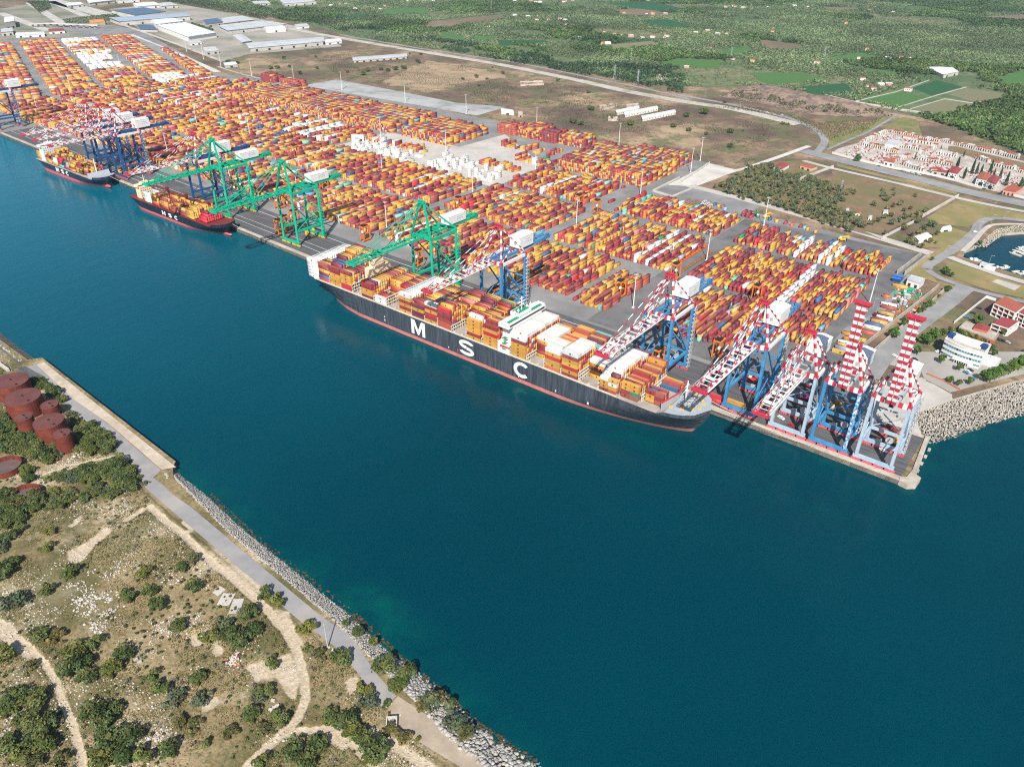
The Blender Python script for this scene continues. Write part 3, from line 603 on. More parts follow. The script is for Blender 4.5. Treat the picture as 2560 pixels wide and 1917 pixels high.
# third row
block('back block at the yard corner', -277, -236, 713, 762, tiers=T2); block('back block at the yard corner', -232, -139, 713, 764, tiers=(.2, .45, .35), fill=.96, wx=[at('E', q, r)[0] for q, r in ((650, 490), (895, 520), (945, 525))])
block('back block by the dark lane', -419, -297, 714, 782, tiers=T2, front=lambda x: rng.uniform(0, 6))
block('back block below the high stacks', -569, -455, 714, 792, tiers=(.2, .4, .4), white=.06, front=lambda x: rng.uniform(0, 3))
for i, (a, b) in enumerate([(-982, -868), (-1100, -990), (-1228, -1108), (-1340, -1237), (-1450, -1347)]):
    block('third row block %d' % i, a, b, 708, 784, tiers=T2, white=.12)
# scattered white reefers
for (a, b, c, d, f) in ((-708, -590, 712, 758, .34), (-712, -650, 758, 775, .2), (-782, -722, 708, 745, .45), (-858, -790, 705, 740, .3), (-980, -868, 702, 740, .2)):
    block('white reefer area', a, b, c, d, tiers=(.3, .4, .3), fill=f, white=1, pitch=5.2, short=.35)
block('mixed rows by the reefers', -650, -590, 762, 776, tiers=T2, pitch=3.2, short=0); block('mixed rows by the reefers', -850, -735, 752, 768, tiers=T1, pitch=3, short=.2, white=.15, fill=.8)
block('mixed rows on the open pad', -690, -600, 850, 880, tiers=T1, pitch=3, fill=.35, short=.2, white=.1); block('mixed rows on the open pad', -625, -570, 806, 833, tiers=T1, pitch=3, fill=.45, short=0, white=.1)
# high dense stacks
def dense(bid, x0, x1, y0, y1, h=5, cols=None):
    n = int((x1-x0)/2.58); step = 12.5; m_ = int((y1-y0)/step)
    for j in range(m_):
        for r in range(n):
            hh = h-(rng.random() < .18)-(j == m_-1 and rng.random() < .5)-(r >= n-3 and rng.random() < .6)-(r < 2 and rng.random() < .3)
            cl = [cols if cols is not None and rng.random() < .93 else pick()[0] for _ in range(hh)]
            for t, c in enumerate(cl):     # leave out boxes buried inside the stack
                if t < hh-2 and 0 < j < m_-1 and 2 < r < n-3: continue
                BOX.append((x0+(r+.5)*2.58, y0+(j+.5)*step, GZ+.08+t*CH, 12.19, True, c, (bid, r, j, t, hh)))
dense('high stack by the pale lot', -499, -437, 812, 900); dense('high stack by the open pad', -563, -503, 813, 926); dense('rear high stack', -520, -442, 905, 955, 4)
dense('maroon high stack', -662, -632, 908, 946, 5, PN.index('maroon')); dense('mixed high stack', -700, -663, 908, 958, 5); dense('mixed high stack at the back', -630, -588, 912, 960, 5); dense('red rear stack', -735, -702, 905, 950, 5, PN.index('rust red'))
for a, b, y1 in ((-830, -738, 891), (-966, -850, 904), (-1096, -976, 905), (-1212, -1106, 905)): dense('long high stack', a, b, 803, y1, 5)
block('far third block', -1340, -1222, 800, 900, tiers=T2, pitch=3.6); block('far third block', -1450, -1350, 800, 880, tiers=T2, pitch=3.6)
dense('far rear stack', -1330, -1290, 928, 962, 5, PN.index('maroon')); dense('far rear stack', -1270, -1222, 928, 960, 4, PN.index('rust red'))
# north yard, turned about 19 degrees
AN = R(160.7); NE = ((math.cos(AN), math.sin(AN)), (math.sin(R(19.3)), math.cos(R(19.3)))); NO = (-1480, 605)
for a, b, wv, f in ((-88, -10, 0, .95), (6, 76, 0, .95)):
    for u in range(8, 690, 88): block('north yard block', u, min(u+84, 692), a, b, ang=NE, org=NO, tiers=T2, pitch=3.7, fill=f)
block('north yard block', 10, 205, 94, 166, ang=NE, org=NO, tiers=T2, pitch=3.8); block('north reefer block', 210, 440, 96, 160, ang=NE, org=NO, tiers=(.3, .4, .3), pitch=6, white=.95, fill=.42)
block('north yard block', 445, 560, 94, 166, ang=NE, org=NO, tiers=T2, pitch=3.8, white=.2); block('north reefer block', 565, 690, 94, 166, ang=NE, org=NO, tiers=T1, pitch=4, white=.8, fill=.7)
block('north reefer block', 20, 90, 184, 236, ang=NE, org=NO, tiers=(.1, .4, .5), pitch=3, white=.85)
block('north back block', 92, 690, 182, 240, ang=NE, org=NO, tiers=(.1, .4, .5), pitch=3.3, white=.04); block('north back strip', 50, 260, 262, 284, ang=NE, org=NO, tiers=(.1, .4, .5), pitch=2.9); block('north back strip', 300, 440, 270, 284, ang=NE, org=NO, tiers=T1, pitch=2.9, fill=.6)
# boxes by the service corner (long side across)
# ================================================================ ships
M_HULL = None
def hull_mat(name, top, boot, zb, streak=.5):
    m, nt, b = new_mat(name); p = pos(nt)
    sx = _n(nt, 'ShaderNodeSeparateXYZ'); nt.links.new(p, sx.inputs[0])
    mp = _n(nt, 'ShaderNodeMapping'); mp.inputs['Scale'].default_value = (1, 1, .06); nt.links.new(p, mp.inputs[0])
    st = noise(nt, .7, 5, .7, mp.outputs[0])
    c1 = ramp(nt, st, [(.33, tuple(v*.55 for v in top)), (.5, top), (.62, tuple(v*1.25+.004 for v in top)), (.74, tuple(v*2+.015 for v in top))])
    c2 = ramp(nt, noise(nt, .3, 6, .7, p), [(.35, tuple(v*.75 for v in boot)), (.6, boot), (.8, (.45, .16, .07))])
    zz = math_(nt, 'ADD', sx.outputs[2], math_(nt, 'MULTIPLY', math_(nt, 'SUBTRACT', noise(nt, .25, 4, .6, p), .5), .5))
    k = math_(nt, 'GREATER_THAN', zz, zb)
    nt.links.new(mixc(nt, k, c2, c1), b.inputs['Base Color']); b.inputs['Roughness'].default_value = .42; return m
M_SHIPDECK = mat('ship_deck', (.33, .30, .27), .8, .2, .3, (.24, .20, .16), (.15, .55, .1)); M_SHIPGREY = mat('ship_grey', (.30, .33, .36), .6, .12, .3)
M_WHITE = mat('white_paint', (.64, .635, .615), .5, .07, .4, (.62, .58, .52), (.3, .62, .1)); M_CREAM = mat('cream_paint', (.70, .56, .38), .5, .08, .3); M_LASH = mat('lashing_cream', (.50, .46, .38), .7, .2, .5)
M_GREEN = mat('green_deck', (.02, .24, .11), .7, .2, .5); M_REDP = mat('red_paint', (.50, .035, .03), .5, .12, .4); M_GLASS = mat('dark_glass', (.02, .035, .05), .12, .2, .5); M_DKRED = mat('dark_red_paint', (.15, .025, .024), .55, .15, .4)
M_BLACK = mat('black_steel', (.02, .02, .022), .6, .2, .6); M_LETTER = mat('white_letter', (.72, .72, .70), .6, .08, .6); M_ORANGEP = mat('orange_paint', (.62, .13, .02), .5, .14, .6); M_YELP = mat('yellow_paint', (.65, .38, .03), .5, .12, .6)
def hull(L, B, D, nose, boot, mats, root, forecastle=2.5, wl_bow=.72):
    """lofted hull, stern at x=0, bow at x=L; returns the hull part"""
    xs = np.concatenate([[0, .006, .02, .05, .1, .16], np.linspace(.22, .7, 7), np.linspace(.74, 1, 18)])
    lev = [-3, 0, boot, D*.35, D*.6, D*.82, D]
    def half(t, s):   # s 0 waterline .. 1 deck
        bow0 = wl_bow+(.90-wl_bow)*s**1.2
        f = 1.0
        if t > bow0: u = (t-bow0)/(1-bow0); f = max(0, 1-u**(1.7+.9*s))**(.80-.25*s)
        a = 1.0
        if t < .17: q = t/.17; a = (.30+.70*s)+(1-(.30+.70*s))*math.sin(q*math.pi/2)
        if s < .25 and t < .03: a *= .75
        return B/2*f*a
    rows = []
    for t in xs:
        row = []
        for z in lev:
            s = max(0, min(1, z/D)); x = t*(L-nose*(1-s)**1.5)
            if t < .03: x += (1-s)*6*(1-t/.03)
            row.append((x, half(t, s), z))
        zt = D+(forecastle if t > .925 else 0.25)
        row.append((t*L, half(t, 1)*1.0, zt)); rows.append(row)
    nl = len(rows[0]); vs = []; fs = []; ms = []
    for sgn in (1, -1):
        o = len(vs)
        for r in rows: vs += [(x, -sgn*y, z) for x, y, z in r]
        for i in range(len(rows)-1):
            for j in range(nl-1):
                q = (o+i*nl+j, o+(i+1)*nl+j, o+(i+1)*nl+j+1, o+i*nl+j+1); fs.append(q if sgn > 0 else q[::-1]); ms.append(0)
    o2 = len(rows)*nl
    for i in range(len(rows)-1):    # main deck, forecastle
        z = nl-1 if xs[i] >= .925 else nl-2
        a, b = i*nl, (i+1)*nl
        zoff = nl-1
        fs.append((a+zoff, b+zoff, o2+b+zoff, o2+a+zoff)); ms.append(1 if xs[i] < .93 else 2)
    fs.append(tuple([j for j in range(nl)]+[o2+j for j in range(nl-1, -1, -1)])); ms.append(0)
    mb = MB(); mb.v = vs; mb.f = fs; mb.m = ms
    return mb.obj('hull', mats, root), half
def letter(ch, w, h, t):
    """bold block letters as polygons in (u,v)"""
    if ch == 'M':
        return [[(0, 0), (t, 0), (t, h*.62), (w/2-t*.18, 0), (w/2+t*.18, 0), (w-t, h*.62), (w-t, 0), (w, 0), (w, h), (w-t*1.25, h), (w/2, h*.36), (t*1.25, h), (0, h)]]
    out = []
    def arc(cx, cy, rx, ry, a0, a1, n=18):
        P = []
        for i in range(n+1):
            a = R(a0+(a1-a0)*i/n); P.append((cx+rx*math.cos(a), cy+ry*math.sin(a)))
        Q = []
        for i in range(n, -1, -1):
            a = R(a0+(a1-a0)*i/n); Q.append((cx+(rx-t)*math.cos(a), cy+(ry-t*.85)*math.sin(a)))
        return P+Q
    if ch == 'C': out.append(arc(w/2, h/2, w/2, h/2, 45, 315, 28))
    if ch == 'S':
        r = h*.29; out.append(arc(w/2, h-r, w/2, r, 20, 270, 20)); out.append(arc(w/2, r, w/2, r, 90, -160, 20))
        k = t*.85; out.append([(w/2-.1, h-2*r-.0), (w/2-.1, h-2*r+k), (w/2+.1, 2*r), (w/2+.1, 2*r-k)])
    return out
def hull_letters(root, specs, yfun, t, w, h):
    for ch, x, z in specs:
        mb = MB()
        for poly in letter(ch, w, h, t):
            tr = tessellate_polygon([[Vector((u, v, 0)) for u, v in poly]])
            mb.add([(x+u, yfun(x+u, z+v)-.07, z+v) for u, v in poly], [q if (Vector((*poly[q[1]], 0))-Vector((*poly[q[0]], 0))).cross(Vector((*poly[q[2]], 0))-Vector((*poly[q[0]], 0))).z > 0 else q[::-1] for q in tr])
        tag(mb.obj('hull_letter', M_LETTER, root), label='white hull letter %s' % ch)
# ---- the large ship: 352 m, stern at x=-501
SX, SY, SDK = -501.0, 393.6, 18.0
big = empty('container_ship', (SX, SY, 0), 0, 'long black container ship with large white letters, berthed in the middle of the quay', 'ship', 'container ships along the quay')
BIGM = hull_mat('big_hull', (.050, .060, .075), (.52, .18, .16), 2.8)
hb, halfb = hull(352, 43.4, SDK, 10, 2.4, [BIGM, M_SHIPDECK, M_SHIPGREY], big)
lx = lambda k, px, py: at(k, px, py, 10)[0]-SX
hull_letters(big, [('M', 113.5, 4.6), ('S', 162.5, 4.4), ('C', 213.5, 4.4)], lambda x, z: -21.7, 3.0, 14.5, 12.2)
# near-side rail, hatch coamings and cross decks
mb = MB()
for s in (-1, 1):
    mb.box((148, s*21.2, SDK+.9), (296, .25, 1.2)); 
    for x in np.arange(6, 300, 6.9): mb.box((x, s*20.6, SDK+1.1), (.9, 1.0, 2.0))
mb.obj('deck_rail', M_LASH, big)
BAYS = [(-507, 0)]
def L_(x): return x-SX
bayx = [-501.5, -487.6, -473.6, -460.3, -436, -421, -407, -393.6, -380.1, -366.4, -353.4, -339, -324.7, -309.3, -284.2, -269.3, -255.2, -241.3, -226, -211.2, -196.6, -181.5]
for i, bx in enumerate(bayx):
    n = 17 if i < 20 else (15 if i == 20 else 11)
    MB().box((L_(bx), 0, SDK+.65), (12.6, n*2.5-3.2, .8)).obj('hatch_cover', M_SHIPDECK, big)
def lashing(x, hgt, n=17):
    m = MB(); y0 = -n*1.25
    for k in range(n+1): m.box((x, y0+k*2.5, SDK+hgt/2), (.45, .28, hgt))
    for z in np.arange(2.6, hgt+.1, 2.6): m.box((x, 0, SDK+z), (1.0, n*2.5, .22))
    for k in range(0, n, 2): m.beam((x, y0+k*2.5, SDK+.3), (x, y0+k*2.5+2.5, SDK+2.6), .2); m.beam((x, y0+k*2.5, SDK+5.2), (x, y0+k*2.5+2.5, SDK+2.6), .2)
    return m.obj('lashing_bridge', M_LASH, big)
for i in range(len(bayx)-1):
    g = (bayx[i]+bayx[i+1])/2
    if bayx[i+1]-bayx[i] > 20: 
        lashing(L_(bayx[i]+7), 8); lashing(L_(bayx[i+1]-7), 8); continue
    lashing(L_(g), 8 if i % 2 else 5.4, 17 if i < 19 else 13)
C_ = {k: PN.index(v) for k, v in dict(Y='mustard yellow', L='light yellow', M='maroon', D='dark maroon', R='rust red', B='bright red', O='orange', W='white', b='blue', t='teal', g='grey').items()}
# near-side columns as the photo shows them, bottom to top; heights and white tops of the rows behind
SHIP = [('WWWWWW', [6]*17, 17), ('BbDYMR', [6, 6, 6, 6, 5, 5, 5, 5, 6, 6, 6, 6, 7, 7, 7, 7, 7], 0), ('YYYYMM', [6, 7, 7, 6, 6, 5, 5, 5, 5, 5, 6, 6, 6, 6, 7, 7, 7], 0), ('BBYYYM', [6, 6, 6, 6, 5, 5, 5, 5, 5, 4, 4, 4, 5, 5, 5, 5, 5], 0),
        ('DYYMM', [5]*17, 0), ('WW', [2, 2, 2, 2, 0, 0, 0, 5, 5, 5, 5, 5, 5, 5, 4, 4, 4], 0), ('', [0]*6+[5]*11, 0), ('YMYMYM', [6]*17, 16), ('DDYD', [4, 5, 5, 4, 4, 4, 4, 5, 5, 5, 4, 4, 4, 4, 4, 4, 4], 0),
        ('YMBYMW', [6, 6, 5, 5, 5, 5, 5, 5, 5, 5, 5, 5, 4, 4, 4, 4, 4], 2), ('RRMMMB', [6, 7, 7, 7, 6, 6, 5, 5, 5, 4, 4, 5, 5, 5, 6, 6, 6], 0), ('', [0]*6+[4, 4, 4, 5, 5, 5, 5, 6, 6, 6, 6], 0), ('YMYYYY', [6, 7, 7, 6, 6, 6, 5, 5, 5, 5, 5, 5, 4, 4, 6, 6, 6], 0),
        ('YYYBYM', [6, 7, 7, 6, 6, 6, 6, 5, 5, 5, 5, 6, 6, 6, 6, 6, 6], 0), ('YYYYMW', [6]+[7]*15+[6], 16), ('', [0]*4+[6]*10+[5]*3, 9), ('OYYBYb', [6, 7, 7, 7, 7, 6, 6, 6, 6, 6, 6, 5, 5, 5, 6, 6, 6], 5), ('MYBYYMW', [7]*9+[5]*3+[6]*5, 9),
        ('', [0]*4+[5]*4+[6]*6+[4]*3, 10), ('MYYY', [4, 5, 5, 6, 6, 6, 6, 6, 6, 6, 6, 6, 6, 6, 5, 5, 5], 12), ('MMYY', [4, 4, 4, 4, 4, 5, 5, 3, 3, 3, 4, 4, 4, 5, 5], 0), ('YYM', [3, 3, 3, 0, 0, 0, 0, 0, 1, 2, 2], 0)]
for i, (col0, hs, wt) in enumerate(SHIP):
    n = len(hs)
    for r in range(n):
        h = hs[r]
        if not h: continue
        cl = [C_[c] for c in col0][:h] if r == 0 and col0 else list(pick(h))
        while len(cl) < h: cl.append(pick()[0])
        if wt and (r < wt if i not in (15, 18, 19) else r < wt+4): cl[-1] = WHITE
        if i == 0: cl = [WHITE]*h
        y = SY-(n-1)*1.25+r*2.5
        for t, c in enumerate(cl):
            lo = hs[r-1] if r else 0
            if False and t < h-1 and r and t < lo and 0 < i < 21 and not (hs[r] > 0 and (SHIP[i-1][1]+[0]*9)[min(r, 16)] <= t) and not ((SHIP[i+1][1]+[0]*9)[min(r, 16)] <= t): continue
            short_ = i in (19, 20, 21) and r < 2
            z = SDK+1.1+t*CH
            if short_:
                for q in (-3.15, 3.15): BOX.append((bayx[i]+q, y, z, 6.06, False, c if q < 0 else pick()[0], ('ship', i, r, t, h, 'aft half' if q < 0 else 'forward half')))
            else: BOX.append((bayx[i], y, z, 12.19, False, c, ('ship', i, r, t, h, '')))
# bridge / deckhouse
bx = L_(-296.8); mb = MB()
mb.box((bx, 0, SDK+10), (10.5, 32, 20)); mb.box((bx, 0, SDK+21.6), (9, 43, 3.2)); mb.box((bx-1.5, 0, SDK+24.5), (8, 14, 2.6)); mb.box((bx, -19, SDK+4), (10, 5, 8)); mb.box((bx, 19, SDK+4), (10, 5, 8))
for s in (-1, 1): mb.box((bx+.5, s*21, SDK+23.6), (6, 1.6, 1.2))
dh = mb.obj('deckhouse', M_WHITE, big)
mb = MB(); mb.box((bx+1.5, 0, SDK+23.3), (2.6, 40, .3)); mb.box((bx-1.5, 0, SDK+25.9), (6.4, 12, .3))
for z in (4, 8, 12): mb.box((bx+.6, -20.8, SDK+z+.3), (3, 3, .25))
mb.obj('green_deck', M_GREEN, dh)
for s in (-1, 1): MB().box((bx+s*4.55, 0, SDK+21.9), (.2, 40, 1.3)).obj('window', M_GLASS, dh)
for z in (3, 6, 9, 12, 15, 18):
    for y in np.arange(-14, 15, 2.8): MB().box((bx+5.28, y, SDK+z), (.12, .9, .8)).obj('window', M_GLASS, dh)
mb = MB(); mb.tube((bx-1, 0, SDK+26), (bx-1, 0, SDK+36), .5, .3); mb.box((bx-1, 0, SDK+32), (.9, 7, .4)); mb.box((bx-1, 0, SDK+34.5), (.7, 4, .35)); mb.box((bx-.6, 0, SDK+30), (.9, 4.5, .5)); mb.obj('mast', M_WHITE, big)
for y in (-5, 5, -9, 9): mb = MB(); mb.tube((bx, y, SDK+23.4), (bx, y, SDK+27), .35, .35); mb.tube((bx, y, SDK+27), (bx, y, SDK+28.4), .9, .4); mb.obj('radar_dome', M_WHITE, big)
for s in (-1, 1):
    mb = MB(); mb.tube((bx+1-4, s*20.4, SDK+5.6), (bx+1+4, s*20.4, SDK+5.6), 1.5, 1.3, 10); mb.box((bx+1, s*20.4, SDK+7), (4, 1.6, 1)); mb.obj('lifeboat', M_REDP, big)['label'] = 'bright red lifeboat beside the deckhouse'
# funnel casing
fx = L_(-448); mb = MB(); mb.box((fx, 3, SDK+9), (9, 20, 18)); mb.box((fx, 2, SDK+21), (7.5, 9, 13)); fu = mb.obj('funnel', M_CREAM, big)
mb = MB()
mb.box((fx, 2, SDK+28.2), (7.6, 9.1, 1.6)); mb.tube((fx-1, 1, SDK+29), (fx-1, 1, SDK+31), .9); mb.tube((fx+1.5, 3, SDK+29), (fx+1.5, 3, SDK+31), .7); mb.obj('funnel_top', M_BLACK, fu)
mb = MB(); ring = []
for r0, r1, x0 in ((2.5, 2.0, 0),):
    for i in range(24):
        a, b = 2*math.pi*i/24, 2*math.pi*(i+1)/24; X = fx+0
        mb.add([(X+r0*math.cos(a), -2.56, SDK+22+r0*math.sin(a)), (X+r0*math.cos(b), -2.56, SDK+22+r0*math.sin(b)), (X+r1*math.cos(b), -2.56, SDK+22+r1*math.sin(b)), (X+r1*math.cos(a), -2.56, SDK+22+r1*math.sin(a))], [(0, 1, 2, 3)])
for u in (-1.3, -.45, .4): mb.box((fx+u, -2.56, SDK+22.8), (.35, .06, 1.2))
mb.box((fx-.5, -2.56, SDK+23.4), (2, .06, .35))
for u, v in ((-1, 21.6), (-1, 20.7), (.7, 21.4), (.7, 20.6)): mb.box((fx+u, -2.56, SDK+v-.1), (1.2, .06, .3))
mb.obj('funnel_mark', M_BLACK, fu)
# bow: breakwater, mast, winches
mb = MB(); x0 = L_(-171.5)
for s in (-1, 1): mb.add([(x0, 0, SDK), (x0-3, s*17.5, SDK), (x0-3, s*17.5, SDK+6), (x0, 0, SDK+6), (x0+.5, 0, SDK), (x0-2.5, s*17.5, SDK), (x0-2.5, s*17.5, SDK+6), (x0+.5, 0, SDK+6)], [(0, 1, 2, 3), (7, 6, 5, 4), (3, 2, 6, 7), (1, 5, 6, 2)])
bw = mb.obj('breakwater', M_SHIPGREY, big)
mb = MB()
for s in (-1, 1): mb.beam((x0+.2, 0, SDK+6.3), (x0-2.8, s*17.5, SDK+6.3), .9, .6)
mb.obj('breakwater_rim', M_REDP, bw)
mb = MB(); mb.tube((x0+5, 0, SDK+2.5), (x0+5, 0, SDK+17), .6, .35); mb.box((x0+5, 0, SDK+13.5), (.6, 4.5, .4)); mb.box((x0+5, 0, SDK+10), (1.6, 2.2, .3)); mb.beam((x0+5, 0, SDK+12), (x0+1, 0, SDK+3), .3); mb.obj('foremast', M_WHITE, big)
FD = SDK+2.5; M_WINCH = mat('winch_grey', (.42, .42, .40), .6, .25, 1)
for x, y, l in ((5, -7, 4), (5, 7, 4), (9, -4.5, 3.5), (9, 4.5, 3.5), (13, 0, 3)):
    mb = MB(); mb.tube((x0+x, y-l/2, FD+1), (x0+x, y+l/2, FD+1), .8, None, 10); mb.box((x0+x, y-l/2-.3, FD+.9), (2, .3, 1.8)); mb.box((x0+x, y+l/2+.3, FD+.9), (2, .3, 1.8)); mb.box((x0+x-1.3, y, FD+.4), (.9, l, .8)); mb.obj('mooring_winch', M_WINCH, big)
for x, y in ((1.5, -13), (3, 12.5), (8, -10.5), (8, 10.5), (13, -6.8), (13, 6.8), (16, -3), (16, 3)):
    mb = MB()
    for q in (-.7, .7): mb.tube((x0+x+q, y, FD), (x0+x+q, y, FD+1.2), .35)
    mb.box((x0+x, y, FD+.1), (2.6, 1, .2)); mb.obj('bollard', M_YELP, big)
# draught marks, pilot door: small pale marks low on the side
mb = MB()
for x, z, w, h in ((84, 6, .6, 2), (84, 9, .9, .9), (152, 5, .6, 1.4), (250, 5, .6, 1.6), (276, 5.4, 1.3, 1.8), (218, 4.6, .6, 1.6)): mb.box((x, -21.72 if x < 262 else -21.6, z), (w, .08, h))
mb.obj('draught_mark', M_LETTER, big)
mb = MB(); mb.box((161, -21.74, 5.2), (.8, .08, 3)); mb.obj('pilot_mark', M_REDP, big)
# ---- two feeder ships further along the quay
def feeder(x0, y0, L, B, D, boot, label, seed, red):
    rs = np.random.RandomState(seed)
    root = empty('feeder_ship', (x0, y0, 0), 0, label, 'ship', 'container ships along the quay')
    hm = hull_mat('feeder_hull', (.014, .018, .03) if red else (.02, .028, .05), (.55, .11, .12), boot)
    h, half = hull(L, B, D, L*.05, boot, [hm, M_DKRED if red else M_SHIPDECK, M_DKRED if red else M_SHIPGREY], root, 3.2, .66)
    mb = MB(); mb.tube((L*.93, 0, boot*.35), (L-1, 0, boot*.55), 2.1, 1.5, 10); mb.tube((L-1, 0, boot*.55), (L+2.0, 0, boot*.6), 1.5, .3, 10); mb.obj('bulb', hm, root)
    return root, half, rs
s2, h2, rs2 = feeder(-851, 413.3, 168, 28, 10, 2.6, 'smaller black container ship with three dark red deck cranes', 3, True)
hull_letters(s2, [('M', 67, 4.0), ('S', 79, 3.9), ('C', 90.5, 3.8)], lambda x, z: -14.0, 1.5, 6.6, 4.4)
s3, h3, rs3 = feeder(-1078, 416.5, 152, 28, 10.5, 3.4, 'black container ship with white stern house moored farthest along the quay', 5, False)
hull_letters(s3, [('M', 52, 4.6), ('S', 65, 4.5), ('C', 77, 4.4)], lambda x, z: -14.0, 1.7, 7.6, 5.2)
def house(root, x, w, l, z0, h, m, tiers):
    mb = MB(); mb.box((x, 0, z0+h/2), (l, w, h)); mb.box((x+.4, 0, z0+h+1.2), (l*.75, w*1.22, 2.4)); mb.box((x-1, 0, z0+h+3.2), (l*.4, w*.4, 1.8)); d = mb.obj('deckhouse', m, root)
    mb = MB()
    for k in range(tiers):
        for y in np.arange(-w/2+1.5, w/2-1, 2.4): MB().box((x+l/2+.05, y, z0+2+k*2.7), (.12, .9, .8)).obj('window', M_GLASS, d)
    MB().box((x+.4+l*.375, 0, z0+h+1.5), (.12, w*1.1, .9)).obj('window', M_GLASS, d)
    mb = MB(); mb.box((x-l*.5-3, 0, z0+h*.45), (5, 7, h*.9)); mb.box((x-l*.5-3, 0, z0+h*.95), (4, 4.5, h*.35)); mb.obj('funnel', M_CREAM, root)
    mb = MB(); mb.tube((x-1, 0, z0+h+4), (x-1, 0, z0+h+11), .4, .2); mb.box((x-1, 0, z0+h+8), (.4, 4, .3)); mb.obj('mast', M_WHITE, root)
house(s2, 17, 19, 9, 8.8, 14, M_CREAM, 5); house(s3, 17, 22, 10, 10.7, 17, M_WHITE, 6)
for x, a in ((47, -1), (83, 1), (124, -1)):
    mb = MB(); mb.tube((x, 8, 8.8), (x, 8, 22), 1.3, 1.1, 10); mb.box((x, 8, 22.5), (3.2, 3, 3)); mb.beam((x, 8, 21.5), (x-a*0-26 if a < 0 else x-24, 2, 23), 1.2, 1.4); mb.beam((x, 8, 24), (x-20, 3.2, 23.4), .25); mb.obj('deck_crane', M_DKRED, s2)
mb = MB()
for x in (31, 44, 62, 80, 98, 112, 128):
    mb = MB(); mb.box((x, 0, 9.6), (.9, 25, 2)); mb.box((x, -12.6, 10.6), (1.4, 1.2, 3.6)); mb.box((x, 12.6, 10.6), (1.4, 1.2, 3.6)); mb.obj('hatch_coaming', mat('ship_rust_red', (.38, .05, .025), .6, .2, .5), s2)
mb = MB(); mb.tube((128, 0, 10.5), (128, 0, 30), .9, .5); mb.box((128, 0, 25), (.6, 4, .5)); mb.obj('foremast', M_WHITE, s3)
mb = MB(); mb.add([(131, -13, 10.6), (136, -12.2, 10.6), (136, 12.2, 10.6), (131, 13, 10.6), (131, -13, 16), (132, -12.6, 16), (132, 12.6, 16), (131, 13, 16)], [(0, 1, 2, 3), (4, 5, 6, 7), (0, 1, 5, 4), (1, 2, 6, 5), (2, 3, 7, 6), (3, 0, 4, 7)]); mb.obj('breakwater', M_SHIPGREY, s3)
def load(x0, y0, bays, z, who):
    for i, (bx, rows, h, cs) in enumerate(bays):
        for r in range(rows):
            hh = max(0, h+int(rng.integers(-1, 2)))
            for t in range(hh):
                c = C_[cs[int(rng.integers(len(cs)))]]
                BOX.append((x0+bx, y0-(rows-1)*1.25+r*2.5, z+t*CH, 12.19, False, c, (who, i, r, t, hh)))
load(-851, 413.3, [(39, 10, 3, 'WWWWW'), (54, 10, 3, 'BYRM'), (72, 10, 3, 'YMYM'), (90, 10, 2, 'YRYM'), (105, 10, 3, 'YYLYM'), (119, 10, 3, 'YLYY'), (138, 8, 3, 'BBBD')], 11, 'feeder ship with dark red cranes')
load(-1078, 416.5, [(4, 8, 3, 'YYYL'), (34, 10, 4, 'YYYM'), (49, 10, 3, 'YWYY'), (66, 10, 3, 'YBMt'), (79, 10, 4, 'YMYg'), (93, 10, 3, 'YYYM'), (107, 9, 3, 'YMMY'), (120, 8, 2, 'MYM')], 12.0, 'farthest feeder ship')
# mooring lines
def rope(a, b, label):
    a = Vector(a); b = Vector(b); mb = MB(); pts = [a.lerp(b, t/8)-Vector((0, 0, 4*.9*(t/8)*(1-t/8))) for t in range(9)]
    for p, q in zip(pts[:-1], pts[1:]): mb.tube(p, q, .16, None, 5)
    tag(mb.obj('mooring_rope', M_LASH), label, 'rope', 'mooring ropes')
rope((-155, 402, 19), (-88, 420.8, 3.6), 'long pale mooring rope from the large ship bow to the quay'); rope((-156, 406, 19), (-112, 421, 3.6), 'shorter mooring rope from the large ship bow to the quay')
rope((-684, 418, 11), (-640, 424, 3.6), 'mooring rope from the bow of the ship with red cranes'); rope((-927, 420, 13), (-880, 430.5, 3.6), 'mooring rope from the bow of the farthest ship')
# ================================================================ quay cranes
CR_RED = mat('crane_red', (.42, .032, .06), .55, .18, .4, (.30, .045, .055), (.3, .6, .1)); CR_WHITE = mat('crane_white', (.62, .61, .60), .55, .1, .4, (.55, .42, .35), (.25, .66, .08))
CR_BLUE = mat('crane_blue', (.045, .19, .38), .5, .15, .3, (.08, .25, .43), (.2, .55, .1)); CR_NAVY = mat('crane_navy', (.02, .075, .20), .5, .15, .3)
CR_PALE = mat('crane_pale_blue', (.36, .43, .50), .6, .1, .3, (.25, .36, .48), (.18, .55, .12)); CR_GREEN = mat('crane_green', (.006, .37, .21), .5, .12, .3, (.006, .29, .165), (.15, .58, .1))
CR_BOGIE = mat('bogie_red', (.58, .10, .13), .6, .2, .6); CR_ROOF = mat('house_roof', (.66, .67, .68), .5, .06, .4); CR_PATCHY = mat('patchy_blue', (.05, .22, .48), .55, .1, .3, (.62, .64, .66), (.55, .53, .05))
M_GREYST = mat('grey_steel', (.34, .36, .38), .6, .2, .6)
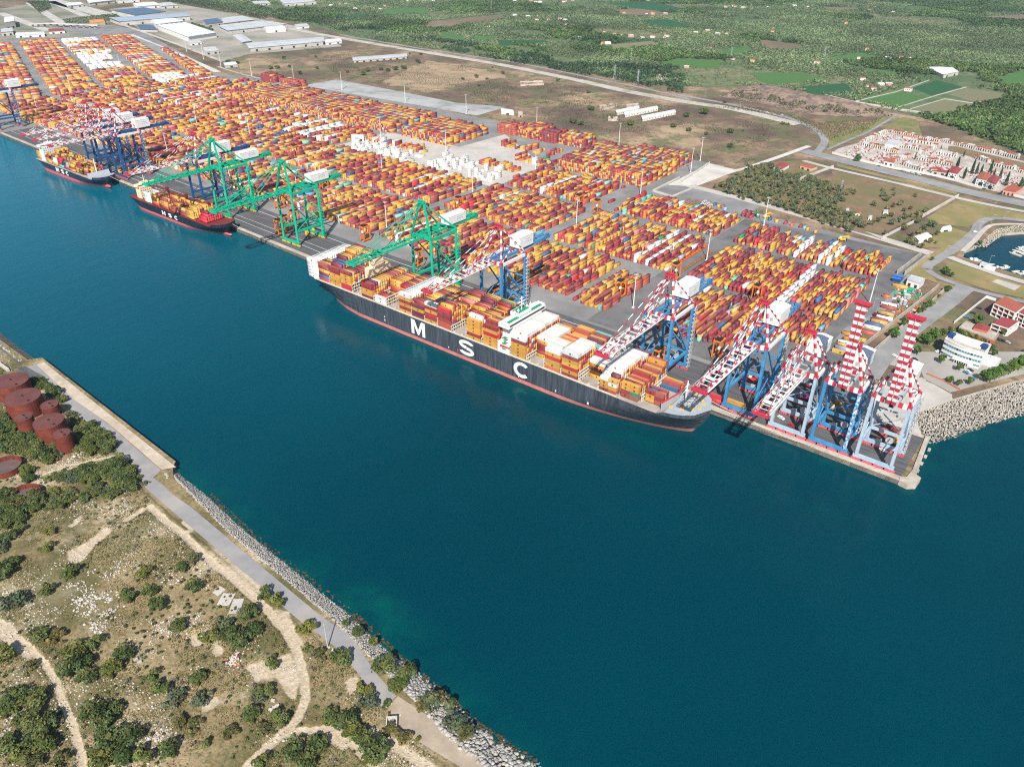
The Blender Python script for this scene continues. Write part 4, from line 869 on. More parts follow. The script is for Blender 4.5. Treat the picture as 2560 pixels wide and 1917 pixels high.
def crane(name, xc, yf, gauge, hw, zb, za, ya, reach, tail, label, leg, up, style='striped', raised=False, legs_sloped=0, house=(30, 9, 12, 8), zp=15, patch=None, gz=GZ, rz=0, girder=None, rust=False):
    """leg/up: leg and upper-works materials; yf: water-side rail; heights above the quay"""
    root = empty(name, (xc, yf, gz), rz, label, 'quay crane', 'ship-to-shore cranes along the quay')
    red, wht = (CR_RED, CR_WHITE) if style == 'striped' else (up, up)
    ST = [red, wht]; g = gauge; gm = girder or leg
    for y in (0, g):
        for sx in (-1, 1):
            for q in (0, 1):
                mb = MB(); x = sx*(hw-1.2-q*6.6)
                mb.box((x, y, 1.35), (5.6, 1.3, .9))
                for w in (-2, -.7, .7, 2): mb.tube((x+w, y-.45, .5), (x+w, y+.45, .5), .5, None, 8)
                mb.box((x, y, 2.1), (2.2, 1.1, .8)); mb.obj('bogie', CR_BOGIE if style == 'striped' else M_YELP, root)
        MB().box((0, y, 3.5), (2*hw+1.6, 1.6, 2.2)).obj('sill_beam', leg if not patch else CR_BLUE, root)
    sl = legs_sloped
    for i, (y, sy) in enumerate(((0, 1), (g, -1))):
        for sx in (-1, 1):
            mb = MB()
            if style == 'green': mb.tube((sx*(hw-1), y, 4.5), (sx*(hw-1-sl), y, zb), 1.15, 1.05, 10)
            else: mb.beam((sx*(hw-1), y, 4.5), (sx*(hw-1-sl), y, zb), 1.7, 2.1)
            mb.obj('leg', patch if patch and sx > 0 else leg, root)
    for sx in (-1, 1):
        x = sx*(hw-1-sl*.25)
        MB().beam((x, 1.2, zp), (x, g-1.2, zp), 1.5, 2.0).obj('portal_beam', leg, root)
        x2 = sx*(hw-1-sl)
        mb = MB()
        mb.beam((x2, 1, zb-1), (x2, g+1, zb-1), 1.5, 2.2); mb.obj('side_girder', up if style == 'green' else wht, root)
        mb = MB(); mb.beam((x, g-1, zp+1), (x2, 1.2, zb-3), .95) if style == 'green' else mb.beam((x, g-1, zp+1), (x2, g*.15, zb-3), .9)
        mb.beam((x, 1.2, zp+1), (x, g*.5, zp+9), .5); mb.beam((x, g*.62, zp+(zb-zp)*.36), (x, g-1, zp+(zb-zp)*.36), .5)
        mb.obj('diagonal_brace', leg, root)
    mb = MB(); mb.beam((-(hw-1), g, zp), (hw-1, g, zp), 1.3, 1.8); mb.beam((-(hw-1), g, zp+1), (hw-1-sl, g, zb*.62), .6); mb.beam((hw-1, g, zp+1), (-(hw-1-sl), g, zb*.62), .6); mb.beam((-(hw-1), g, zb*.62), (hw-1, g, zb*.62), .9); mb.obj('rear_bracing', leg, root)
    xw = hw-1-sl
    for y in (0, g):
        mb = MB(); mb.stripe((-xw-1, y, zb), (xw+1, y, zb), 1.8, 2.6, 9) if style == 'striped' else mb.beam((-xw-1, y, zb), (xw+1, y, zb), 1.8, 2.6)
        mb.obj('cross_beam', ST, root)
    # apex frame
    for sx in (-1, 1):
        mb = MB(); a = (sx*xw, 0, zb+1.2); b = (sx*2.2, ya, za)
        mb.stripe(a, b, 1.2, 1.3, 9) if style == 'striped' else mb.beam(a, b, 1.5, 1.5); mb.obj('apex_leg', ST, root)
        mb = MB(); a = (sx*2.4, ya, za-.5); b = (sx*xw, g, zb+1.2)
        mb.stripe(a, b, .8, .8, 11) if style == 'striped' else mb.beam(a, b, 1.2, 1.2); mb.obj('backstay', ST, root)
        mb = MB(); a = (sx*xw, 0, zb+1); b = (sx*xw, g*.95, zb+1)
        if style == 'striped': mb.stripe((sx*xw, g*.4, zb+9), (sx*xw*1.0, 1, zb+1.5), .6, .6, 6); mb.stripe((sx*xw, g*.4, zb+9), (sx*xw, g, zb+1.5), .6, .6, 6); mb.obj('side_strut', ST, root)
        else: mb.beam((sx*(xw+2.2)/2, ya*.5, (za+zb)/2), (sx*xw, g*.5, zb+1), .7); mb.obj('side_strut', ST, root)
    mb = MB(); mb.box((0, ya, za+.6), (6.5, 3.2, 1.2)); mb.box((0, ya, za+2.2), (6.5, .2, .2)); mb.box((0, ya-1.5, za+2.2), (6.5, .15, .2))
    for x in (-2.6, -.9, .9, 2.6): mb.tube((x, ya-.9, za+1.6), (x, ya+.9, za+1.6), .8, None, 8); mb.box((x, ya+1.5, za+1.8), (.15, .15, 1.6))
    mb.beam((-3.5, ya*.5, (za+zb)/2), (3.5, ya*.5, (za+zb)/2), .7); mb.obj('apex_head', up if style == 'green' else CR_RED, root)
    # girder over the portal and tail
    gx = 3.2; mb = MB()
    for sx in (-1, 1): mb.beam((sx*gx, -2, zb+.4), (sx*gx, tail, zb+.4), 1.1, 2.3)
    for y in np.arange(2, tail, 6.5): mb.beam((-gx, y, zb+1.2), (gx, y, zb+1.2), .5, .5)
    mb.obj('girder', gm, root)
    mb = MB()
    for sx in (-1, 1):
        for y in np.arange(tail-12, tail+.1, 3): mb.box((sx*4.6, y, zb+2.8), (.2, .2, 3))
        mb.box((sx*4.6, tail-6, zb+4.2), (.2, 12, .25)); mb.box((sx*4.6, tail-6, zb+2.6), (.2, 12, .2))
    for q in np.arange(-12, .1, 2): mb.box((0, tail+q, zb+1.3), (9.4, .35, .35)); mb.box((0, tail+q, zb+4.2), (9.4, .15, .15))
    mb.box((2.6, tail-3, zb+2.4), (2, 3, 1.6)); mb.obj('tail_platform', CR_GREEN if style == 'green' else (CR_NAVY if leg is CR_NAVY else CR_BLUE), root)
    # boom
    if raised: e = Vector((0, -math.cos(R(84)), math.sin(R(84)))); nrm = Vector((0, math.sin(R(84)), math.cos(R(84)))); h0 = Vector((0, -2.2, zb+.4))
    else: e = Vector((0, -1, 0)); nrm = Vector((0, 0, 1)); h0 = Vector((0, -2.2, zb+.4))
    n = 25 if raised else int(reach/3.2)|1; mb = MB()
    bw, bh = (2.3, 1.5) if raised else (.85, 1.7)
    for sx in (-1, 1):
        o = Vector((sx*(1.4 if raised else gx), 0, 0))
        if style == 'green':
            mb.beam(h0+o, h0+o+e*reach, bw, bh)
            for k in range(11): p = h0+o+Vector((sx*.6, 0, -.6)); q = reach*.48/11; mb.beam(p+e*(reach*.52+k*q), p+e*(reach*.52+(k+1)*q), .3, 1.3, 1+k % 2)
        else: mb.stripe(h0+o, h0+o+e*reach, bw, bh, n)
    for k in range(int(reach/5)):
        p = h0+e*(k*5+2.5)+nrm*.9; mb.beam(p-Vector((gx, 0, 0)), p+Vector((gx, 0, 0)), .4, .4, 1 if style == 'striped' else 0)
        if not raised and style == 'green' and k % 2:
            p2 = p+e*5; mb.beam(p+Vector((gx if k % 2 else -gx, 0, 0)), p2+Vector((-gx if k % 2 else gx, 0, 0)), .3, .3, 1 if style == 'striped' else 0)
    bo = mb.obj('boom', [mat('rusty_boom', (.42, .24, .17), .7, .3, .3, (.6, .5, .45), (.2, .5, .1)), CR_WHITE] if rust else ST if style == 'striped' else [up, CR_RED, CR_WHITE], root)
    mb = MB(); t = h0+e*reach
    mb.beam(t-Vector((gx+1.6, 0, 0)), t+Vector((gx+1.6, 0, 0)), 2.2, 1.6)
    for x in (-3.4, -1.2, 1.2, 3.4): mb.tube(t+Vector((x, 0, 0))-e*1.5-nrm*.8, t+Vector((x, 0, 0))-e*1.5+nrm*1.4, .6, None, 8)
    if not raised:
        mb.box(t-e*3+nrm*1.6, (9.4, .2, .2)); mb.box(t+nrm*2.2, (9.4, .2, .2))
    mb.obj('boom_tip', CR_RED if style == 'striped' else up, bo)
    if not raised:     # walkway rails and rope gear along the boom
        mb = MB()
        for sx in (-1, 1):
            x = sx*(gx+1.5); mb.beam(h0+Vector((x, 0, 1.5)), h0+Vector((x, 0, 1.5))+e*reach, .18); mb.beam(h0+Vector((x-sx*.5, 0, -.2)), h0+Vector((x-sx*.5, 0, -.2))+e*reach, .9, .15)
            for k in range(int(reach/4)): mb.beam(h0+Vector((x, 0, -.2))+e*(k*4), h0+Vector((x, 0, 1.5))+e*(k*4), .14)
        for k in range(4): mb.box(h0+e*(reach*(.2+.2*k))+nrm*1.9, (5.5, 1.6, 1.1))
        mb.obj('walkway', CR_WHITE if style == 'striped' else up, bo)
    # stays
    pe = Vector((0, ya, za))
    for sx in (-1, 1):
        if raised:
            mid = h0+Vector((0, 6.5, reach*.34)); mb = MB(); mb.stripe(pe+Vector((sx*2.4, 0, 0)), mid+Vector((sx*2.4, 2, 4)), .5, .5, 5); mb.stripe(mid+Vector((sx*2.4, 2, 4)), h0+e*reach*.55+nrm*1.2+Vector((sx*2, 0, 0)), .5, .5, 7); mb.obj('tie_rod', ST, root)
        else:
            for f in (.45, .94):
                for dx in (2.8,):
                    mb = MB(); a = pe+Vector((sx*(dx-1), -1, .4)); b = h0+e*reach*f+nrm*1.2+Vector((sx*dx, 0, 0))
                    mb.stripe(a, b, .42, .42, 13) if style == 'striped' else mb.beam(a, b, .5, .5); mb.obj('tie_rod', ST, root)
    # machinery house
    hy, hwid, hl, hh = house; mb = MB(); zz = zb+2.2
    mb.box((0, hy, zz+hh/2), (hwid, hl, hh))
    ho = mb.obj('machinery_house', CR_WHITE, root)
    mb = MB(); a, b = hwid/2+.25, hl/2+.25; z0, z1 = zz+hh, zz+hh+1.6
    mb.add([(-a, hy-b, z0), (a, hy-b, z0), (a, hy+b, z0), (-a, hy+b, z0), (0, hy-b+1.5, z1), (0, hy+b-1.5, z1)], [(0, 1, 4), (1, 2, 5, 4), (2, 3, 5), (3, 0, 4, 5), (3, 2, 1, 0)]); mb.obj('roof', CR_ROOF, ho)
    mb = MB()
    for k in range(3): mb.box((hwid/2+.05, hy+hl*(.0+.13*k), zz+hh*.45), (.1, hl*.07, .8)); 
    mb.box((hwid/2+.05, hy+hl*.12, zz+hh*.68), (.1, hl*.34, .35)); mb.box((0, hy-hl/2-.05, zz+hh*.4), (2, .1, 2.4)); mb.obj('vent', M_GREYST, ho)
    # trolley cab
    ty = g*.35 if raised else -8; mb = MB(); mb.box((0, ty, zb-1.2), (5.6, 5, .9)); mb.box((0, ty-3.6, zb-3.2), (2.6, 3, 2.8)); cb = mb.obj('operator_cab', CR_WHITE, root)
    MB().box((0, ty-5.12, zb-3.4), (2.3, .1, 1.8)).obj('window', M_GLASS, cb)
    # stair tower on the rear leg
    mb = MB(); x = hw+.9; z = 3
    while z < zb-3:
        mb.box((x, g+.4, z), (1.5, 3.4, .16)); mb.beam((x, g-1.2, z), (x, g+1.8, z+3.2), .6, .12); mb.box((x+.7, g+.4, z+.9), (.1, 3.4, .1)); z += 3.2
    for y in (g-1.3, g+2.1): mb.beam((x+.7, y, 2), (x+.7, y, zb-2), .16)
    mb.obj('stairway', CR_GREEN if style == 'green' else M_GREYST, root)
    # cable reel and drive cabinet
    mb = MB(); mb.tube((hw*.2, g+1.2 if style == 'striped' else g*.55, 7.2), (hw*.2, g+1.8 if style == 'striped' else g*.55+.6, 7.2), 2.3, None, 16); mb.box((-hw*.3, g, 5.8), (3, 1.4, 2)); mb.obj('cable_reel', M_GREYST if style == 'striped' else M_YELP, root)
    return root
TA = dict(gauge=30, hw=11, zb=52, za=77, ya=9, reach=69, tail=72, house=(38, 10.5, 17, 9), leg=CR_BLUE, up=CR_RED)
crane('quay_crane', -352.5, 426.5, label='blue crane with striped boom lowered over the middle of the large ship', **TA)
crane('quay_crane', -207.5, 426.5, label='blue crane with striped boom lowered over the forward stacks of the large ship', **TA)
crane('quay_crane', -143, 426.5, label='blue crane with striped boom lowered over the large ship bow', **TA)
TB = dict(gauge=20.5, hw=11, zb=45, za=70, ya=4, reach=57, tail=42, house=(29, 10.5, 15, 8.5), zp=13)
crane('quay_crane', -110, 424.6, label='pale blue crane with rusty lowered boom beside the large ship bow', leg=CR_PALE, up=CR_RED, girder=M_GREYST, rust=True, **TB)
crane('quay_crane', -84, 424.6, label='crane with flaking blue legs and striped boom raised upright', leg=CR_BLUE, up=CR_RED, raised=True, patch=CR_PATCHY, girder=M_GREYST, **TB)
crane('quay_crane', -56.8, 424.4, label='pale blue crane with upright striped boom at the very end of the quay', leg=CR_PALE, up=CR_RED, raised=True, girder=M_GREYST, **TB)
TG = dict(gauge=30.5, hw=12, zb=52.5, za=80, ya=2.5, reach=74, tail=68, house=(40, 9, 22, 7), leg=CR_GREEN, up=CR_GREEN, style='green', legs_sloped=.6)
crane('quay_crane', -429.5, 430, label='green crane reaching over the stern of the large ship', **TG)
crane('quay_crane', -611, 433, label='green crane standing on the open quay over the bow with red cranes', **TG)
crane('quay_crane', -729, 437.5, label='green crane behind the feeder ship with dark red deck cranes', **TG)
TN = dict(TA, leg=CR_NAVY)
crane('quay_crane', -775, 439, label='dark blue crane half hidden behind the green cranes', **TN)
crane('quay_crane', -942, 441, label='nearest dark blue crane over the farthest ship', **TN)
crane('quay_crane', -981, 442.5, label='middle dark blue crane over the farthest ship', **TN)
crane('quay_crane', -1014, 443.5, label='dark blue crane beyond the stern of the farthest ship', **TN)
crane('quay_crane', -1308, 451, label='dark blue crane at the left end of the quay', **TN)
# ================================================================ straddle carriers
def carrier():
    root = empty('straddle_carrier', (0, 0, 0)); OR = mat('carrier_orange', (.62, .17, .02), .5, .16, .6)
    H, W, L = 14.5, 4.9, 9.4
    for sx in (-1, 1):
        MB().box((sx*W/2, 0, 1.6), (.9, L, 1.2)).obj('base_beam', OR, root)
        for y in (-L/2+.7, L/2-.7): MB().box((sx*W/2, y, (H+2)/2+.2), (.75, .9, H-2)).obj('leg', OR, root)
        for y in (-3.6, -1.3, 1.3, 3.6): MB().tube((sx*W/2-.35, y, .75), (sx*W/2+.35, y, .75), .75, None, 12).obj('wheel', M_BLACK, root)
    mb = MB()
    for sx in (-1, 1): mb.box((sx*W/2, 0, H), (.9, L, 1.1))
    for y in (-L/2+.7, L/2-.7): mb.box((0, y, H), (W, .8, 1.0))
    mb.obj('top_frame', OR, root)
    mb = MB(); mb.box((0, -1.5, H+1.1), (4.2, 4.2, 1.6)); mb.box((.4, 2.2, H+.8), (2.2, 1.8, 1.0)); mb.obj('engine_deck', M_BLACK, root)
    mb = MB(); mb.box((0, 0, 7.2), (2.4, 6.2, .5)); mb.box((0, 2.9, 6.9), (2.3, .4, .9)); mb.box((0, -2.9, 6.9), (2.3, .4, .9))
    for y in (-2.4, 2.4): mb.beam((-1, y, 7.3), (-1, y, H), .12); mb.beam((1, y, 7.3), (1, y, H), .12)
    mb.obj('spreader', OR, root)
    mb = MB(); mb.box((W/2+.1, -L/2-.7, 10.8), (1.5, 1.6, 2.1)); c = mb.obj('cab', M_WHITE, root)
    return root
c0 = carrier(); ck = kids_of(c0)
CARR = [(-550, 611, 'in the aisle left of the green cranes'), (-453, 701, 'left of a pair beside the parked white container'), (-428, 699, 'right of a pair beside the parked white container'), (-298, 533, 'among sparse rows behind the deckhouse of the large ship'), (-279, 596, 'at the foot of the long orange beam lane'),
        (-187, 488, 'in shadow behind the two lowered striped booms'), (-204, 598, 'behind the machinery house of the bow crane'), (-563, 486, 'alone on the apron behind the large ship stern'), (-642, 444, 'nearest of three under the open quay green crane'), (-647, 454, 'middle of three under the open quay green crane'),
        (-652, 470, 'rear of three under the open quay green crane'), (-707, 493, 'behind the middle green crane'), (-721, 567, 'at the end of a row behind the middle green crane'), (-478, 474, 'under the green crane at the ship stern'), (-539, 507, 'lifting a red container near the ship stern'),
        (-978, 494, 'below the dark blue cranes'), (-943, 457, 'between the two feeder ships'), (-857, 634, 'in the far aisle between stacks'), (-372, 455, 'under the middle blue crane'), (-215, 448, 'under the crane over the forward stacks'), (-1345, 640, 'far away by a lighting mast')]
for i, (x, y, w_) in enumerate(CARR):
    o = c0 if i == 0 else copy_tree(c0, None, ck)
    o.location = (x, y, GZ+.1); tag(o, 'tall orange straddle carrier '+w_, 'straddle carrier', 'orange straddle carriers in the yard')
# ================================================================ lighting masts
def mast():
    root = empty('lighting_mast', (0, 0, 0)); mb = MB(); mb.tube((0, 0, 0), (0, 0, 30), .5, .24, 8); mb.box((0, 0, .4), (1.8, 1.8, .8)); mb.obj('pole', M_WHITE, root)
    mb = MB(); mb.tube((0, 0, 29.2), (0, 0, 29.6), 1.5, None, 8)
    for k in range(8): a = k*math.pi/4; mb.box((1.6*math.cos(a), 1.6*math.sin(a), 29.9), (.6, .6, .5), 0, a)
    mb.obj('lamp_head', M_GREYST, root); return root
m0 = mast(); mk = kids_of(m0)
MASTS = [(-127, 655, 'at the yard end wall'), (-276, 653, 'between the two big near blocks'), (-421, 648, 'beside the pair of carriers'), (-570, 657, 'at the corner of the reefer area'), (-716, 655, 'in the aisle left of the reefers'), (-272, 779, 'by the olive orchard fence'), (-278, 521, 'behind the forward container stacks'), (-424, 785, 'at the foot of the high stack'),
         (-566, 518, 'beside the lone carrier on the apron'), (-841, 772, 'by the parked blue container'), (-972, 770, 'at the front of the long high stack'), (-983, 654, 'in an aisle far behind the middle green crane'), (-1104, 647, 'in a far aisle behind the striped cranes'), (-987, 529, 'behind the dark blue cranes'), (-1232, 650, 'in the far second aisle'), (-1342, 525, 'near the left end of the quay'),
         (-1343, 644, 'in the far left aisle'), (-1487, 646, 'at the turn of the north yard'), (-1472, 763, 'at the turn of the third aisle'), (-1357, 770, 'among carriers at the far third aisle'), (-568, 775, 'in front of the open pad'), (-718, 775, 'beside the reefer lots'), (-708, 966, 'on the brown plain edge behind the maroon stack'), (-560, 960, 'behind the corner high stacks'), (-421, 905, 'at the pale lot corner'), (-436, 962, 'behind the rear high stack'),
         (-1147, 968, 'at the front of the storage pad'), (-985, 966, 'beside the storage pad'), (-850, 968, 'at the right part of the storage pad'), (-1259, 950, 'behind the far rear stacks'), (-1379, 943, 'along the white yard back strip'), (-846, 525, 'behind the dark blue crane half hidden'), (-712, 522, 'under the shadow of the middle green crane'), (-1505, 960, 'far along the white yard back strip'), (-1620, 995, 'farther along the white yard back strip'), (-1740, 1030, 'farthest along the white yard back strip'),
         (-1640, 700, 'in the first north aisle'), (-1790, 752, 'midway along the first north aisle'), (-1620, 810, 'in the second north aisle'), (-1770, 862, 'midway along the second north aisle')]
for i, (x, y, w_) in enumerate(MASTS):
    o = m0 if i == 0 else copy_tree(m0, None, mk)
    o.location = (x, y, GZ+.1); tag(o, 'tall pale lighting mast '+w_, 'lighting mast', 'lighting masts in the container yard')
# ================================================================ rusty tanks on the west bank
M_RUST = mat('rusty_steel', (.17, .037, .021), .8, .24, .12, (.10, .023, .016), (.25, .5, .14)); M_RUSTR = mat('rusty_roof', (.135, .05, .043), .9, .14, .2, (.105, .036, .033), (.08, .52, .12)); M_RUSTF = mat('tank_floor', (.11, .075, .07), .95, .2, .2)
def tank(k, left, right, bottom, r_hint, z1, label):
    """rim ends traced on the roof plane z1"""
    a = at(k, *left, z1); b = at(k, *right, z1); c = (a+b)/2; r = r_hint
    root = empty('storage_tank', (c[0], c[1], WZ), 0, label, 'tank', 'rusty storage tanks on the west bank')
    h = z1-WZ; n = 40; mb = MB(); mb.tube((0, 0, 0), (0, 0, h), r, None, n, 0, False)
    for z in (h*.33, h*.66): mb.tube((0, 0, z), (0, 0, z+.15), r+.05, None, n, 0, False)
    for i in range(n): t = 2*math.pi*i/n; mb.box((r*math.cos(t), r*math.sin(t), h/2), (.12, .16, h), 0, t)
    w = mb.obj('wall', M_RUST, root)
    mb = MB(); mb.tube((0, 0, h), (0, 0, h+.35), r+.15, r, n, 0, False); mb.tube((0, 0, h+.35), (0, 0, h+.9), r, .4, n); ro = mb.obj('roof', M_RUSTR, root)
    mb = MB(); mb.tube((0, 0, h+.8), (0, 0, h+1.5), .5, None, 8); mb.box((.9, .2, h+1), (1.6, .3, .3)); mb.box((r*.8, 0, h+.9), (.9, .9, .6)); mb.obj('roof_vent', M_BLACK, ro)
    mb = MB()
    for i in range(n//2): t = 4*math.pi*i/n; mb.box(((r-.1)*math.cos(t), (r-.1)*math.sin(t), h+.9), (.08, .08, 1.1))
    mb.obj('railing', M_RUST, ro)
    return root
def tank2(cx, cy, r, z1, label): # direct placement
    p = (cx, cy); return tank_at(p, r, z1, label)
tank('T', (-60, 520), (300, 420), 0, 10.8, 15.5, 'large rusty tank farthest along the old quay, partly out of view')
tank('T', (40, 700), (472, 610), 0, 10.6, 16, 'large rusty tank with pale dot on its roof behind the small ones')
tank('T', (470, 770), (668, 715), 0, 5.2, 13.5, 'small rusty tank in the back row next to the quay')
tank('T', (168, 905), (374, 855), 0, 5.0, 17, 'tall narrow rusty tank in front of the largest one')
tank('T', (380, 975), (735, 890), 0, 8.6, 16, 'wide rusty tank in the middle of the group')
tank('T', (600, 1105), (812, 1040), 0, 5.0, 16.5, 'tall narrow rusty tank nearest the camera')
for (k, l, r_, z, rr, lab) in (('T', (-130, 1490), (245, 1420), 7.2, 9.0, 'open rusty tank ring cut by the picture edge'), ('4', (30, 1560), (285, 1510), 7.2, 8.4, 'open rusty tank ring with dark floor among shrubs')):
    a = at(k, *l, z); b = at(k, *r_, z); c = (a+b)/2; root = empty('tank_ring', (c[0], c[1], WZ+1.2), 0, lab, 'tank', 'open tank rings on the west bank')
    mb = MB(); n = 36; mb.tube((0, 0, 0), (0, 0, 3.2), rr, None, n, 0, False); mb.tube((0, 0, 3.2), (0, 0, 0), rr-.25, None, n, 0, False); mb.tube((0, 0, 3.1), (0, 0, 3.35), rr+.12, None, n, 0, False)
    for i in range(14): t = i*.45; mb.box(((rr-.4)*math.cos(t), (rr-.4)*math.sin(t), 1.6), (.25, .25, 3))
    mb.obj('wall', M_RUST, root); mb = MB(); mb.tube((0, 0, .3), (0, 0, .45), rr-.3, None, n); mb.obj('base', M_RUSTF, root)
# ================================================================ walls and fences
def wall_run(pts, h, t, m, label, name='concrete_wall', z=GZ, cat='wall', grp=None):
    mb = MB()
    for a, b in zip(pts[:-1], pts[1:]):
        a = Vector((*a, z)); b = Vector((*b, z)); mb.beam(a+Vector((0, 0, h/2)), b+Vector((0, 0, h/2)), t, h)
    return tag(mb.obj(name, m), label, cat, grp)
wall_run(ats('E', [(1525, 640), (1735, 478)]), 4.2, .8, M_CONC, 'inner concrete wall at the upper part of the yard end')
wall_run(ats('E', [(1590, 650), (1808, 480)]), 4.2, .8, M_CONC, 'outer concrete wall at the upper part of the yard end')
wall_run(ats('E', [(1210, 1290), (1430, 1115), (1690, 910), (1880, 755)]), 3.6, .8, M_CONC, 'inner concrete wall along the access road')
wall_run(ats('E', [(1325, 1310), (1560, 1110), (1750, 950), (1945, 775)]), 3.2, .7, M_CONC, 'outer concrete wall along the access road')
wall_run(ats('D', [(1150, 108), (965, 185), (800, 135), (1030, 20)]), 2.2, .7, M_CONCW, 'low pale wall round the empty concrete lot')
wall_run(ats('3', [(0, 1180), (190, 1055)]), 3, .7, M_CONCW, 'pale wall between the yard and the empty lot')
wall_run(ats('K', [(1450, 1068), (1040, 1305)]), 3.5, .8, M_CONCW, 'long white wall between grass field and olive orchard')
wall_run(ats('K', [(940, 1365), (560, 1560)]), 3, .6, M_CONCW, 'broken white wall at the end of the orchard')
wall_run(ats('3', [(770, 1158), (985, 1078)]), 3.2, .7, M_CONCW, 'pale wall behind the dense olive grove')
wall_run(ats('K', [(0, 572), (230, 635), (350, 665), (700, 745), (1080, 810), (1400, 885), (1750, 985)]), 2.6, .6, M_WHITE, 'white cemetery wall along the wide road')
wall_run(ats('K', [(2080, 1060), (2300, 1115)]), 2.6, .6, M_WHITE, 'white wall beside the pink gatehouse')
wall_run(ats('J', [(1490, 490), (1900, 370), (2208, 285), (2500, 200)]), 1.6, 1.0, M_CONC, 'low sea wall behind the concrete armour blocks')
wall_run(ats('J', [(960, 655), (1250, 575), (1490, 490)]), 3.0, .6, M_CONCL, 'grey concrete wall beside the ramp at the quay root')
wall_run(ats('J', [(850, 715), (1080, 800), (1215, 840)]), 1.2, .9, M_CONC, 'low concrete wall behind the last crane')
wall_run(ats('H', [(1400, 870), (1770, 575), (1880, 610)]), 2.4, .4, M_WHITE, 'white wall round the office car park')
wall_run(ats('H', [(1085, 1455), (1290, 1540), (1470, 1640)]), 1.6, .5, mat('brick_low', (.40, .16, .10), .85, .2, .5), 'low brick wall by the lawn')
wall_run(ats('3', [(1130, 655), (1390, 595), (1600, 520)]), 1.6, .6, M_CONCW, 'white wall along the left side of the walled fields')
wall_run(ats('3', [(1130, 660), (1400, 705), (1700, 748)]), 2.2, .6, M_CONCW, 'white wall along the front of the walled fields')
wall_run(ats('3', [(1400, 695), (1640, 620), (1840, 565)]), 1.6, .6, M_CONCW, 'white wall between the walled fields')
wall_run(ats('3', [(1480, 705), (1700, 640), (1890, 668)]), 1.4, .5, M_CONCW, 'low white wall round the pale field')
wall_run(ats('4', [(-10, 700), (60, 750)], WZ), 3.2, 1.6, M_CONCL, 'pale wall at the upper end of the old quay road', z=WZ)
# viaduct beyond the north stacks
P = ats('1', [(190, 178), (330, 172), (500, 180), (640, 186)]); root = empty('viaduct', (0, 0, GZ), 0, 'pale concrete viaduct crossing behind the north stacks', 'bridge')
mb = MB()
for a, b in zip(P[:-1], P[1:]): mb.beam((*a, 8), (*b, 8), 11, 2)
mb.obj('bridge_deck', M_CONCW, root)
SP = smooth_line(P, 4)
for p in SP[1:-1]: MB().box((p[0], p[1], 3.5), (2.2, 5, 7)).obj('pier', M_CONCL, root)
# ================================================================ buildings
M_ROOFG = mat('roof_grey', (.46, .47, .48), .6, .1, .1, (.36, .37, .38), (.05, .55, .1)); M_ROOFW = mat('roof_white', (.60, .60, .595), .55, .06, .1, (.60, .59, .57), (.04, .55, .1)); M_SOLAR = mat('solar_panels', (.035, .06, .13), .3, .2, .3)
M_TILE = mat('red_tile_roof', (.34, .085, .05), .85, .2, .4, (.25, .10, .07), (.2, .55, .1)); M_TILE2 = mat('maroon_roof', (.25, .05, .05), .8, .15, .4); M_WALLW = mat('white_wall', (.66, .63, .58), .85, .1, .4, (.55, .5, .44), (.2, .6, .1)); M_WALLO = mat('ochre_wall', (.56, .40, .22), .85, .1, .4); M_BRICK = mat('brick_wall', (.42, .125, .065), .85, .18, .6); M_WALLP = mat('pink_wall', (.55, .26, .22), .85, .1, .4)
M_RUIN = mat('ruin_wall', (.46, .37, .31), .95, .2, .3); M_SHADE = mat('dark_opening', (.03, .03, .035), .9, .3, .5); M_TEALG = mat('teal_glass', (.07, .20, .22), .2, .15, .4); M_BLUEP = mat('blue_panel', (.015, .05, .17), .4, .15, .4)
def quadframe(P):
    P = [Vector(p) for p in P]; c = sum(P, Vector((0, 0)))/4; return P, c
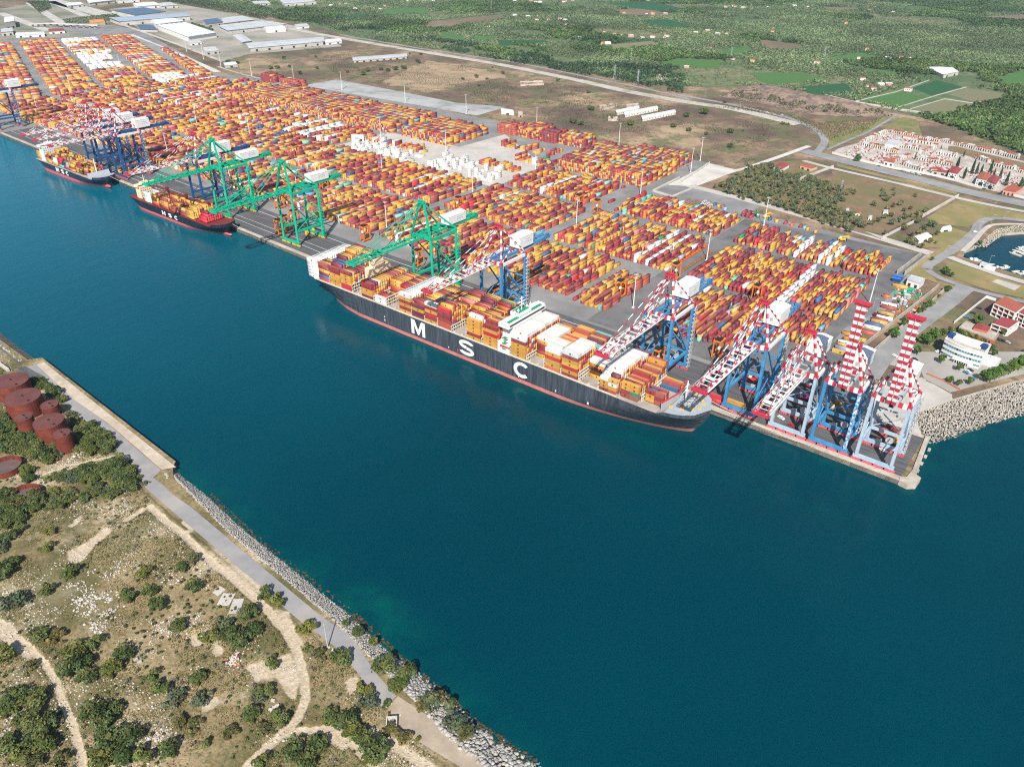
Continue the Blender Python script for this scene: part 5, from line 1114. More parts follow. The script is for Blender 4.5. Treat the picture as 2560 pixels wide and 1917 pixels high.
def shed(k, pts, h, wallm, roofm, label, ridge=0, doors=3, z=GZ, name='warehouse', cat='warehouse', group=None, parapet=False, bays=1, wins=0):
    """pts: footprint front-left, front-right, back-right, back-left on the ground"""
    P, c = quadframe(ats(k, pts, z)); L = [p-c for p in P]; root = empty(name, (c.x, c.y, z), 0, label, cat, group)
    mb = MB(); mb.prism([tuple(p) for p in L], 0, h); w = mb.obj('wall', wallm, root)
    mb = MB(); A, B, Cc, D = L; o = 1.03
    if ridge:
        for i in range(bays):
            a0, a1 = i/bays, (i+1)/bays
            fa, fb = A.lerp(B, a0)*1.0, A.lerp(B, a1); ba, bb = D.lerp(Cc, a0), D.lerp(Cc, a1)
            if bays == 1 and (B-A).length > (D-A).length:   # ridge along the long side
                r0, r1 = (A+D)/2*o, (B+Cc)/2*o; q = [A*o, B*o, Cc*o, D*o]
                mb.add([(*q[0], h), (*q[1], h), (*q[2], h), (*q[3], h), (*r0, h+ridge), (*r1, h+ridge)], [(0, 1, 5, 4), (2, 3, 4, 5), (1, 2, 5), (3, 0, 4)])
            else:
                r0, r1 = (fa+fb)/2*o, (ba+bb)/2*o; q = [fa*o, fb*o, bb*o, ba*o]
                mb.add([(*q[0], h+.02), (*q[1], h+.02), (*q[2], h+.02), (*q[3], h+.02), (*r0, h+ridge), (*r1, h+ridge)], [(0, 4, 5, 3), (1, 2, 5, 4), (0, 1, 4), (2, 3, 5)])
    else:
        mb.prism([tuple(p*1.01) for p in L], h, h+.4)
        if parapet:
            for a, b in zip(L, L[1:]+L[:1]): mb.beam((*a, h+.8), (*b, h+.8), .35, .9)
    ro = mb.obj('roof', roofm, root)
    d = (B-A).normalized(); nn = Vector((d.y, -d.x)); le = (B-A).length
    for i in range(doors):
        p = A.lerp(B, (i+.5)/doors)+nn*.06; ww = min(5, le/doors*.4); hh = min(4.5, h*.6); mb = MB(); mb.box((p.x, p.y, hh/2+.05), (ww, .25, hh), 0, math.atan2(d.y, d.x)); mb.obj('door', M_SHADE, root)
    for i in range(wins):
        for zz in ([h*.5] if h < 6 else [h*.28, h*.72]):
            p = A.lerp(B, (i+.5)/wins)+nn*.05; mb = MB(); mb.box((p.x, p.y, zz), (1.3, .2, 1.4), 0, math.atan2(d.y, d.x)); mb.obj('window', M_GLASS, root)
    return root, L, h
IG = 'warehouses in the industrial area'
shed('1', [(1215, 272), (1395, 244), (1205, 178), (1020, 196)], 12, M_WHITE, M_ROOFW, 'bright white warehouse with ribbed white roof', 1.2, 0, group=IG, bays=6)
shed('1', [(780, 168), (1225, 132), (1185, 112), (712, 142)], 11, M_CONCW, mat('blue_grey_roof', (.30, .36, .44), .5, .1, .1), 'long warehouse with blue grey roof and dark doors', 1.5, 5, group=IG)
shed('1', [(870, 125), (1070, 100), (930, 72), (722, 92)], 10, M_CONCW, M_SOLAR, 'warehouse with dark solar panel roof', 0, 0, group=IG)
shed('1', [(1010, 182), (1185, 160), (1115, 138), (980, 150)], 9, M_WHITE, M_ROOFW, 'small white hall behind the ribbed white warehouse', 1, 2, group=IG)
shed('1', [(1470, 222), (1845, 180), (1690, 156), (1408, 190)], 9, M_CONCW, M_ROOFG, 'pale hall with grey roof and office front', 1, 2, group=IG, wins=8)
shed('1', [(1612, 336), (2080, 292), (2075, 262), (1590, 302)], 8, M_CONCL, M_ROOFG, 'long low shed at the edge of the brown plain', 1.6, 6, group=IG)
shed('1', [(1560, 300), (1625, 290), (1560, 246), (1500, 256)], 9, M_CONCL, M_ROOFG, 'pale shed with open dark front by the long low shed', 1.6, 1, group=IG)
shed('1', [(1330, 180), (1440, 165), (1400, 138), (1308, 150)], 8, M_CONCL, M_SOLAR, 'small hall with dark roof behind the tan lot', 0, 2, group=IG)
shed('1', [(1440, 172), (1640, 148), (1560, 122), (1430, 138)], 8, mat('sandy_wall', (.56, .44, .3), .85, .1, .3), M_ROOFG, 'sandy coloured hall with grey roof', 1, 3, group=IG, wins=5)
shed('1', [(760, 25), (900, 14), (880, -8), (740, 0)], 9, M_WHITE, M_ROOFW, 'white hall at the top edge near the rail yard', 0, 2, group=IG)
shed('1', [(890, 62), (1040, 50), (990, 30), (860, 42)], 8, M_WHITE, M_ROOFW, 'white hall left of the scrubby hill', 1, 2, group=IG); shed('1', [(1040, 60), (1145, 52), (1100, 34), (1010, 42)], 8, M_CONCW, M_ROOFG, 'grey roofed hall left of the scrubby hill', 1, 2, group=IG)
shed('1', [(580, 40), (740, 22), (700, 2), (560, 14)], 9, M_CONCW, M_ROOFW, 'far white hall with red end wall', 1, 2, group=IG); shed('1', [(1830, 46), (2035, 30), (1960, 8), (1800, 20)], 9, M_CONCW, M_ROOFG, 'pale hall alone among the trees', 0, 4, group=IG)
shed('1', [(590, 172), (680, 162), (665, 145), (578, 152)], 8, M_WALLO, mat('orange_roof', (.55, .22, .08), .8, .12, .3), 'orange roofed building beside the viaduct', 0, 1, group=IG); shed('1', [(1320, 355), (1410, 345), (1385, 318), (1308, 326)], 6, M_CONCL, M_ROOFG, 'low grey plant building by the back road', 0, 2, group=IG)
shed('1', [(1715, 215), (1840, 205), (1820, 185), (1700, 195)], 8, M_WHITE, M_ROOFW, 'white silo hall at the end of the office front', 0, 1, group=IG)
shed('1', [(40, 190), (105, 180), (100, 148), (40, 155)], 16, M_CONCW, M_ROOFW, 'tall pale block at the left edge beyond the north yard', 0, 2, group=IG)
shed('1', [(105, 245), (290, 238), (285, 222), (110, 228)], 6, M_WHITE, M_ROOFW, 'long white shed at the head of the north yard', .8, 3, group=IG)
for k, pts, h, wm, rm, dr, lab in (('1', [(905, 205), (1015, 208), (985, 176), (880, 174)], 5, M_CONCL, MC['solar_panels'], 0, 'low hall with dark roof beside the ribbed white warehouse'), ('1', [(2095, 292), (2200, 280), (2190, 262), (2085, 272)], 5, M_WHITE, M_ROOFW, 2, 'small white hall at the end of the long low shed'), ('1', [(1225, 295), (1300, 288), (1285, 274), (1212, 280)], 5, M_WHITE, M_ROOFG, 2, 'small office behind the ribbed white warehouse'),
                             ('1', [(1640, 40), (1740, 34), (1720, 18), (1620, 24)], 6, M_CONCW, M_ROOFG, 2, 'small hall in the scrubby woods'), ('1', [(15, 235), (90, 228), (85, 205), (15, 212)], 9, M_CONCW, M_ROOFG, 2, 'grey depot at the left edge beyond the north yard'), ('1', [(320, 222), (420, 215), (410, 200), (315, 206)], 6, M_WHITE, M_TILE2, 2, 'pale depot with maroon roof at the viaduct'), ('1', [(440, 55), (540, 45), (520, 30), (425, 38)], 7, M_CONCW, M_ROOFW, 2, 'white hall beside the broad rail yard'),
                             ('2', [(90, 405), (430, 378), (425, 358), (85, 382)], 4, M_RUIN, M_ROOFG, 8, 'long decayed row of grey roofed sheds on the brown plain'), ('1', [(1450, 440), (1530, 432), (1515, 415), (1440, 422)], 5, M_CONCL, M_ROOFW, 1, 'small white store at the plain edge'), ('1', [(1910, 190), (1990, 182), (1975, 168), (1895, 174)], 6, M_WHITE, M_ROOFG, 1, 'small white store at the edge of the tan lot')):
    shed(k, pts, h, wm, rm, lab, .6, dr, group=IG)
for i, (pts, lab) in enumerate((([(1180, 995), (1372, 955), (1360, 935), (1168, 972)], 'left white long house'), ([(1250, 1015), (1532, 958), (1520, 935), (1242, 990)], 'middle white long house'), ([(1402, 1050), (1685, 990), (1670, 968), (1392, 1022)], 'right white long house'))):
    shed('U', pts, 4, M_WALLW, M_ROOFW, 'abandoned %s on the brown plain' % lab, .9, 0, name='long_house', cat='shed', group='abandoned long houses on the plain', wins=12)
shed('U', [(185, 985), (292, 998), (285, 972), (180, 958)], 4, M_WALLW, M_ROOFW, 'small white shed behind the storage pad', .4, 1, name='shed', cat='shed'); shed('U', [(330, 1015), (368, 1010), (365, 985), (328, 988)], 4, M_RUIN, M_RUIN, 'tiny ruined hut near the storage pad', 0, 1, name='hut', cat='hut')
for pts, lab in (([(1265, 940), (1372, 925), (1365, 905), (1262, 915)], 'roofless white ruin behind the long houses'), ([(1040, 960), (1180, 925), (1170, 900), (1030, 925)], 'collapsed pale ruin behind the long houses'), ([(350, 745), (550, 735), (540, 712), (345, 715)], 'pinkish ruin on the brown plain'), ([(1105, 1045), (1190, 1050), (1185, 1025), (1108, 1022)], 'small ruin in front of the long houses'), ([(1520, 700), (1600, 690), (1590, 650), (1520, 655)], 'ruined farmhouse on the slope among trees')):
    P, c = quadframe(ats('U', pts)); root = empty('ruin', (c.x, c.y, GZ), 0, lab, 'ruin', 'ruins on the brown plain'); L = [p-c for p in P]; mb = MB()
    for a, b in list(zip(L, L[1:]+L[:1]))+[((L[0]+L[1])/2, (L[2]+L[3])/2)]:
        for q in range(5):
            if rng.random() < .8: mb.beam((*(Vector(a).lerp(Vector(b), q/5)), 1.5), (*(Vector(a).lerp(Vector(b), (q+1)/5)), 1.5), .5, 2+2*rng.random())
    mb.obj('wall', M_RUIN, root); mb = MB()
    for q in range(40): u, v = rng.random(2); p = L[0].lerp(L[1], u).lerp(L[3].lerp(L[2], u), v); mb.box((p.x, p.y, .5), (1.5*rng.random()+.4, 1.5*rng.random()+.4, 1), 0, rng.random()*3)
    mb.obj('rubble', M_CONCL, root)
shed('3', [(1690, 505), (1785, 485), (1745, 458), (1575, 455)], 7, M_CONCW, M_ROOFW, 'white roofed farm hall above the walled fields', 1, 2, name='farm_hall', cat='shed')
shed('K', [(990, 1610), (1140, 1560), (1080, 1512), (935, 1560)], 3.5, M_WALLW, M_ROOFW, 'small shed with white roof among the orchard trees', .5, 1, name='shed', cat='shed')
shed('K', [(1240, 1475), (1370, 1465), (1350, 1425), (1270, 1440)], 3, M_WALLW, M_ROOFW, 'cluster of small white huts beside the orchard', .3, 1, name='hut', cat='hut')
for pts, lab in (([(150, 1260), (180, 1262), (195, 1225), (160, 1225)], 'left tiny hut with rusty roof in the olive grove'), ([(265, 1285), (315, 1290), (330, 1255), (285, 1250)], 'tiny hut with red roof in the olive grove'), ([(410, 1335), (450, 1340), (460, 1310), (420, 1310)], 'tiny pale hut in the olive grove'), ([(585, 1268), (640, 1272), (640, 1240), (590, 1240)], 'tiny grey roofed hut in the olive grove')):
    shed('K', pts, 2.6, M_WALLW, M_TILE if 'r' in lab.split()[3] else M_ROOFG, lab, .3, 1, name='hut', cat='hut', group='small huts in the olive grove')
shed('3', [(600, 1090), (650, 1110), (700, 1080), (640, 1062)], 4, M_WALLW, M_TILE2, 'maroon roofed farmhouse at the back of the grove', .8, 1, name='house', cat='house'); shed('3', [(770, 1085), (840, 1105), (880, 1090), (790, 1070)], 4, M_WALLO, M_TILE, 'long farmhouse behind the grove with red roof end', .8, 2, name='house', cat='house')
# harbour offices
def office():
    A, B, Cc, D = (Vector(p) for p in ats('H', [(1240, 1225), (1680, 1395), (1760, 1300), (1330, 1150)])); c = (A+B+Cc+D)/4
    root = empty('office_building', (c.x, c.y, GZ), 0, 'white curved office building with rows of teal windows', 'office building'); A -= c; B -= c; Cc -= c; D -= c
    n = 14; nn = (A-D).normalized(); fr = [A.lerp(B, i/n)+nn*(2.5*math.sin(math.pi*i/n)) for i in range(n+1)]; bk = [D.lerp(Cc, i/n)+nn*(1.0*math.sin(math.pi*i/n)) for i in range(n+1)]; H = 13
    poly = [tuple(p) for p in fr]+[tuple(p) for p in bk[::-1]]
    w = MB().prism(poly, 0, H).obj('wall', M_WHITE, root)
    mb = MB()
    for q in (fr, bk):
        for a, b in zip(q[:-1], q[1:]): mb.beam((*a, H+.5), (*b, H+.5), .4, 1.1)
    mb.beam((*fr[0], H+.5), (*bk[0], H+.5), .4, 1.1); mb.beam((*fr[-1], H+.5), (*bk[-1], H+.5), .4, 1.1); mb.obj('parapet', M_WHITE, root)
    MB().prism([tuple(p*.97) for p in fr]+[tuple(p*.97) for p in bk[::-1]], H, H+.15).obj('roof', M_CONC, root)
    for zz, hh in ((2.6, 1.2), (6.2, 1.5), (10, 1.4)):
        for i in range(n):
            a, b = fr[i], fr[i+1]; p = a.lerp(b, .5)+nn*.08; d = b-a
            if zz < 3 and 5 < i < 12: continue
            mb = MB(); mb.box((p.x, p.y, zz), (d.length*.82, .15, hh), 0, math.atan2(d.y, d.x)); mb.obj('window', M_TEALG if i % 5 else M_GLASS, root)
    p = fr[8]+nn*1.2; d = fr[9]-fr[7]; mb = MB(); mb.box((p.x, p.y, 3.3), (12, 3, .4), 0, math.atan2(d.y, d.x))
    for q in range(6): s = fr[6].lerp(fr[10], q/5)+nn*2.4; mb.box((s.x, s.y, 1.6), (.35, .35, 3.2))
    mb.obj('porch', M_WHITE, root); p = fr[8]+nn*.1; MB().box((p.x, p.y, 1.5), (9, .3, 2.6), 0, math.atan2(d.y, d.x)).obj('door', M_SHADE, root)
    m1 = [fr[i].lerp(bk[i], .35) for i in range(2, n-1)]; m2 = [fr[i].lerp(bk[i], .75) for i in range(2, n-1)]
    mb = MB(); mb.prism([tuple(q) for q in m1]+[tuple(q) for q in m2[::-1]], H+.15, H+1.8); mb.obj('roof_plant', M_ROOFW, root)
    mb = MB(); 
    for f in (.06, .9): q = A.lerp(B, f).lerp(D.lerp(Cc, f), .5); mb.box((q.x, q.y, H+1.5), (3.6, 6, 2.6), 0, math.atan2(d.y, d.x))
    mb.obj('blue_screen', M_BLUEP, root)
    q = Cc*1.08+Vector((3, -4)); mb = MB(); mb.box((q.x, q.y, 2.8), (9, 8, 5.6), 0, math.atan2(d.y, d.x)); mb.box((q.x, q.y, 6.2), (3, 3, 1.2)); mb.obj('side_wing', M_WHITE, root)
office()
def brick_block(k, pts, h, label, roofm, flr, nb):
    root, L, h = shed(k, pts, h, M_BRICK, roofm, label, 0, 1, name='office_block', cat='office building', parapet=False)
    for s in range(2):
        a, b = (L[0], L[1]) if s == 0 else (L[1], L[2]); d = (b-a).normalized(); nn = Vector((d.y, -d.x))
        mb = MB()
        for i in range(nb+1): p = a.lerp(b, i/nb)+nn*.5; mb.box((p.x, p.y, h/2), (.5, 1.2, h), 0, math.atan2(d.y, d.x))
        for f in range(flr+1): p = (a+b)/2+nn*.5; mb.box((p.x, p.y, max(.2, h*f/flr-.2)), ((b-a).length, 1.2, .5), 0, math.atan2(d.y, d.x))
        mb.obj('balcony_frame', M_WHITE, root)
        for f in range(flr):
            for i in range(nb):
                if (i+f) % 3 == 2: continue
                p = a.lerp(b, (i+.5)/nb)+nn*.06; mb = MB(); mb.box((p.x, p.y, h*(f+.55)/flr), ((b-a).length/nb*.5, .2, h/flr*.5), 0, math.atan2(d.y, d.x)); mb.obj('window', M_GLASS, root)
brick_block('H', [(1825, 770), (2060, 880), (2160, 800), (1940, 690)], 10.5, 'three storey brick office block with white frame and red terrace', M_TILE, 3, 4)
brick_block('H', [(2050, 850), (2300, 960), (2380, 880), (2150, 790)], 10, 'brick office block at the right edge with red roof', M_TILE2, 3, 4)
brick_block('H', [(1815, 950), (1995, 1010), (2110, 930), (1930, 880)], 6.5, 'lower brick office with square maroon roof', M_TILE2, 2, 2)
shed('H', [(1440, 975), (1840, 1120), (1900, 1050), (1520, 905)], 4, M_BRICK, M_CONC, 'flat grey roofed single storey building behind the white office', 0, 2, name='pavilion', cat='building', parapet=True, wins=5)
shed('H', [(1600, 1000), (1760, 1040), (1790, 985), (1640, 950)], 6.4, M_BRICK, M_TILE2, 'small maroon roofed block on the flat building', .6, 0, name='pavilion', cat='building')
shed('H', [(845, 430), (990, 475), (1050, 425), (890, 380)], 5, M_WHITE, M_ROOFG, 'white single storey workshop near the yard end wall', 0, 2, name='workshop', cat='workshop', parapet=True)
shed('H', [(1690, 215), (1760, 240), (1790, 215), (1715, 190)], 3, M_WHITE, M_ROOFG, 'small white kiosk on the marina quay', 0, 1, name='kiosk', cat='kiosk'); shed('H', [(1755, 240), (1865, 270), (1880, 250), (1775, 222)], 2.2, M_WHITE, M_ROOFW, 'low white box shelter on the marina quay', 0, 0, name='kiosk', cat='kiosk')
shed('B', [(1310, 185), (1415, 185), (1410, 160), (1305, 158)], 5, M_WHITE, M_ROOFW, 'small white control building with red base among the reefers', 0, 2, name='control_building', cat='building')
# scattered country houses: one of each kind, then copies
def house(wm, rm, l, w, h):
    root = empty('country_house', (0, 0, 0)); MB().box((0, 0, h/2), (l, w, h)).obj('wall', wm, root); mb = MB(); a, b = l/2+.4, w/2+.4
    mb.add([(-a, -b, h), (a, -b, h), (a, b, h), (-a, b, h), (-a*.75, 0, h+1.8), (a*.75, 0, h+1.8)], [(0, 1, 5, 4), (1, 2, 5), (2, 3, 4, 5), (3, 0, 4), (3, 2, 1, 0)]); mb.obj('roof', rm, root)
    for x in (-l*.3, 0, l*.3): MB().box((x, -w/2-.03, h*.55), (1.1, .1, 1.4)).obj('window', M_GLASS, root)
    return root
HK = [house(M_WALLW, M_TILE, 13, 9, 6), house(M_WALLW, M_ROOFW, 16, 9, 4.5), house(M_WALLO, M_TILE, 11, 9, 7), house(M_WALLW, M_TILE2, 10, 8, 3.8), house(M_WALLP, M_ROOFG, 15, 8, 5)]
HKK = [kids_of(q) for q in HK]; HN = ['white house with red tiled roof', 'white flat roofed house', 'ochre house with tiled roof', 'low white house with maroon roof', 'pinkish house with grey roof']
HL = [('U', 490, 180, 0), ('U', 500, 140, 3), ('U', 415, 150, 1), ('U', 690, 170, 0), ('U', 735, 180, 1), ('U', 590, 172, 3), ('U', 300, 135, 1), ('U', 80, 232, 3), ('U', 615, 230, 1), ('U', 690, 232, 1), ('U', 745, 222, 0), ('U', 800, 235, 2), ('U', 870, 248, 1), ('U', 740, 265, 0), ('U', 665, 270, 3), ('U', 830, 330, 1), ('U', 885, 335, 1),
      ('U', 1155, 305, 0), ('U', 1215, 318, 1), ('U', 1300, 320, 4), ('U', 1400, 335, 1), ('U', 1490, 325, 0), ('U', 1590, 325, 3), ('U', 1610, 318, 0), ('U', 1075, 278, 3), ('U', 1240, 125, 2), ('U', 1435, 120, 3), ('U', 1490, 125, 2), ('U', 1600, 125, 4), ('U', 1450, 8, 2), ('U', 2110, 70, 0), ('U', 2190, 60, 0), ('U', 735, 15, 0), ('U', 800, 10, 2), ('U', 300, 15, 1), ('U', 440, 12, 4), ('U', 520, 22, 1),
      ('U', 1060, 385, 2), ('U', 1100, 380, 1), ('U', 1780, 585, 4), ('U', 1860, 290, 1), ('U', 1960, 275, 4), ('U', 2050, 300, 1), ('U', 2130, 300, 0), ('U', 1980, 420, 3),
      ('3', 290, 52, 0), ('3', 350, 48, 0), ('3', 405, 55, 1), ('3', 560, 48, 1), ('3', 735, 42, 1), ('3', 820, 48, 0), ('3', 1215, 70, 2), ('3', 1370, 82, 4), ('3', 1065, 158, 2), ('3', 590, 212, 2), ('3', 190, 312, 3), ('3', 340, 382, 3), ('3', 465, 400, 2), ('3', 880, 410, 0), ('3', 1150, 378, 0), ('3', 1200, 325, 2), ('3', 1330, 380, 1), ('3', 1420, 382, 0), ('3', 1480, 385, 1), ('3', 1170, 515, 0), ('3', 1240, 580, 0), ('3', 1210, 556, 3), ('3', 1290, 548, 1), ('3', 1340, 548, 4), ('3', 1465, 585, 0), ('3', 1940, 662, 3), ('3', 2200, 72, 1),
      ('2', 260, 65, 1), ('2', 290, 45, 2), ('2', 100, 60, 1), ('2', 40, 30, 4), ('2', 440, 10, 1), ('2', 540, 8, 4), ('2', 600, 10, 1), ('2', 1260, 15, 1), ('2', 1440, 15, 0), ('1', 2130, 40, 1), ('1', 2190, 30, 0), ('1', 1590, 8, 2)]
HP = []
for i, (k, x, y, t) in enumerate(HL):
    p = at(k, x, y+3); first = not HK[t].get('label'); o = HK[t] if first else copy_tree(HK[t], None, HKK[t]); HP.append(p[:2]); d = dist(*p[:2])
    o.location = (p[0], p[1], GZ+.3); o.rotation_euler.z = rng.uniform(-.4, .4)+.3; hs = rng.uniform(.7, .95); o.scale = (hs, hs, hs)
    side = ['far left', 'centre left', 'centre', 'centre right', 'far right'][min(4, int((ZS[k][0]+x/ZS[k][2])/512))]
    tag(o, '%s, %s, %s' % (HN[t], side, 'by the plain edge' if d < 1700 else '%s belt back from the plain' % nth(int((d-1500)/150))), 'house', 'houses scattered over the farmland')
# ================================================================ cemetery
def chapel(wm, rm):
    root = empty('burial_chapel', (0, 0, 0)); MB().box((0, 0, 2.1), (3.6, 4.4, 4.2)).obj('wall', wm, root); mb = MB()
    mb.add([(-2, -2.5, 4.2), (2, -2.5, 4.2), (2, 2.5, 4.2), (-2, 2.5, 4.2), (0, -2.5, 5.3), (0, 2.5, 5.3)], [(0, 4, 5, 3), (1, 2, 5, 4), (0, 1, 4), (2, 3, 5), (3, 2, 1, 0)]); mb.obj('roof', rm, root)
    mb = MB(); mb.box((0, -2.23, 1.4), (1.3, .1, 2.6)); mb.tube((0, -2.18, 2.7), (0, -2.28, 2.7), .65, None, 10); mb.obj('door', M_SHADE, root); return root
M_CHAP = mat('chapel_wall', (.52, .49, .45), .85, .14, .3, (.38, .35, .31), (.2, .55, .1))
CK = [chapel(M_CHAP, M_TILE), chapel(M_WALLW, M_ROOFG), chapel(mat('cream_wall', (.62, .5, .36), .85, .1, .4), M_TILE2), chapel(M_CHAP, mat('pale_roof', (.42, .40, .37), .8, .15, .3))]; CKK = [kids_of(q) for q in CK]; CNM = ['pale chapel with red roof', 'white chapel with grey roof', 'cream chapel with maroon roof', 'all pale chapel']
ROWS = [('back', [(670, 325), (1010, 400)], 13), ('back', [(1030, 405), (1230, 440)], 8), ('rear lane', [(1260, 435), (1380, 465)], 5), ('rear lane', [(1420, 475), (1650, 525)], 9), ('rear lane', [(1675, 530), (1990, 600)], 11), ('rear lane', [(2015, 605), (2140, 630)], 5), ('left slope', [(320, 460), (640, 325)], 12), ('left inner', [(325, 475), (575, 520)], 10), ('centre', [(620, 540), (760, 565)], 6), ('centre', [(800, 500), (1010, 530)], 8), ('middle', [(1000, 640), (1380, 715)], 13), ('front', [(810, 700), (1060, 785)], 9),
        ('front left', [(590, 700), (890, 610)], 10), ('inner right', [(1190, 575), (1430, 615)], 8), ('right', [(1640, 625), (1800, 680)], 6), ('right', [(1830, 705), (2100, 760)], 9), ('right edge', [(2120, 780), (2210, 800)], 4), ('short cross', [(1000, 590), (1200, 500)], 7), ('front right', [(1120, 790), (1330, 790)], 6), ('inner', [(900, 440), (1150, 470)], 7)]
used = set()
for rn, ((a, b), (c, d)), n in [(r[0], r[1], r[2]) for r in ROWS]:
    p0 = Vector(at('K', a, b)[:2]); p1 = Vector(at('K', c, d)[:2]); ang = math.atan2((p1-p0).y, (p1-p0).x)
    for i in range(n):
        t = int(rng.choice(4, p=(.34, .28, .2, .18))); o = CK[t] if t not in used else copy_tree(CK[t], None, CKK[t]); used.add(t); p = p0.lerp(p1, (i+.5)/n)
        o.location = (p.x, p.y, GZ+.3); o.rotation_euler.z = ang+(0 if p1.x > p0.x else math.pi); s = rng.uniform(.85, 1.2); o.scale = (s*(p1-p0).length/n/3.7/s if False else s, s, s)
        tag(o, '%s, %s in the %s row of the cemetery' % (CNM[t], nth(i), rn), 'burial chapel', 'small burial chapels in the cemetery')
sheet('cemetery_ground', ats('K', [(0, 572), (60, 520), (330, 440), (660, 300), (1250, 430), (2208, 660), (2400, 720), (2400, 1120), (2060, 1050), (1750, 980), (1400, 880), (700, 740)]), GZ+.26, mat('cemetery_paving', (.42, .38, .34), .95, .15, .15, (.30, .25, .21), (.05, .52, .1)), label='pale paved ground of the cemetery')
sheet('cemetery_lawn', ats('K', [(1340, 490), (1420, 490), (2208, 680), (2208, 740), (1700, 640), (1330, 540)]), GZ+.3, MC['orchard_soil'], label='brown strip of unused ground in the cemetery')
mb = MB(); gm = [M_WHITE, M_ROOFG, M_TILE2, M_CONCL, M_RUIN]
for pts in ([(90, 590), (300, 475), (510, 530), (290, 640)], [(360, 640), (560, 550), (760, 590), (560, 690)], [(620, 400), (800, 380), (1000, 430), (800, 480)], [(1000, 700), (1100, 660), (1330, 730), (1320, 770)], [(1400, 720), (2000, 800), (2208, 880), (2100, 960), (1600, 850)], [(860, 600), (1180, 530), (1400, 640), (1000, 620)], [(480, 420), (640, 350), (760, 360), (600, 440)]):
    for x, y in scatter(ats('K', pts), 2.6, .25):
        if rng.random() < .85: mb.box((x, y, GZ+.8), (1.1+rng.random(), 2, .9+.9*rng.random()), int(rng.choice(5, p=(.14, .26, .22, .18, .2))), .12)
tag(mb.obj('graves', gm), 'dense rows of small pale and reddish graves', kind='stuff')
shed('K', [(1320, 860), (1420, 880), (1470, 820), (1350, 790)], 8, M_WHITE, M_TILE2, 'two storey white cemetery house with red roof', 1.2, 1, name='house', cat='house', wins=3); shed('K', [(1640, 930), (1760, 955), (1800, 880), (1690, 860)], 8, M_WHITE, M_TILE, 'white gable house by the cypresses', 1.4, 1, name='house', cat='house', wins=3)
shed('K', [(1760, 965), (1860, 1000), (1910, 930), (1810, 890)], 8, M_WALLW, M_TILE2, 'white house with dark red roof next to the gable house', 1.6, 1, name='house', cat='house', wins=3); shed('K', [(1955, 1040), (2090, 1065), (2180, 1010), (2050, 980)], 5, M_WALLP, M_TILE, 'pink cemetery gatehouse with white trim', 0, 3, name='gatehouse', cat='gatehouse', parapet=True)
shed('K', [(600, 500), (740, 520), (800, 470), (660, 450)], 5, M_WALLW, M_ROOFG, 'flat pale hall inside the cemetery', 0, 0, name='hall', cat='hall'); shed('K', [(810, 405), (960, 430), (970, 410), (815, 385)], 4, M_WHITE, mat('orange_tile', (.5, .16, .07), .8, .15, .4), 'long orange roofed burial block', .5, 0, name='hall', cat='hall'); shed('K', [(1140, 805), (1310, 830), (1330, 780), (1150, 760)], 4, M_CONCL, M_TILE2, 'long low building with maroon roof on the road front', .6, 2, name='hall', cat='hall')
shed('K', [(590, 700), (700, 725), (720, 690), (610, 665)], 5, M_WHITE, M_TILE, 'white corner building of the cemetery front', .5, 2, name='hall', cat='hall')
# ================================================================ vehicles
def car(m):
    root = empty('parked_car', (0, 0, 0)); mb = MB(); mb.box((0, 0, .62), (4.3, 1.75, .62)); mb.box((-.15, 0, 1.15), (2.4, 1.6, .5), 0, 0, .82); mb.obj('body', m, root)
    mb = MB(); mb.box((-.15, 0, 1.14), (2.46, 1.45, .34), 0, 0, .84); mb.box((-.15, 0, 1.14), (2.0, 1.64, .3), 0, 0, .86); mb.obj('window', M_GLASS, root)
    for x in (-1.35, 1.35):
        for y in (-.8, .8): MB().tube((x, y-.1, .33), (x, y+.1, .33), .33, None, 10).obj('wheel', M_BLACK, root)
    return root
CARM = [car(mat('car_white', (.72, .72, .71), .25, .03, 1)), car(mat('car_dark', (.03, .04, .06), .25, .1, 1)), car(mat('car_silver', (.42, .44, .46), .25, .05, 1)), car(mat('car_red', (.40, .03, .03), .25, .1, 1)), car(mat('car_blue', (.06, .2, .34), .25, .1, 1))]; CARK = [kids_of(q) for q in CARM]; CN = ['white', 'dark', 'silver', 'red', 'blue']; cu = set()
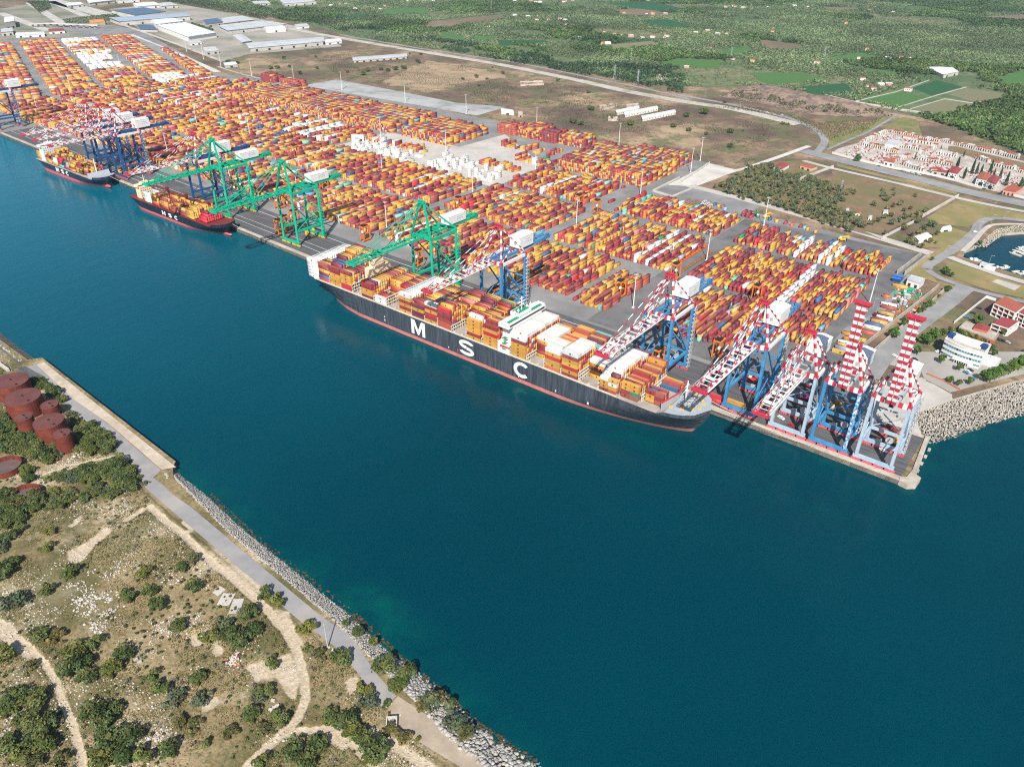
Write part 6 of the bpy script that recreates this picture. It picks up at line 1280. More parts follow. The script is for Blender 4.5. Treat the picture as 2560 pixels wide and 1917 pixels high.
for k, x, y, a, t, w_ in [('H', 720, 1252, -.4, 0, 'alone on the access road'), ('H', 935, 1318, -.4, 0, 'in front of the raised boom'), ('H', 950, 1290, -.4, 1, 'beside a white one near the raised boom'), ('H', 1215, 1200, .9, 0, 'at the left corner of the white office'), ('H', 1560, 1430, -.5, 0, 'in front of the white office porch'), ('H', 1540, 1445, -.5, 4, 'left of a white one before the office porch'), ('H', 1590, 1415, -.5, 1, 'right of a white one before the office porch'),
                         ('H', 1690, 700, 0, 1, 'in the shaded walled car park'), ('H', 1620, 757, 0, 1, 'below another in the walled car park'), ('H', 1550, 805, .1, 4, 'near the lower wall of the car park'), ('H', 1910, 1060, -.5, 1, 'first in the shade behind the flat building'), ('H', 1960, 1075, -.5, 1, 'second in the shade behind the flat building'), ('H', 2015, 1095, -.5, 2, 'third in the shade behind the flat building'), ('H', 1610, 1508, .2, 4, 'under the round hedge trees'),
                         ('K', 1640, 1478, .4, 0, 'on the bend above the marina'), ('K', 540, 722, -.4, 4, 'alone on the wide road'), ('K', 810, 775, -.4, 2, 'first in the line by the cemetery wall'), ('K', 870, 790, -.4, 0, 'second in the line by the cemetery wall'), ('K', 930, 805, -.4, 0, 'third in the line by the cemetery wall'), ('K', 1000, 822, -.4, 0, 'last in the line by the cemetery wall'), ('3', 655, 742, -.3, 0, 'on the curved road by the plain'), ('3', 560, 728, -.3, 0, 'farther back on the curved road'),
                         ('F', 870, 850, -.35, 0, 'between the legs of the rusty boom crane'), ('F', 965, 915, -.3, 3, 'small and red below the rusty boom crane'), ('F', 1380, 985, -.3, 0, 'under the crane with flaking blue legs'), ('F', 1750, 1130, -.3, 0, 'by the rear sill of the end crane'), ('J', 2215, 0, 0, 1, 'at the right edge near the bushes'), ('B', 1600, 165, .2, 0, 'on the pale lot before the high stack'), ('K', 1745, 985, .5, 1, 'before the dark roofed house'), ('K', 1930, 1040, .3, 1, 'beside the pink gatehouse')]:
    p = at(k, x, y); o = CARM[t] if t not in cu else copy_tree(CARM[t], None, CARK[t]); cu.add(t); o.location = (p[0], p[1], GZ+.42 if k != 'F' else GZ+.12); o.rotation_euler.z = a
    s = 1.15 if k == 'F' else 1; o.scale = (s, s, s); tag(o, '%s car %s' % (CN[t], w_), 'car', 'cars parked around the port')
# trailers, equipment and loose boxes on the service corner
def ladder(k, x, y, L, cn, w_, rot=0, z=GZ+.12, t=1, ay=False):
    p = at(k, x, y); 
    for q in range(t): BOX.append((p[0], p[1], z+q*CH, L, rot+(0 if ay else -math.pi/2), PN.index(cn if q == t-1 or isinstance(cn, str) else cn[q]), ('corner', w_, q, t)))
for x, y, L, c, w_ in ((780, 455, 12.19, 'mustard yellow', 'below the blue sheds at the wall corner'), (620, 770, 12.19, 'light yellow', 'uppermost of the rows by the end wall'), (560, 800, 12.19, 'dark maroon', 'second of the rows by the end wall'), (600, 815, 12.19, 'white', 'third of the rows by the end wall'), (545, 840, 12.19, 'maroon', 'fourth of the rows by the end wall'), (540, 865, 12.19, 'light yellow', 'fifth of the rows by the end wall'),
                      (480, 895, 12.19, 'blue', 'single blue one of the rows by the end wall'), (460, 930, 12.19, 'white', 'below the blue one by the end wall'), (400, 985, 12.19, 'rust red', 'lowest of the rows by the end wall'), (650, 700, 12.19, 'rust red', 'under the white roofed row'), (650, 665, 12.19, 'white', 'with clean roof at the head of the rows'), (620, 570, 6.06, 'orange', 'small one in the scrap corner'),
                      (210, 1010, 12.19, 'mustard yellow', 'beside the leftmost raised boom'), (180, 1060, 6.06, 'mustard yellow', 'small one beside the raised boom'), (160, 1105, 12.19, 'white', 'first beside the crane house'), (110, 1130, 6.06, 'light yellow', 'second beside the crane house'), (130, 1170, 12.19, 'grey', 'third beside the crane house'), (95, 1215, 12.19, 'light yellow', 'with a dark mark beside the crane house'), (340, 1070, 6.06, 'mustard yellow', 'short one behind the striped boom')):
    ladder('H', x, y, L, c, w_, R(4))
for x, y, L, c, t, w_ in ((300, 700, 12.19, 'bright red', 2, 'stacked by the ship bow crane sill'), (480, 730, 12.19, 'mustard yellow', 1, 'inside the bow crane portal'), (1130, 590, 12.19, 'maroon', 1, 'under the rusty boom'), (1050, 730, 12.19, 'light yellow', 1, 'beside the red machines under the rusty boom'), (1370, 730, 6.06, 'mustard yellow', 1, 'behind the flaking blue legs'), (1780, 1010, 12.19, 'rust red', 2, 'left of a pair under the end crane'), (1850, 985, 12.19, 'maroon', 2, 'right of a pair under the end crane')):
    ladder('F', x, y, L, c, w_, R(0), t=t)
ladder('D', 445, 225, 12.19, 'maroon', 'lying alone beside the carrier pair', 0, ay=True); ladder('D', 545, 105, 6.06, 'maroon', 'alone at the end of a yellow row', 0, ay=True); ladder('A', 1400, 0, 12.19, 'white', 'far loose one', 0)
for i, c in enumerate(('blue', 'mustard yellow', 'rust red', 'light blue', 'maroon', 'maroon', 'maroon')): ladder('D', *[(1335, 255), (1370, 265), (1405, 275), (1425, 290), (1590, 340), (1625, 350), (1655, 355)][i], 12.19 if i > 3 else 6.06, c, 'number %s along the rear perimeter road' % nth(i), 0, t=2 if i in (4, 5) else 1, ay=True)
for i, (x, y, c) in enumerate(((490, 190, 'light yellow'), (565, 205, 'maroon'), (695, 235, 'maroon'), (730, 245, 'light blue'), (755, 258, 'mustard yellow'), (825, 280, 'mustard yellow'), (620, 222, 'orange'), (430, 175, 'blue'))): ladder('E', x, y, 6.06, c, '%s small one along the perimeter road' % nth(i), 0, ay=True)
# flat racks / rail beams on the yard lanes
for k, a, b, lab, m in (('D', (1000, 770), (1270, 605), 'long orange lifting beam rack in the dark lane', M_ORANGEP), ('D', (1060, 820), (1310, 660), 'rusty orange beam rack beside the orange one', mat('rust_beam', (.30, .13, .06), .8, .2, .5)), ('C', (1330, 655), (1610, 525), 'long low steel rack lying in the side lane', M_STONE)):
    p, q = at(k, *a), at(k, *b); mb = MB(); n = 12
    for s in (-1.1, 1.1): mb.beam((p[0]+s, p[1], GZ+1.2), (q[0]+s, q[1], GZ+1.2), .35, .8)
    for i in range(n+1): r_ = p+(q-p)*i/n; mb.box((r_[0], r_[1], GZ+.9), (2.8, .5, 1.4))
    tag(mb.obj('beam_rack', m), lab, 'rack')
def yard_tractor(x, y, rz, m, lab):
    root = empty('reach_stacker', (x, y, GZ+.1), rz, lab, 'mobile crane'); MB().box((0, 0, 1.5), (7, 3.2, 1.6)).obj('body', m, root); MB().box((-1.6, 0, 3), (2, 2, 1.8)).obj('cab', M_WHITE, root)
    MB().beam((-2.6, 0, 3.2), (5.6, 0, 5.4), .9, 1.1).obj('boom', m, root); MB().box((5.8, 0, 4.4), (1, 6.5, .6)).obj('spreader', m, root)
    for a in (-2.2, 2.2):
        for b in (-1.5, 1.5): MB().tube((a, b-.4, .8), (a, b+.4, .8), .8, None, 12).obj('wheel', M_BLACK, root)
for k, x, y, rz, m, lab in (('F', 1060, 690, .3, mat('machine_magenta', (.42, .03, .12), .5, .15, .5), 'red and yellow reach stacker under the rusty boom'), ('F', 1290, 760, 2.6, M_YELP, 'yellow reach stacker behind the flaking blue legs'), ('E', 1050, 350, .2, M_YELP, 'yellow reach stacker on the perimeter road'), ('E', 395, 155, 1, M_YELP, 'yellow reach stacker at the foot of a mast'), ('F', 1840, 1060, 1, M_YELP, 'yellow machine between red containers under the end crane'), ('E', 320, 145, 2.2, M_GREEN, 'green reach stacker behind the back blocks'), ('H', 850, 530, .6, CR_GREEN, 'bright green machine in the scrap corner'), ('F', 620, 520, .3, M_REDP, 'red machine in the shade of the bow crane'), ('B', 1020, 600, .1, M_ORANGEP, 'orange machine behind the middle green crane tail'), ('A', 1030, 805, .1, M_YELP, 'yellow machine on the quay between the feeders')):
    p = at(k, x, y); yard_tractor(p[0], p[1], rz, m, lab)
for i, (x, y) in enumerate(((790, 640), (830, 655), (870, 590), (835, 580))):
    p = at('H', x, y); root = empty('silo_tank', (p[0], p[1], GZ+.1), 0, 'grey upright tank, %s of four in the scrap corner' % nth(i), 'tank', 'upright grey tanks in the scrap corner'); MB().tube((0, 0, 0), (0, 0, 4.2), 1.5, None, 14).obj('wall', M_GREYST, root); MB().tube((0, 0, 4.2), (0, 0, 4.9), 1.5, .3, 14).obj('roof', M_WHITE, root)
mb = MB()
for q in range(150):
    u, v = rng.random(2); p = np.array(at('H', 700+330*u, 480+330*v*(1-.3*u))); mb.box((p[0], p[1], GZ+.5), (.4+3*rng.random()**2, .3+rng.random(), .5+rng.random()), int(rng.integers(5)), rng.random()*3)
tag(mb.obj('scrap_heap', [M_STONE, M_GREYST, M_ORANGEP, CR_GREEN, M_WHITE]), 'heap of scrap and pipes by the end wall', kind='stuff')
for i, (x, y, l) in enumerate(((760, 360, 0), (735, 385, 1))):
    p = at('H', x, y); root = empty('tarp_shelter', (p[0], p[1], GZ+.1), .1, '%s bright blue covered shelter by the white workshop' % ('upper' if i == 0 else 'lower'), 'shelter'); MB().box((0, 0, 1.5), (7, 3.5, 3)).obj('wall', M_BLUEP, root); mb = MB(); mb.prism([(-3.7, -1.9), (3.7, -1.9), (3.7, 1.9), (-3.7, 1.9)], 3, 3.3); mb.obj('roof', mat('blue_tarp', (.03, .16, .5), .5, .15, .5), root)
# spreader frames behind the back block
for i in range(9):
    p = at('D', 1100+24*i, 215+3*i+(i % 3)*14); mb = MB()
    for a in (-1.2, 1.2): mb.box((a, 0, 1.8), (.3, 9, .4)); mb.box((a, 4.2, 1), (.3, .3, 2)); mb.box((a, -4.2, 1), (.3, .3, 2))
    for y in (-4.2, 0, 4.2): mb.box((0, y, 1.8), (2.4, .3, .4))
    tag(mb.obj('spreader_frame', M_WHITE if i > 4 else mat('rust_beam', (.30, .13, .06)), loc=(p[0], p[1], GZ+.1)), '%s %s steel frame parked at the yard corner' % (nth(i), 'white' if i > 4 else 'rusty'), 'frame', 'parked steel frames at the yard corner')
# ================================================================ marina boats, sea-side lamps
def boat(s, cab):
    root = empty('motor_boat', (0, 0, 0)); pr = [(-4, -1.4), (1.2, -1.5), (3.2, -.9), (4.4, 0), (3.2, .9), (1.2, 1.5), (-4, 1.4)]
    mb = MB(); n = len(pr); mb.add([(x*.9, y*.7, 0) for x, y in pr]+[(x, y, 1.1) for x, y in pr], [(i, (i+1) % n, n+(i+1) % n, n+i) for i in range(n)]); mb.obj('hull', M_WHITE, root)
    MB().add([(x*.97, y*.93, 1.0) for x, y in pr], [tuple(range(n))]).obj('deck', M_CONCW, root)
    if cab: mb = MB(); mb.box((.2, 0, 1.7), (2.6, 1.9, 1.3), 0, 0, .85); mb.obj('cabin', M_WHITE, root); MB().box((.2, 0, 1.85), (2.65, 1.8, .45), 0, 0, .9).obj('window', M_GLASS, root)
    else: mb = MB(); mb.box((-1, 0, 1.15), (2.4, 1.6, .5)); mb.obj('seat', M_CREAM, root)
    return root
BK = [boat(1, True), boat(1, False)]; BKK = [kids_of(q) for q in BK]; bu = set()
for i, (k, x, y, a, s, w_) in enumerate([('H', 1590, 145, .5, 1.3, 'by the kiosk end of the marina'), ('H', 1640, 155, .6, 1.5, 'second from the rocks'), ('H', 1820, 195, .7, 1.0, 'beside the lamp on the marina quay'), ('H', 1895, 228, .7, .9, 'small one by the box shelter'), ('H', 1985, 235, .9, 1.4, 'wide one at the middle of the marina quay'), ('H', 2115, 278, 1, 1.1, 'near the right edge of the marina'), ('H', 2190, 300, 1, 1.3, 'cut by the right edge'),
                                          ('H', 2090, 75, 2.8, 1.2, 'front of the outer row'), ('H', 2130, 50, 2.8, 1.3, 'second of the outer row'), ('H', 2165, 30, 2.8, 1.2, 'third of the outer row'), ('H', 2195, 15, 2.8, 1.3, 'fourth of the outer row'), ('H', 2120, 85, 2.8, 1.2, 'inner end of the outer row'), ('H', 2200, 80, 2.8, 1.1, 'rear of the outer row'), ('H', 2240, 60, 2.8, 1.3, 'last of the outer row')]):
    t = 0 if i % 3 != 2 else 1; o = BK[t] if t not in bu else copy_tree(BK[t], None, BKK[t]); bu.add(t); p = at(k, x, y, 0); o.location = (p[0], p[1], -.3); o.rotation_euler.z = a; o.scale = (s, s, s)
    tag(o, 'white %s boat %s' % ('cabin' if t == 0 else 'open', w_), 'boat', 'boats moored in the marina')
def lamp(h, arm):
    root = empty('street_lamp', (0, 0, 0)); MB().tube((0, 0, 0), (0, 0, h), .14, .08, 8).obj('pole', M_GREYST, root); mb = MB(); mb.beam((0, 0, h-.1), (arm, 0, h+.3), .12); mb.box((arm+.3, 0, h+.3), (.9, .3, .16)); mb.obj('lamp_head', M_WHITE, root); return root
l0 = lamp(9, 1.8); lk = kids_of(l0)
for i, (k, x, y, z, w_) in enumerate([('T', 55, 300, WZ, 'left one on the old quay road by the tanks'), ('T', 140, 365, WZ, 'right one on the old quay road by the tanks'), ('H', 1300, 75, GZ, 'by the yard corner above the marina road'), ('H', 1800, 190, GZ, 'on the marina quay beside the boats'), ('K', 1830, 1370, GZ, 'first along the curved marina road'), ('K', 1975, 1330, GZ, 'second along the curved marina road'), ('K', 1690, 1450, GZ, 'at the bend of the marina road'), ('K', 1835, 1230, GZ, 'in the dry grass by the wide road'), ('K', 110, 710, GZ, 'near the round tree on the wide road'),
                                        ('H', 470, 690, GZ, 'by the service rows of the end wall'), ('3', 160, 628, GZ, 'on the far plain road'), ('3', 385, 690, GZ, 'beside the long dirt road'), ('3', 70, 640, GZ, 'left along the far plain road'), ('U', 1660, 825, GZ, 'first along the country road'), ('U', 1850, 860, GZ, 'second along the country road'), ('U', 1490, 785, GZ, 'third along the country road'), ('U', 1320, 755, GZ, 'fourth along the country road'), ('U', 995, 700, GZ, 'fifth along the country road'), ('U', 840, 672, GZ, 'sixth along the country road'), ('U', 695, 635, GZ, 'seventh along the country road')]):
    o = l0 if i == 0 else copy_tree(l0, None, lk); p = at(k, x, y, z); o.location = (p[0], p[1], z); tag(o, 'slim grey street lamp '+w_, 'street lamp', 'street lamps round the port')
# the pole by the shore road, debris, small structures on the west bank
p = at('W', 590, 855, WZ); root = empty('grey_pole', (p[0], p[1], WZ), 0, 'leaning bare grey pole beside the shore road', 'pole'); MB().tube((0, 0, .4), (-.9, .5, 14.6), .3, .22, 10).obj('shaft', M_GREYST, root); MB().box((.2, 0, .3), (1.8, 1.4, .6)).obj('base', M_CONCL, root)
p = at('W', 625, 880, WZ); tag(MB().box((0, 0, .7), (.9, .9, 1.4), 0, .3, .8).obj('marker_block', M_WHITE, loc=(p[0], p[1], float(west_z(p[0], p[1])))), 'small white block beside the leaning pole', 'block')
p = at('W', 1020, 1375, WZ); root = empty('concrete_hut', (p[0], p[1], float(west_z(p[0], p[1]))), .75, 'small open concrete basin beside the slab', 'concrete basin'); mb = MB()
for s in (-1, 1): mb.box((s*2.0, 0, 1.1), (.4, 4.4, 2.2)); mb.box((0, s*2.0, 1.1), (3.6, .4, 2.2))
mb.obj('wall', M_CONCW, root); MB().box((.3, .3, .9), (1.2, 1.2, 1.8)).obj('pillar', M_CONCL, root)
a, b = at('W', 1040, 1390, WZ), at('W', 1145, 1475, WZ); tag(MB().beam((a[0], a[1], WZ+.7), (b[0], b[1], WZ+.7), .5, 1.4).obj('concrete_wall', M_CONCL), 'low concrete wall running from the small basin', 'wall')
for i, (x, y) in enumerate(((1750, 1240), (1735, 1300), (1760, 1285), (1775, 1275), (1745, 1310), (1090, 1000), (1065, 985))):
    p = at('8', x, y, WZ) if i < 5 else at('8', x-190, y, WZ); tag(MB().box((0, 0, .5), (1.7, .9, 1.0), 0, .4+.2*i).obj('stone_block', M_CONCW, loc=(p[0], p[1], float(west_z(p[0], p[1])))), '%s of the cut pale stone blocks %s' % (nth(i), 'among bushes inside the track bend' if i < 5 else 'beside the rubble in the scrub'), 'stone block', 'cut stone blocks on the west bank')
mb = MB()
for q in range(110):
    u = rng.normal(0, 1, 2); p = at('8', 1490+32*u[0], 985+20*u[1]-.35*32*u[0], WZ); mb.box((p[0], p[1], float(west_z(p[0], p[1]))+.3), (.2+.8*rng.random(), .2+.5*rng.random(), .2+.4*rng.random()), int(rng.choice(4, p=(.3, .2, .3, .2))), rng.random()*3)
tag(mb.obj('dumped_rubbish', [M_WHITE, M_ORANGEP, M_BLACK, M_CONCW]), 'heap of dumped white and orange rubbish on bare ground', kind='stuff')
# power pylons in the farmland
for i, (k, x, y, h) in enumerate((('U', 97, 98, 40), ('U', 1155, 720, 34), ('U', 1300, 545, 30), ('U', 1360, 725, 26), ('3', 325, 385, 26), ('3', 925, 380, 26), ('K', 95, 1010, 14), ('2', 1912, 540, 24))):
    p = at(k, x, y); root = empty('power_pylon', (p[0], p[1], GZ), .5, 'thin grey power pylon, %s from the left over the farmland' % nth(i), 'pylon', 'power pylons over the farmland'); mb = MB()
    for sx in (-1, 1):
        for sy in (-1, 1): mb.beam((sx*h*.06, sy*h*.06, 0), (sx*.3, sy*.3, h), .22)
    for z in (.2, .4, .6, .8): s = h*.06*(1-z)+.3*z; mb.beam((-s, -s, h*z), (s, s, h*(z+.15)), .15); mb.beam((s, -s, h*z), (-s, s, h*(z+.15)), .15)
    mb.obj('tower', M_GREYST, root); mb = MB(); mb.box((0, 0, h*.82), (h*.3, .25, .25)); mb.box((0, 0, h*.94), (h*.22, .25, .25)); mb.obj('cross_arm', M_GREYST, root)
# ================================================================ vegetation
def leaf_mat(name, tint=(1, 1, 1)):
    m, nt, b = new_mat(name); c = _n(nt, 'ShaderNodeAttribute', attribute_name='col').outputs['Color']
    oi = _n(nt, 'ShaderNodeObjectInfo'); v = ramp(nt, oi.outputs['Random'], [(0, (.72, .8, .8)), (.5, (1, 1, 1)), (1, (1.3, 1.12, .85))])
    c = mixc(nt, 1, c, v, 'MULTIPLY'); c = mixc(nt, 1, c, oi.outputs['Color'], 'MULTIPLY')
    nt.links.new(c, b.inputs['Base Color']); b.inputs['Roughness'].default_value = .75; b.inputs['Specular IOR Level'].default_value = .25
    tr = _n(nt, 'ShaderNodeBsdfTranslucent'); nt.links.new(c, tr.inputs[0]); mx = _n(nt, 'ShaderNodeMixShader'); mx.inputs[0].default_value = .22
    nt.links.new(b.outputs[0], mx.inputs[1]); nt.links.new(tr.outputs[0], mx.inputs[2]); nt.links.new(mx.outputs[0], nt.nodes['Material Output'].inputs[0]); return m
M_LEAF = leaf_mat('foliage'); M_BARK = mat('bark', (.13, .10, .075), .95, .25, 1)
def quads_cloud(P, size, rg, nrm=None, flat=.5):
    """a randomly turned leaf-clump quad at each point"""
    n = len(P); a = rg.normal(size=(n, 3)); 
    if nrm is not None: a = a*flat+nrm
    a /= np.linalg.norm(a, axis=1, keepdims=True)+1e-9; t = rg.normal(size=(n, 3)); t -= a*(t*a).sum(1, keepdims=True); t /= np.linalg.norm(t, axis=1, keepdims=True)+1e-9; bt = np.cross(a, t)
    s = size*rg.uniform(.6, 1.4, (n, 1)); s2 = size*rg.uniform(.5, 1.1, (n, 1))
    V = np.stack([P-t*s-bt*s2*.6, P+t*s*.7-bt*s2, P+t*s+bt*s2*.6, P-t*s*.6+bt*s2], 1).reshape(-1, 3)
    return V, np.arange(4*n).reshape(n, 4)
def crown_points(rg, n, lobes, rx, rz, zc, lobe_r):
    ang = rg.uniform(0, 2*math.pi, lobes); rr = rx*np.sqrt(rg.uniform(0, 1, lobes))*rg.uniform(.45, 1.0, lobes); lc = np.stack([rr*np.cos(ang), rr*np.sin(ang), zc+rz*rg.uniform(-.55, .75, lobes)*(1-.5*(rr/rx)**2)], 1); lr = lobe_r*rg.uniform(.45, 1.3, lobes)
    li = rg.integers(0, lobes, n); d = rg.normal(size=(n, 3)); d[:, 2] = np.abs(d[:, 2])*1.1-.35*rg.random(n); d /= np.linalg.norm(d, axis=1, keepdims=True); r = lr[li]*rg.uniform(.55, 1.05, n)**.5
    P = lc[li]+d*r[:, None]*np.array([1, 1, .8]); return P, d, li
def make_tree(name, seed, rx, rz, zc, n, lobes, size, base, trunk=True, lr=None, cone=False):
    rg = np.random.default_rng(seed); root = empty(name, (0, 0, 0))
    if cone:
        h = rg.random(n)**.8; a = rg.uniform(0, 2*math.pi, n); r = rx*(1-h)**.6*np.minimum(1, .35+h*4)*rg.uniform(.6, 1.1, n); P = np.stack([r*np.cos(a), r*np.sin(a), .6+h*rz], 1); d = np.stack([np.cos(a), np.sin(a), .4*np.ones(n)], 1); li = rg.integers(0, lobes, n)
    else: P, d, li = crown_points(rg, n, lobes, rx, rz, zc, lr or rx*.42)
    P[:, 2] = np.maximum(P[:, 2], .15)
    V, F = quads_cloud(P, size, rg, d, .75); lobe_c = np.array(base)*rg.uniform(.7, 1.35, (lobes, 1))*np.stack([rg.uniform(.85, 1.25, lobes), np.ones(lobes), rg.uniform(.75, 1.1, lobes)], 1)
    col = lobe_c[li]*rg.uniform(.75, 1.3, (n, 1))
    if trunk:
        mb = MB(); th = max(.5, zc*.8); mb.tube((0, 0, -.2), (.12*rx, .05, th*.6), .09*rx+.05, .06*rx, 7)
        for k in range(5): q = P[rg.integers(n)]*np.array([.6, .6, .85]); mb.tube((.12*rx, .05, th*.55), q, .05*rx, .02, 5)
        mb.obj('trunk', M_BARK, root)
    mesh_np('crown', V, F, M_LEAF, root, col); return root
G1, G2, G3, G4 = (.095, .125, .042), (.12, .15, .045), (.095, .118, .07), (.14, .13, .052)
SHR = [make_tree('shrub', 1, 3.4, 1.9, 1.9, 900, 13, .36, G1), make_tree('shrub', 2, 2.6, 1.6, 1.7, 700, 9, .34, G2), make_tree('shrub', 3, 4.2, 2.2, 2.3, 1200, 18, .38, G1), make_tree('shrub', 4, 3.0, 1.5, 1.4, 700, 11, .33, G3), make_tree('shrub', 5, 2.4, 1.3, 1.2, 550, 8, .30, G4), make_tree('shrub', 6, 1.7, 1.0, 1.0, 360, 6, .27, G2)]
SHK = [kids_of(o) for o in SHR]
OLV = [make_tree('olive_tree', 11, 3.3, 2.3, 3.4, 560, 10, .46, (.14, .165, .095)), make_tree('olive_tree', 12, 3.8, 2.5, 3.7, 640, 12, .48, (.12, .15, .08)), make_tree('olive_tree', 13, 2.7, 2.0, 3.0, 460, 8, .42, (.155, .175, .10))]; OLK = [kids_of(o) for o in OLV]
CYP = [make_tree('cypress_tree', 21, 2.1, 15, 1, 620, 9, .45, (.04, .08, .035), True, None, True)]; CYK = [kids_of(o) for o in CYP]
RND = [make_tree('round_tree', 31, 3.9, 3.2, 4.4, 900, 14, .45, (.10, .165, .04)), make_tree('round_tree', 32, 3.0, 2.6, 3.6, 700, 11, .42, (.085, .145, .038))]; RNK = [kids_of(o) for o in RND]
POOL = {'s': (SHR, SHK), 'o': (OLV, OLK), 'c': (CYP, CYK), 'r': (RND, RNK)}; first = set()
PLACED = []
def plant(kind, t, x, y, z, s, label, cat, group, tint=None, sz=None):
    P, K = POOL[kind]; key = (kind, t); z = float(west_z(x, y)) if z == WZ else z; o = P[t] if key not in first else copy_tree(P[t], None, K[t]); first.add(key)
    o.location = (x, y, z); o.rotation_euler.z = rng.uniform(0, 6.28); q = rng.uniform(.9, 1.1); o.scale = (s, s*q, s*(sz or rng.uniform(.85, 1.1)))
    tag(o, label, cat, group); 
    if tint:
        for c in o.children: c.color = (*tint, 1)
    PLACED.append((x, y, s)); return o
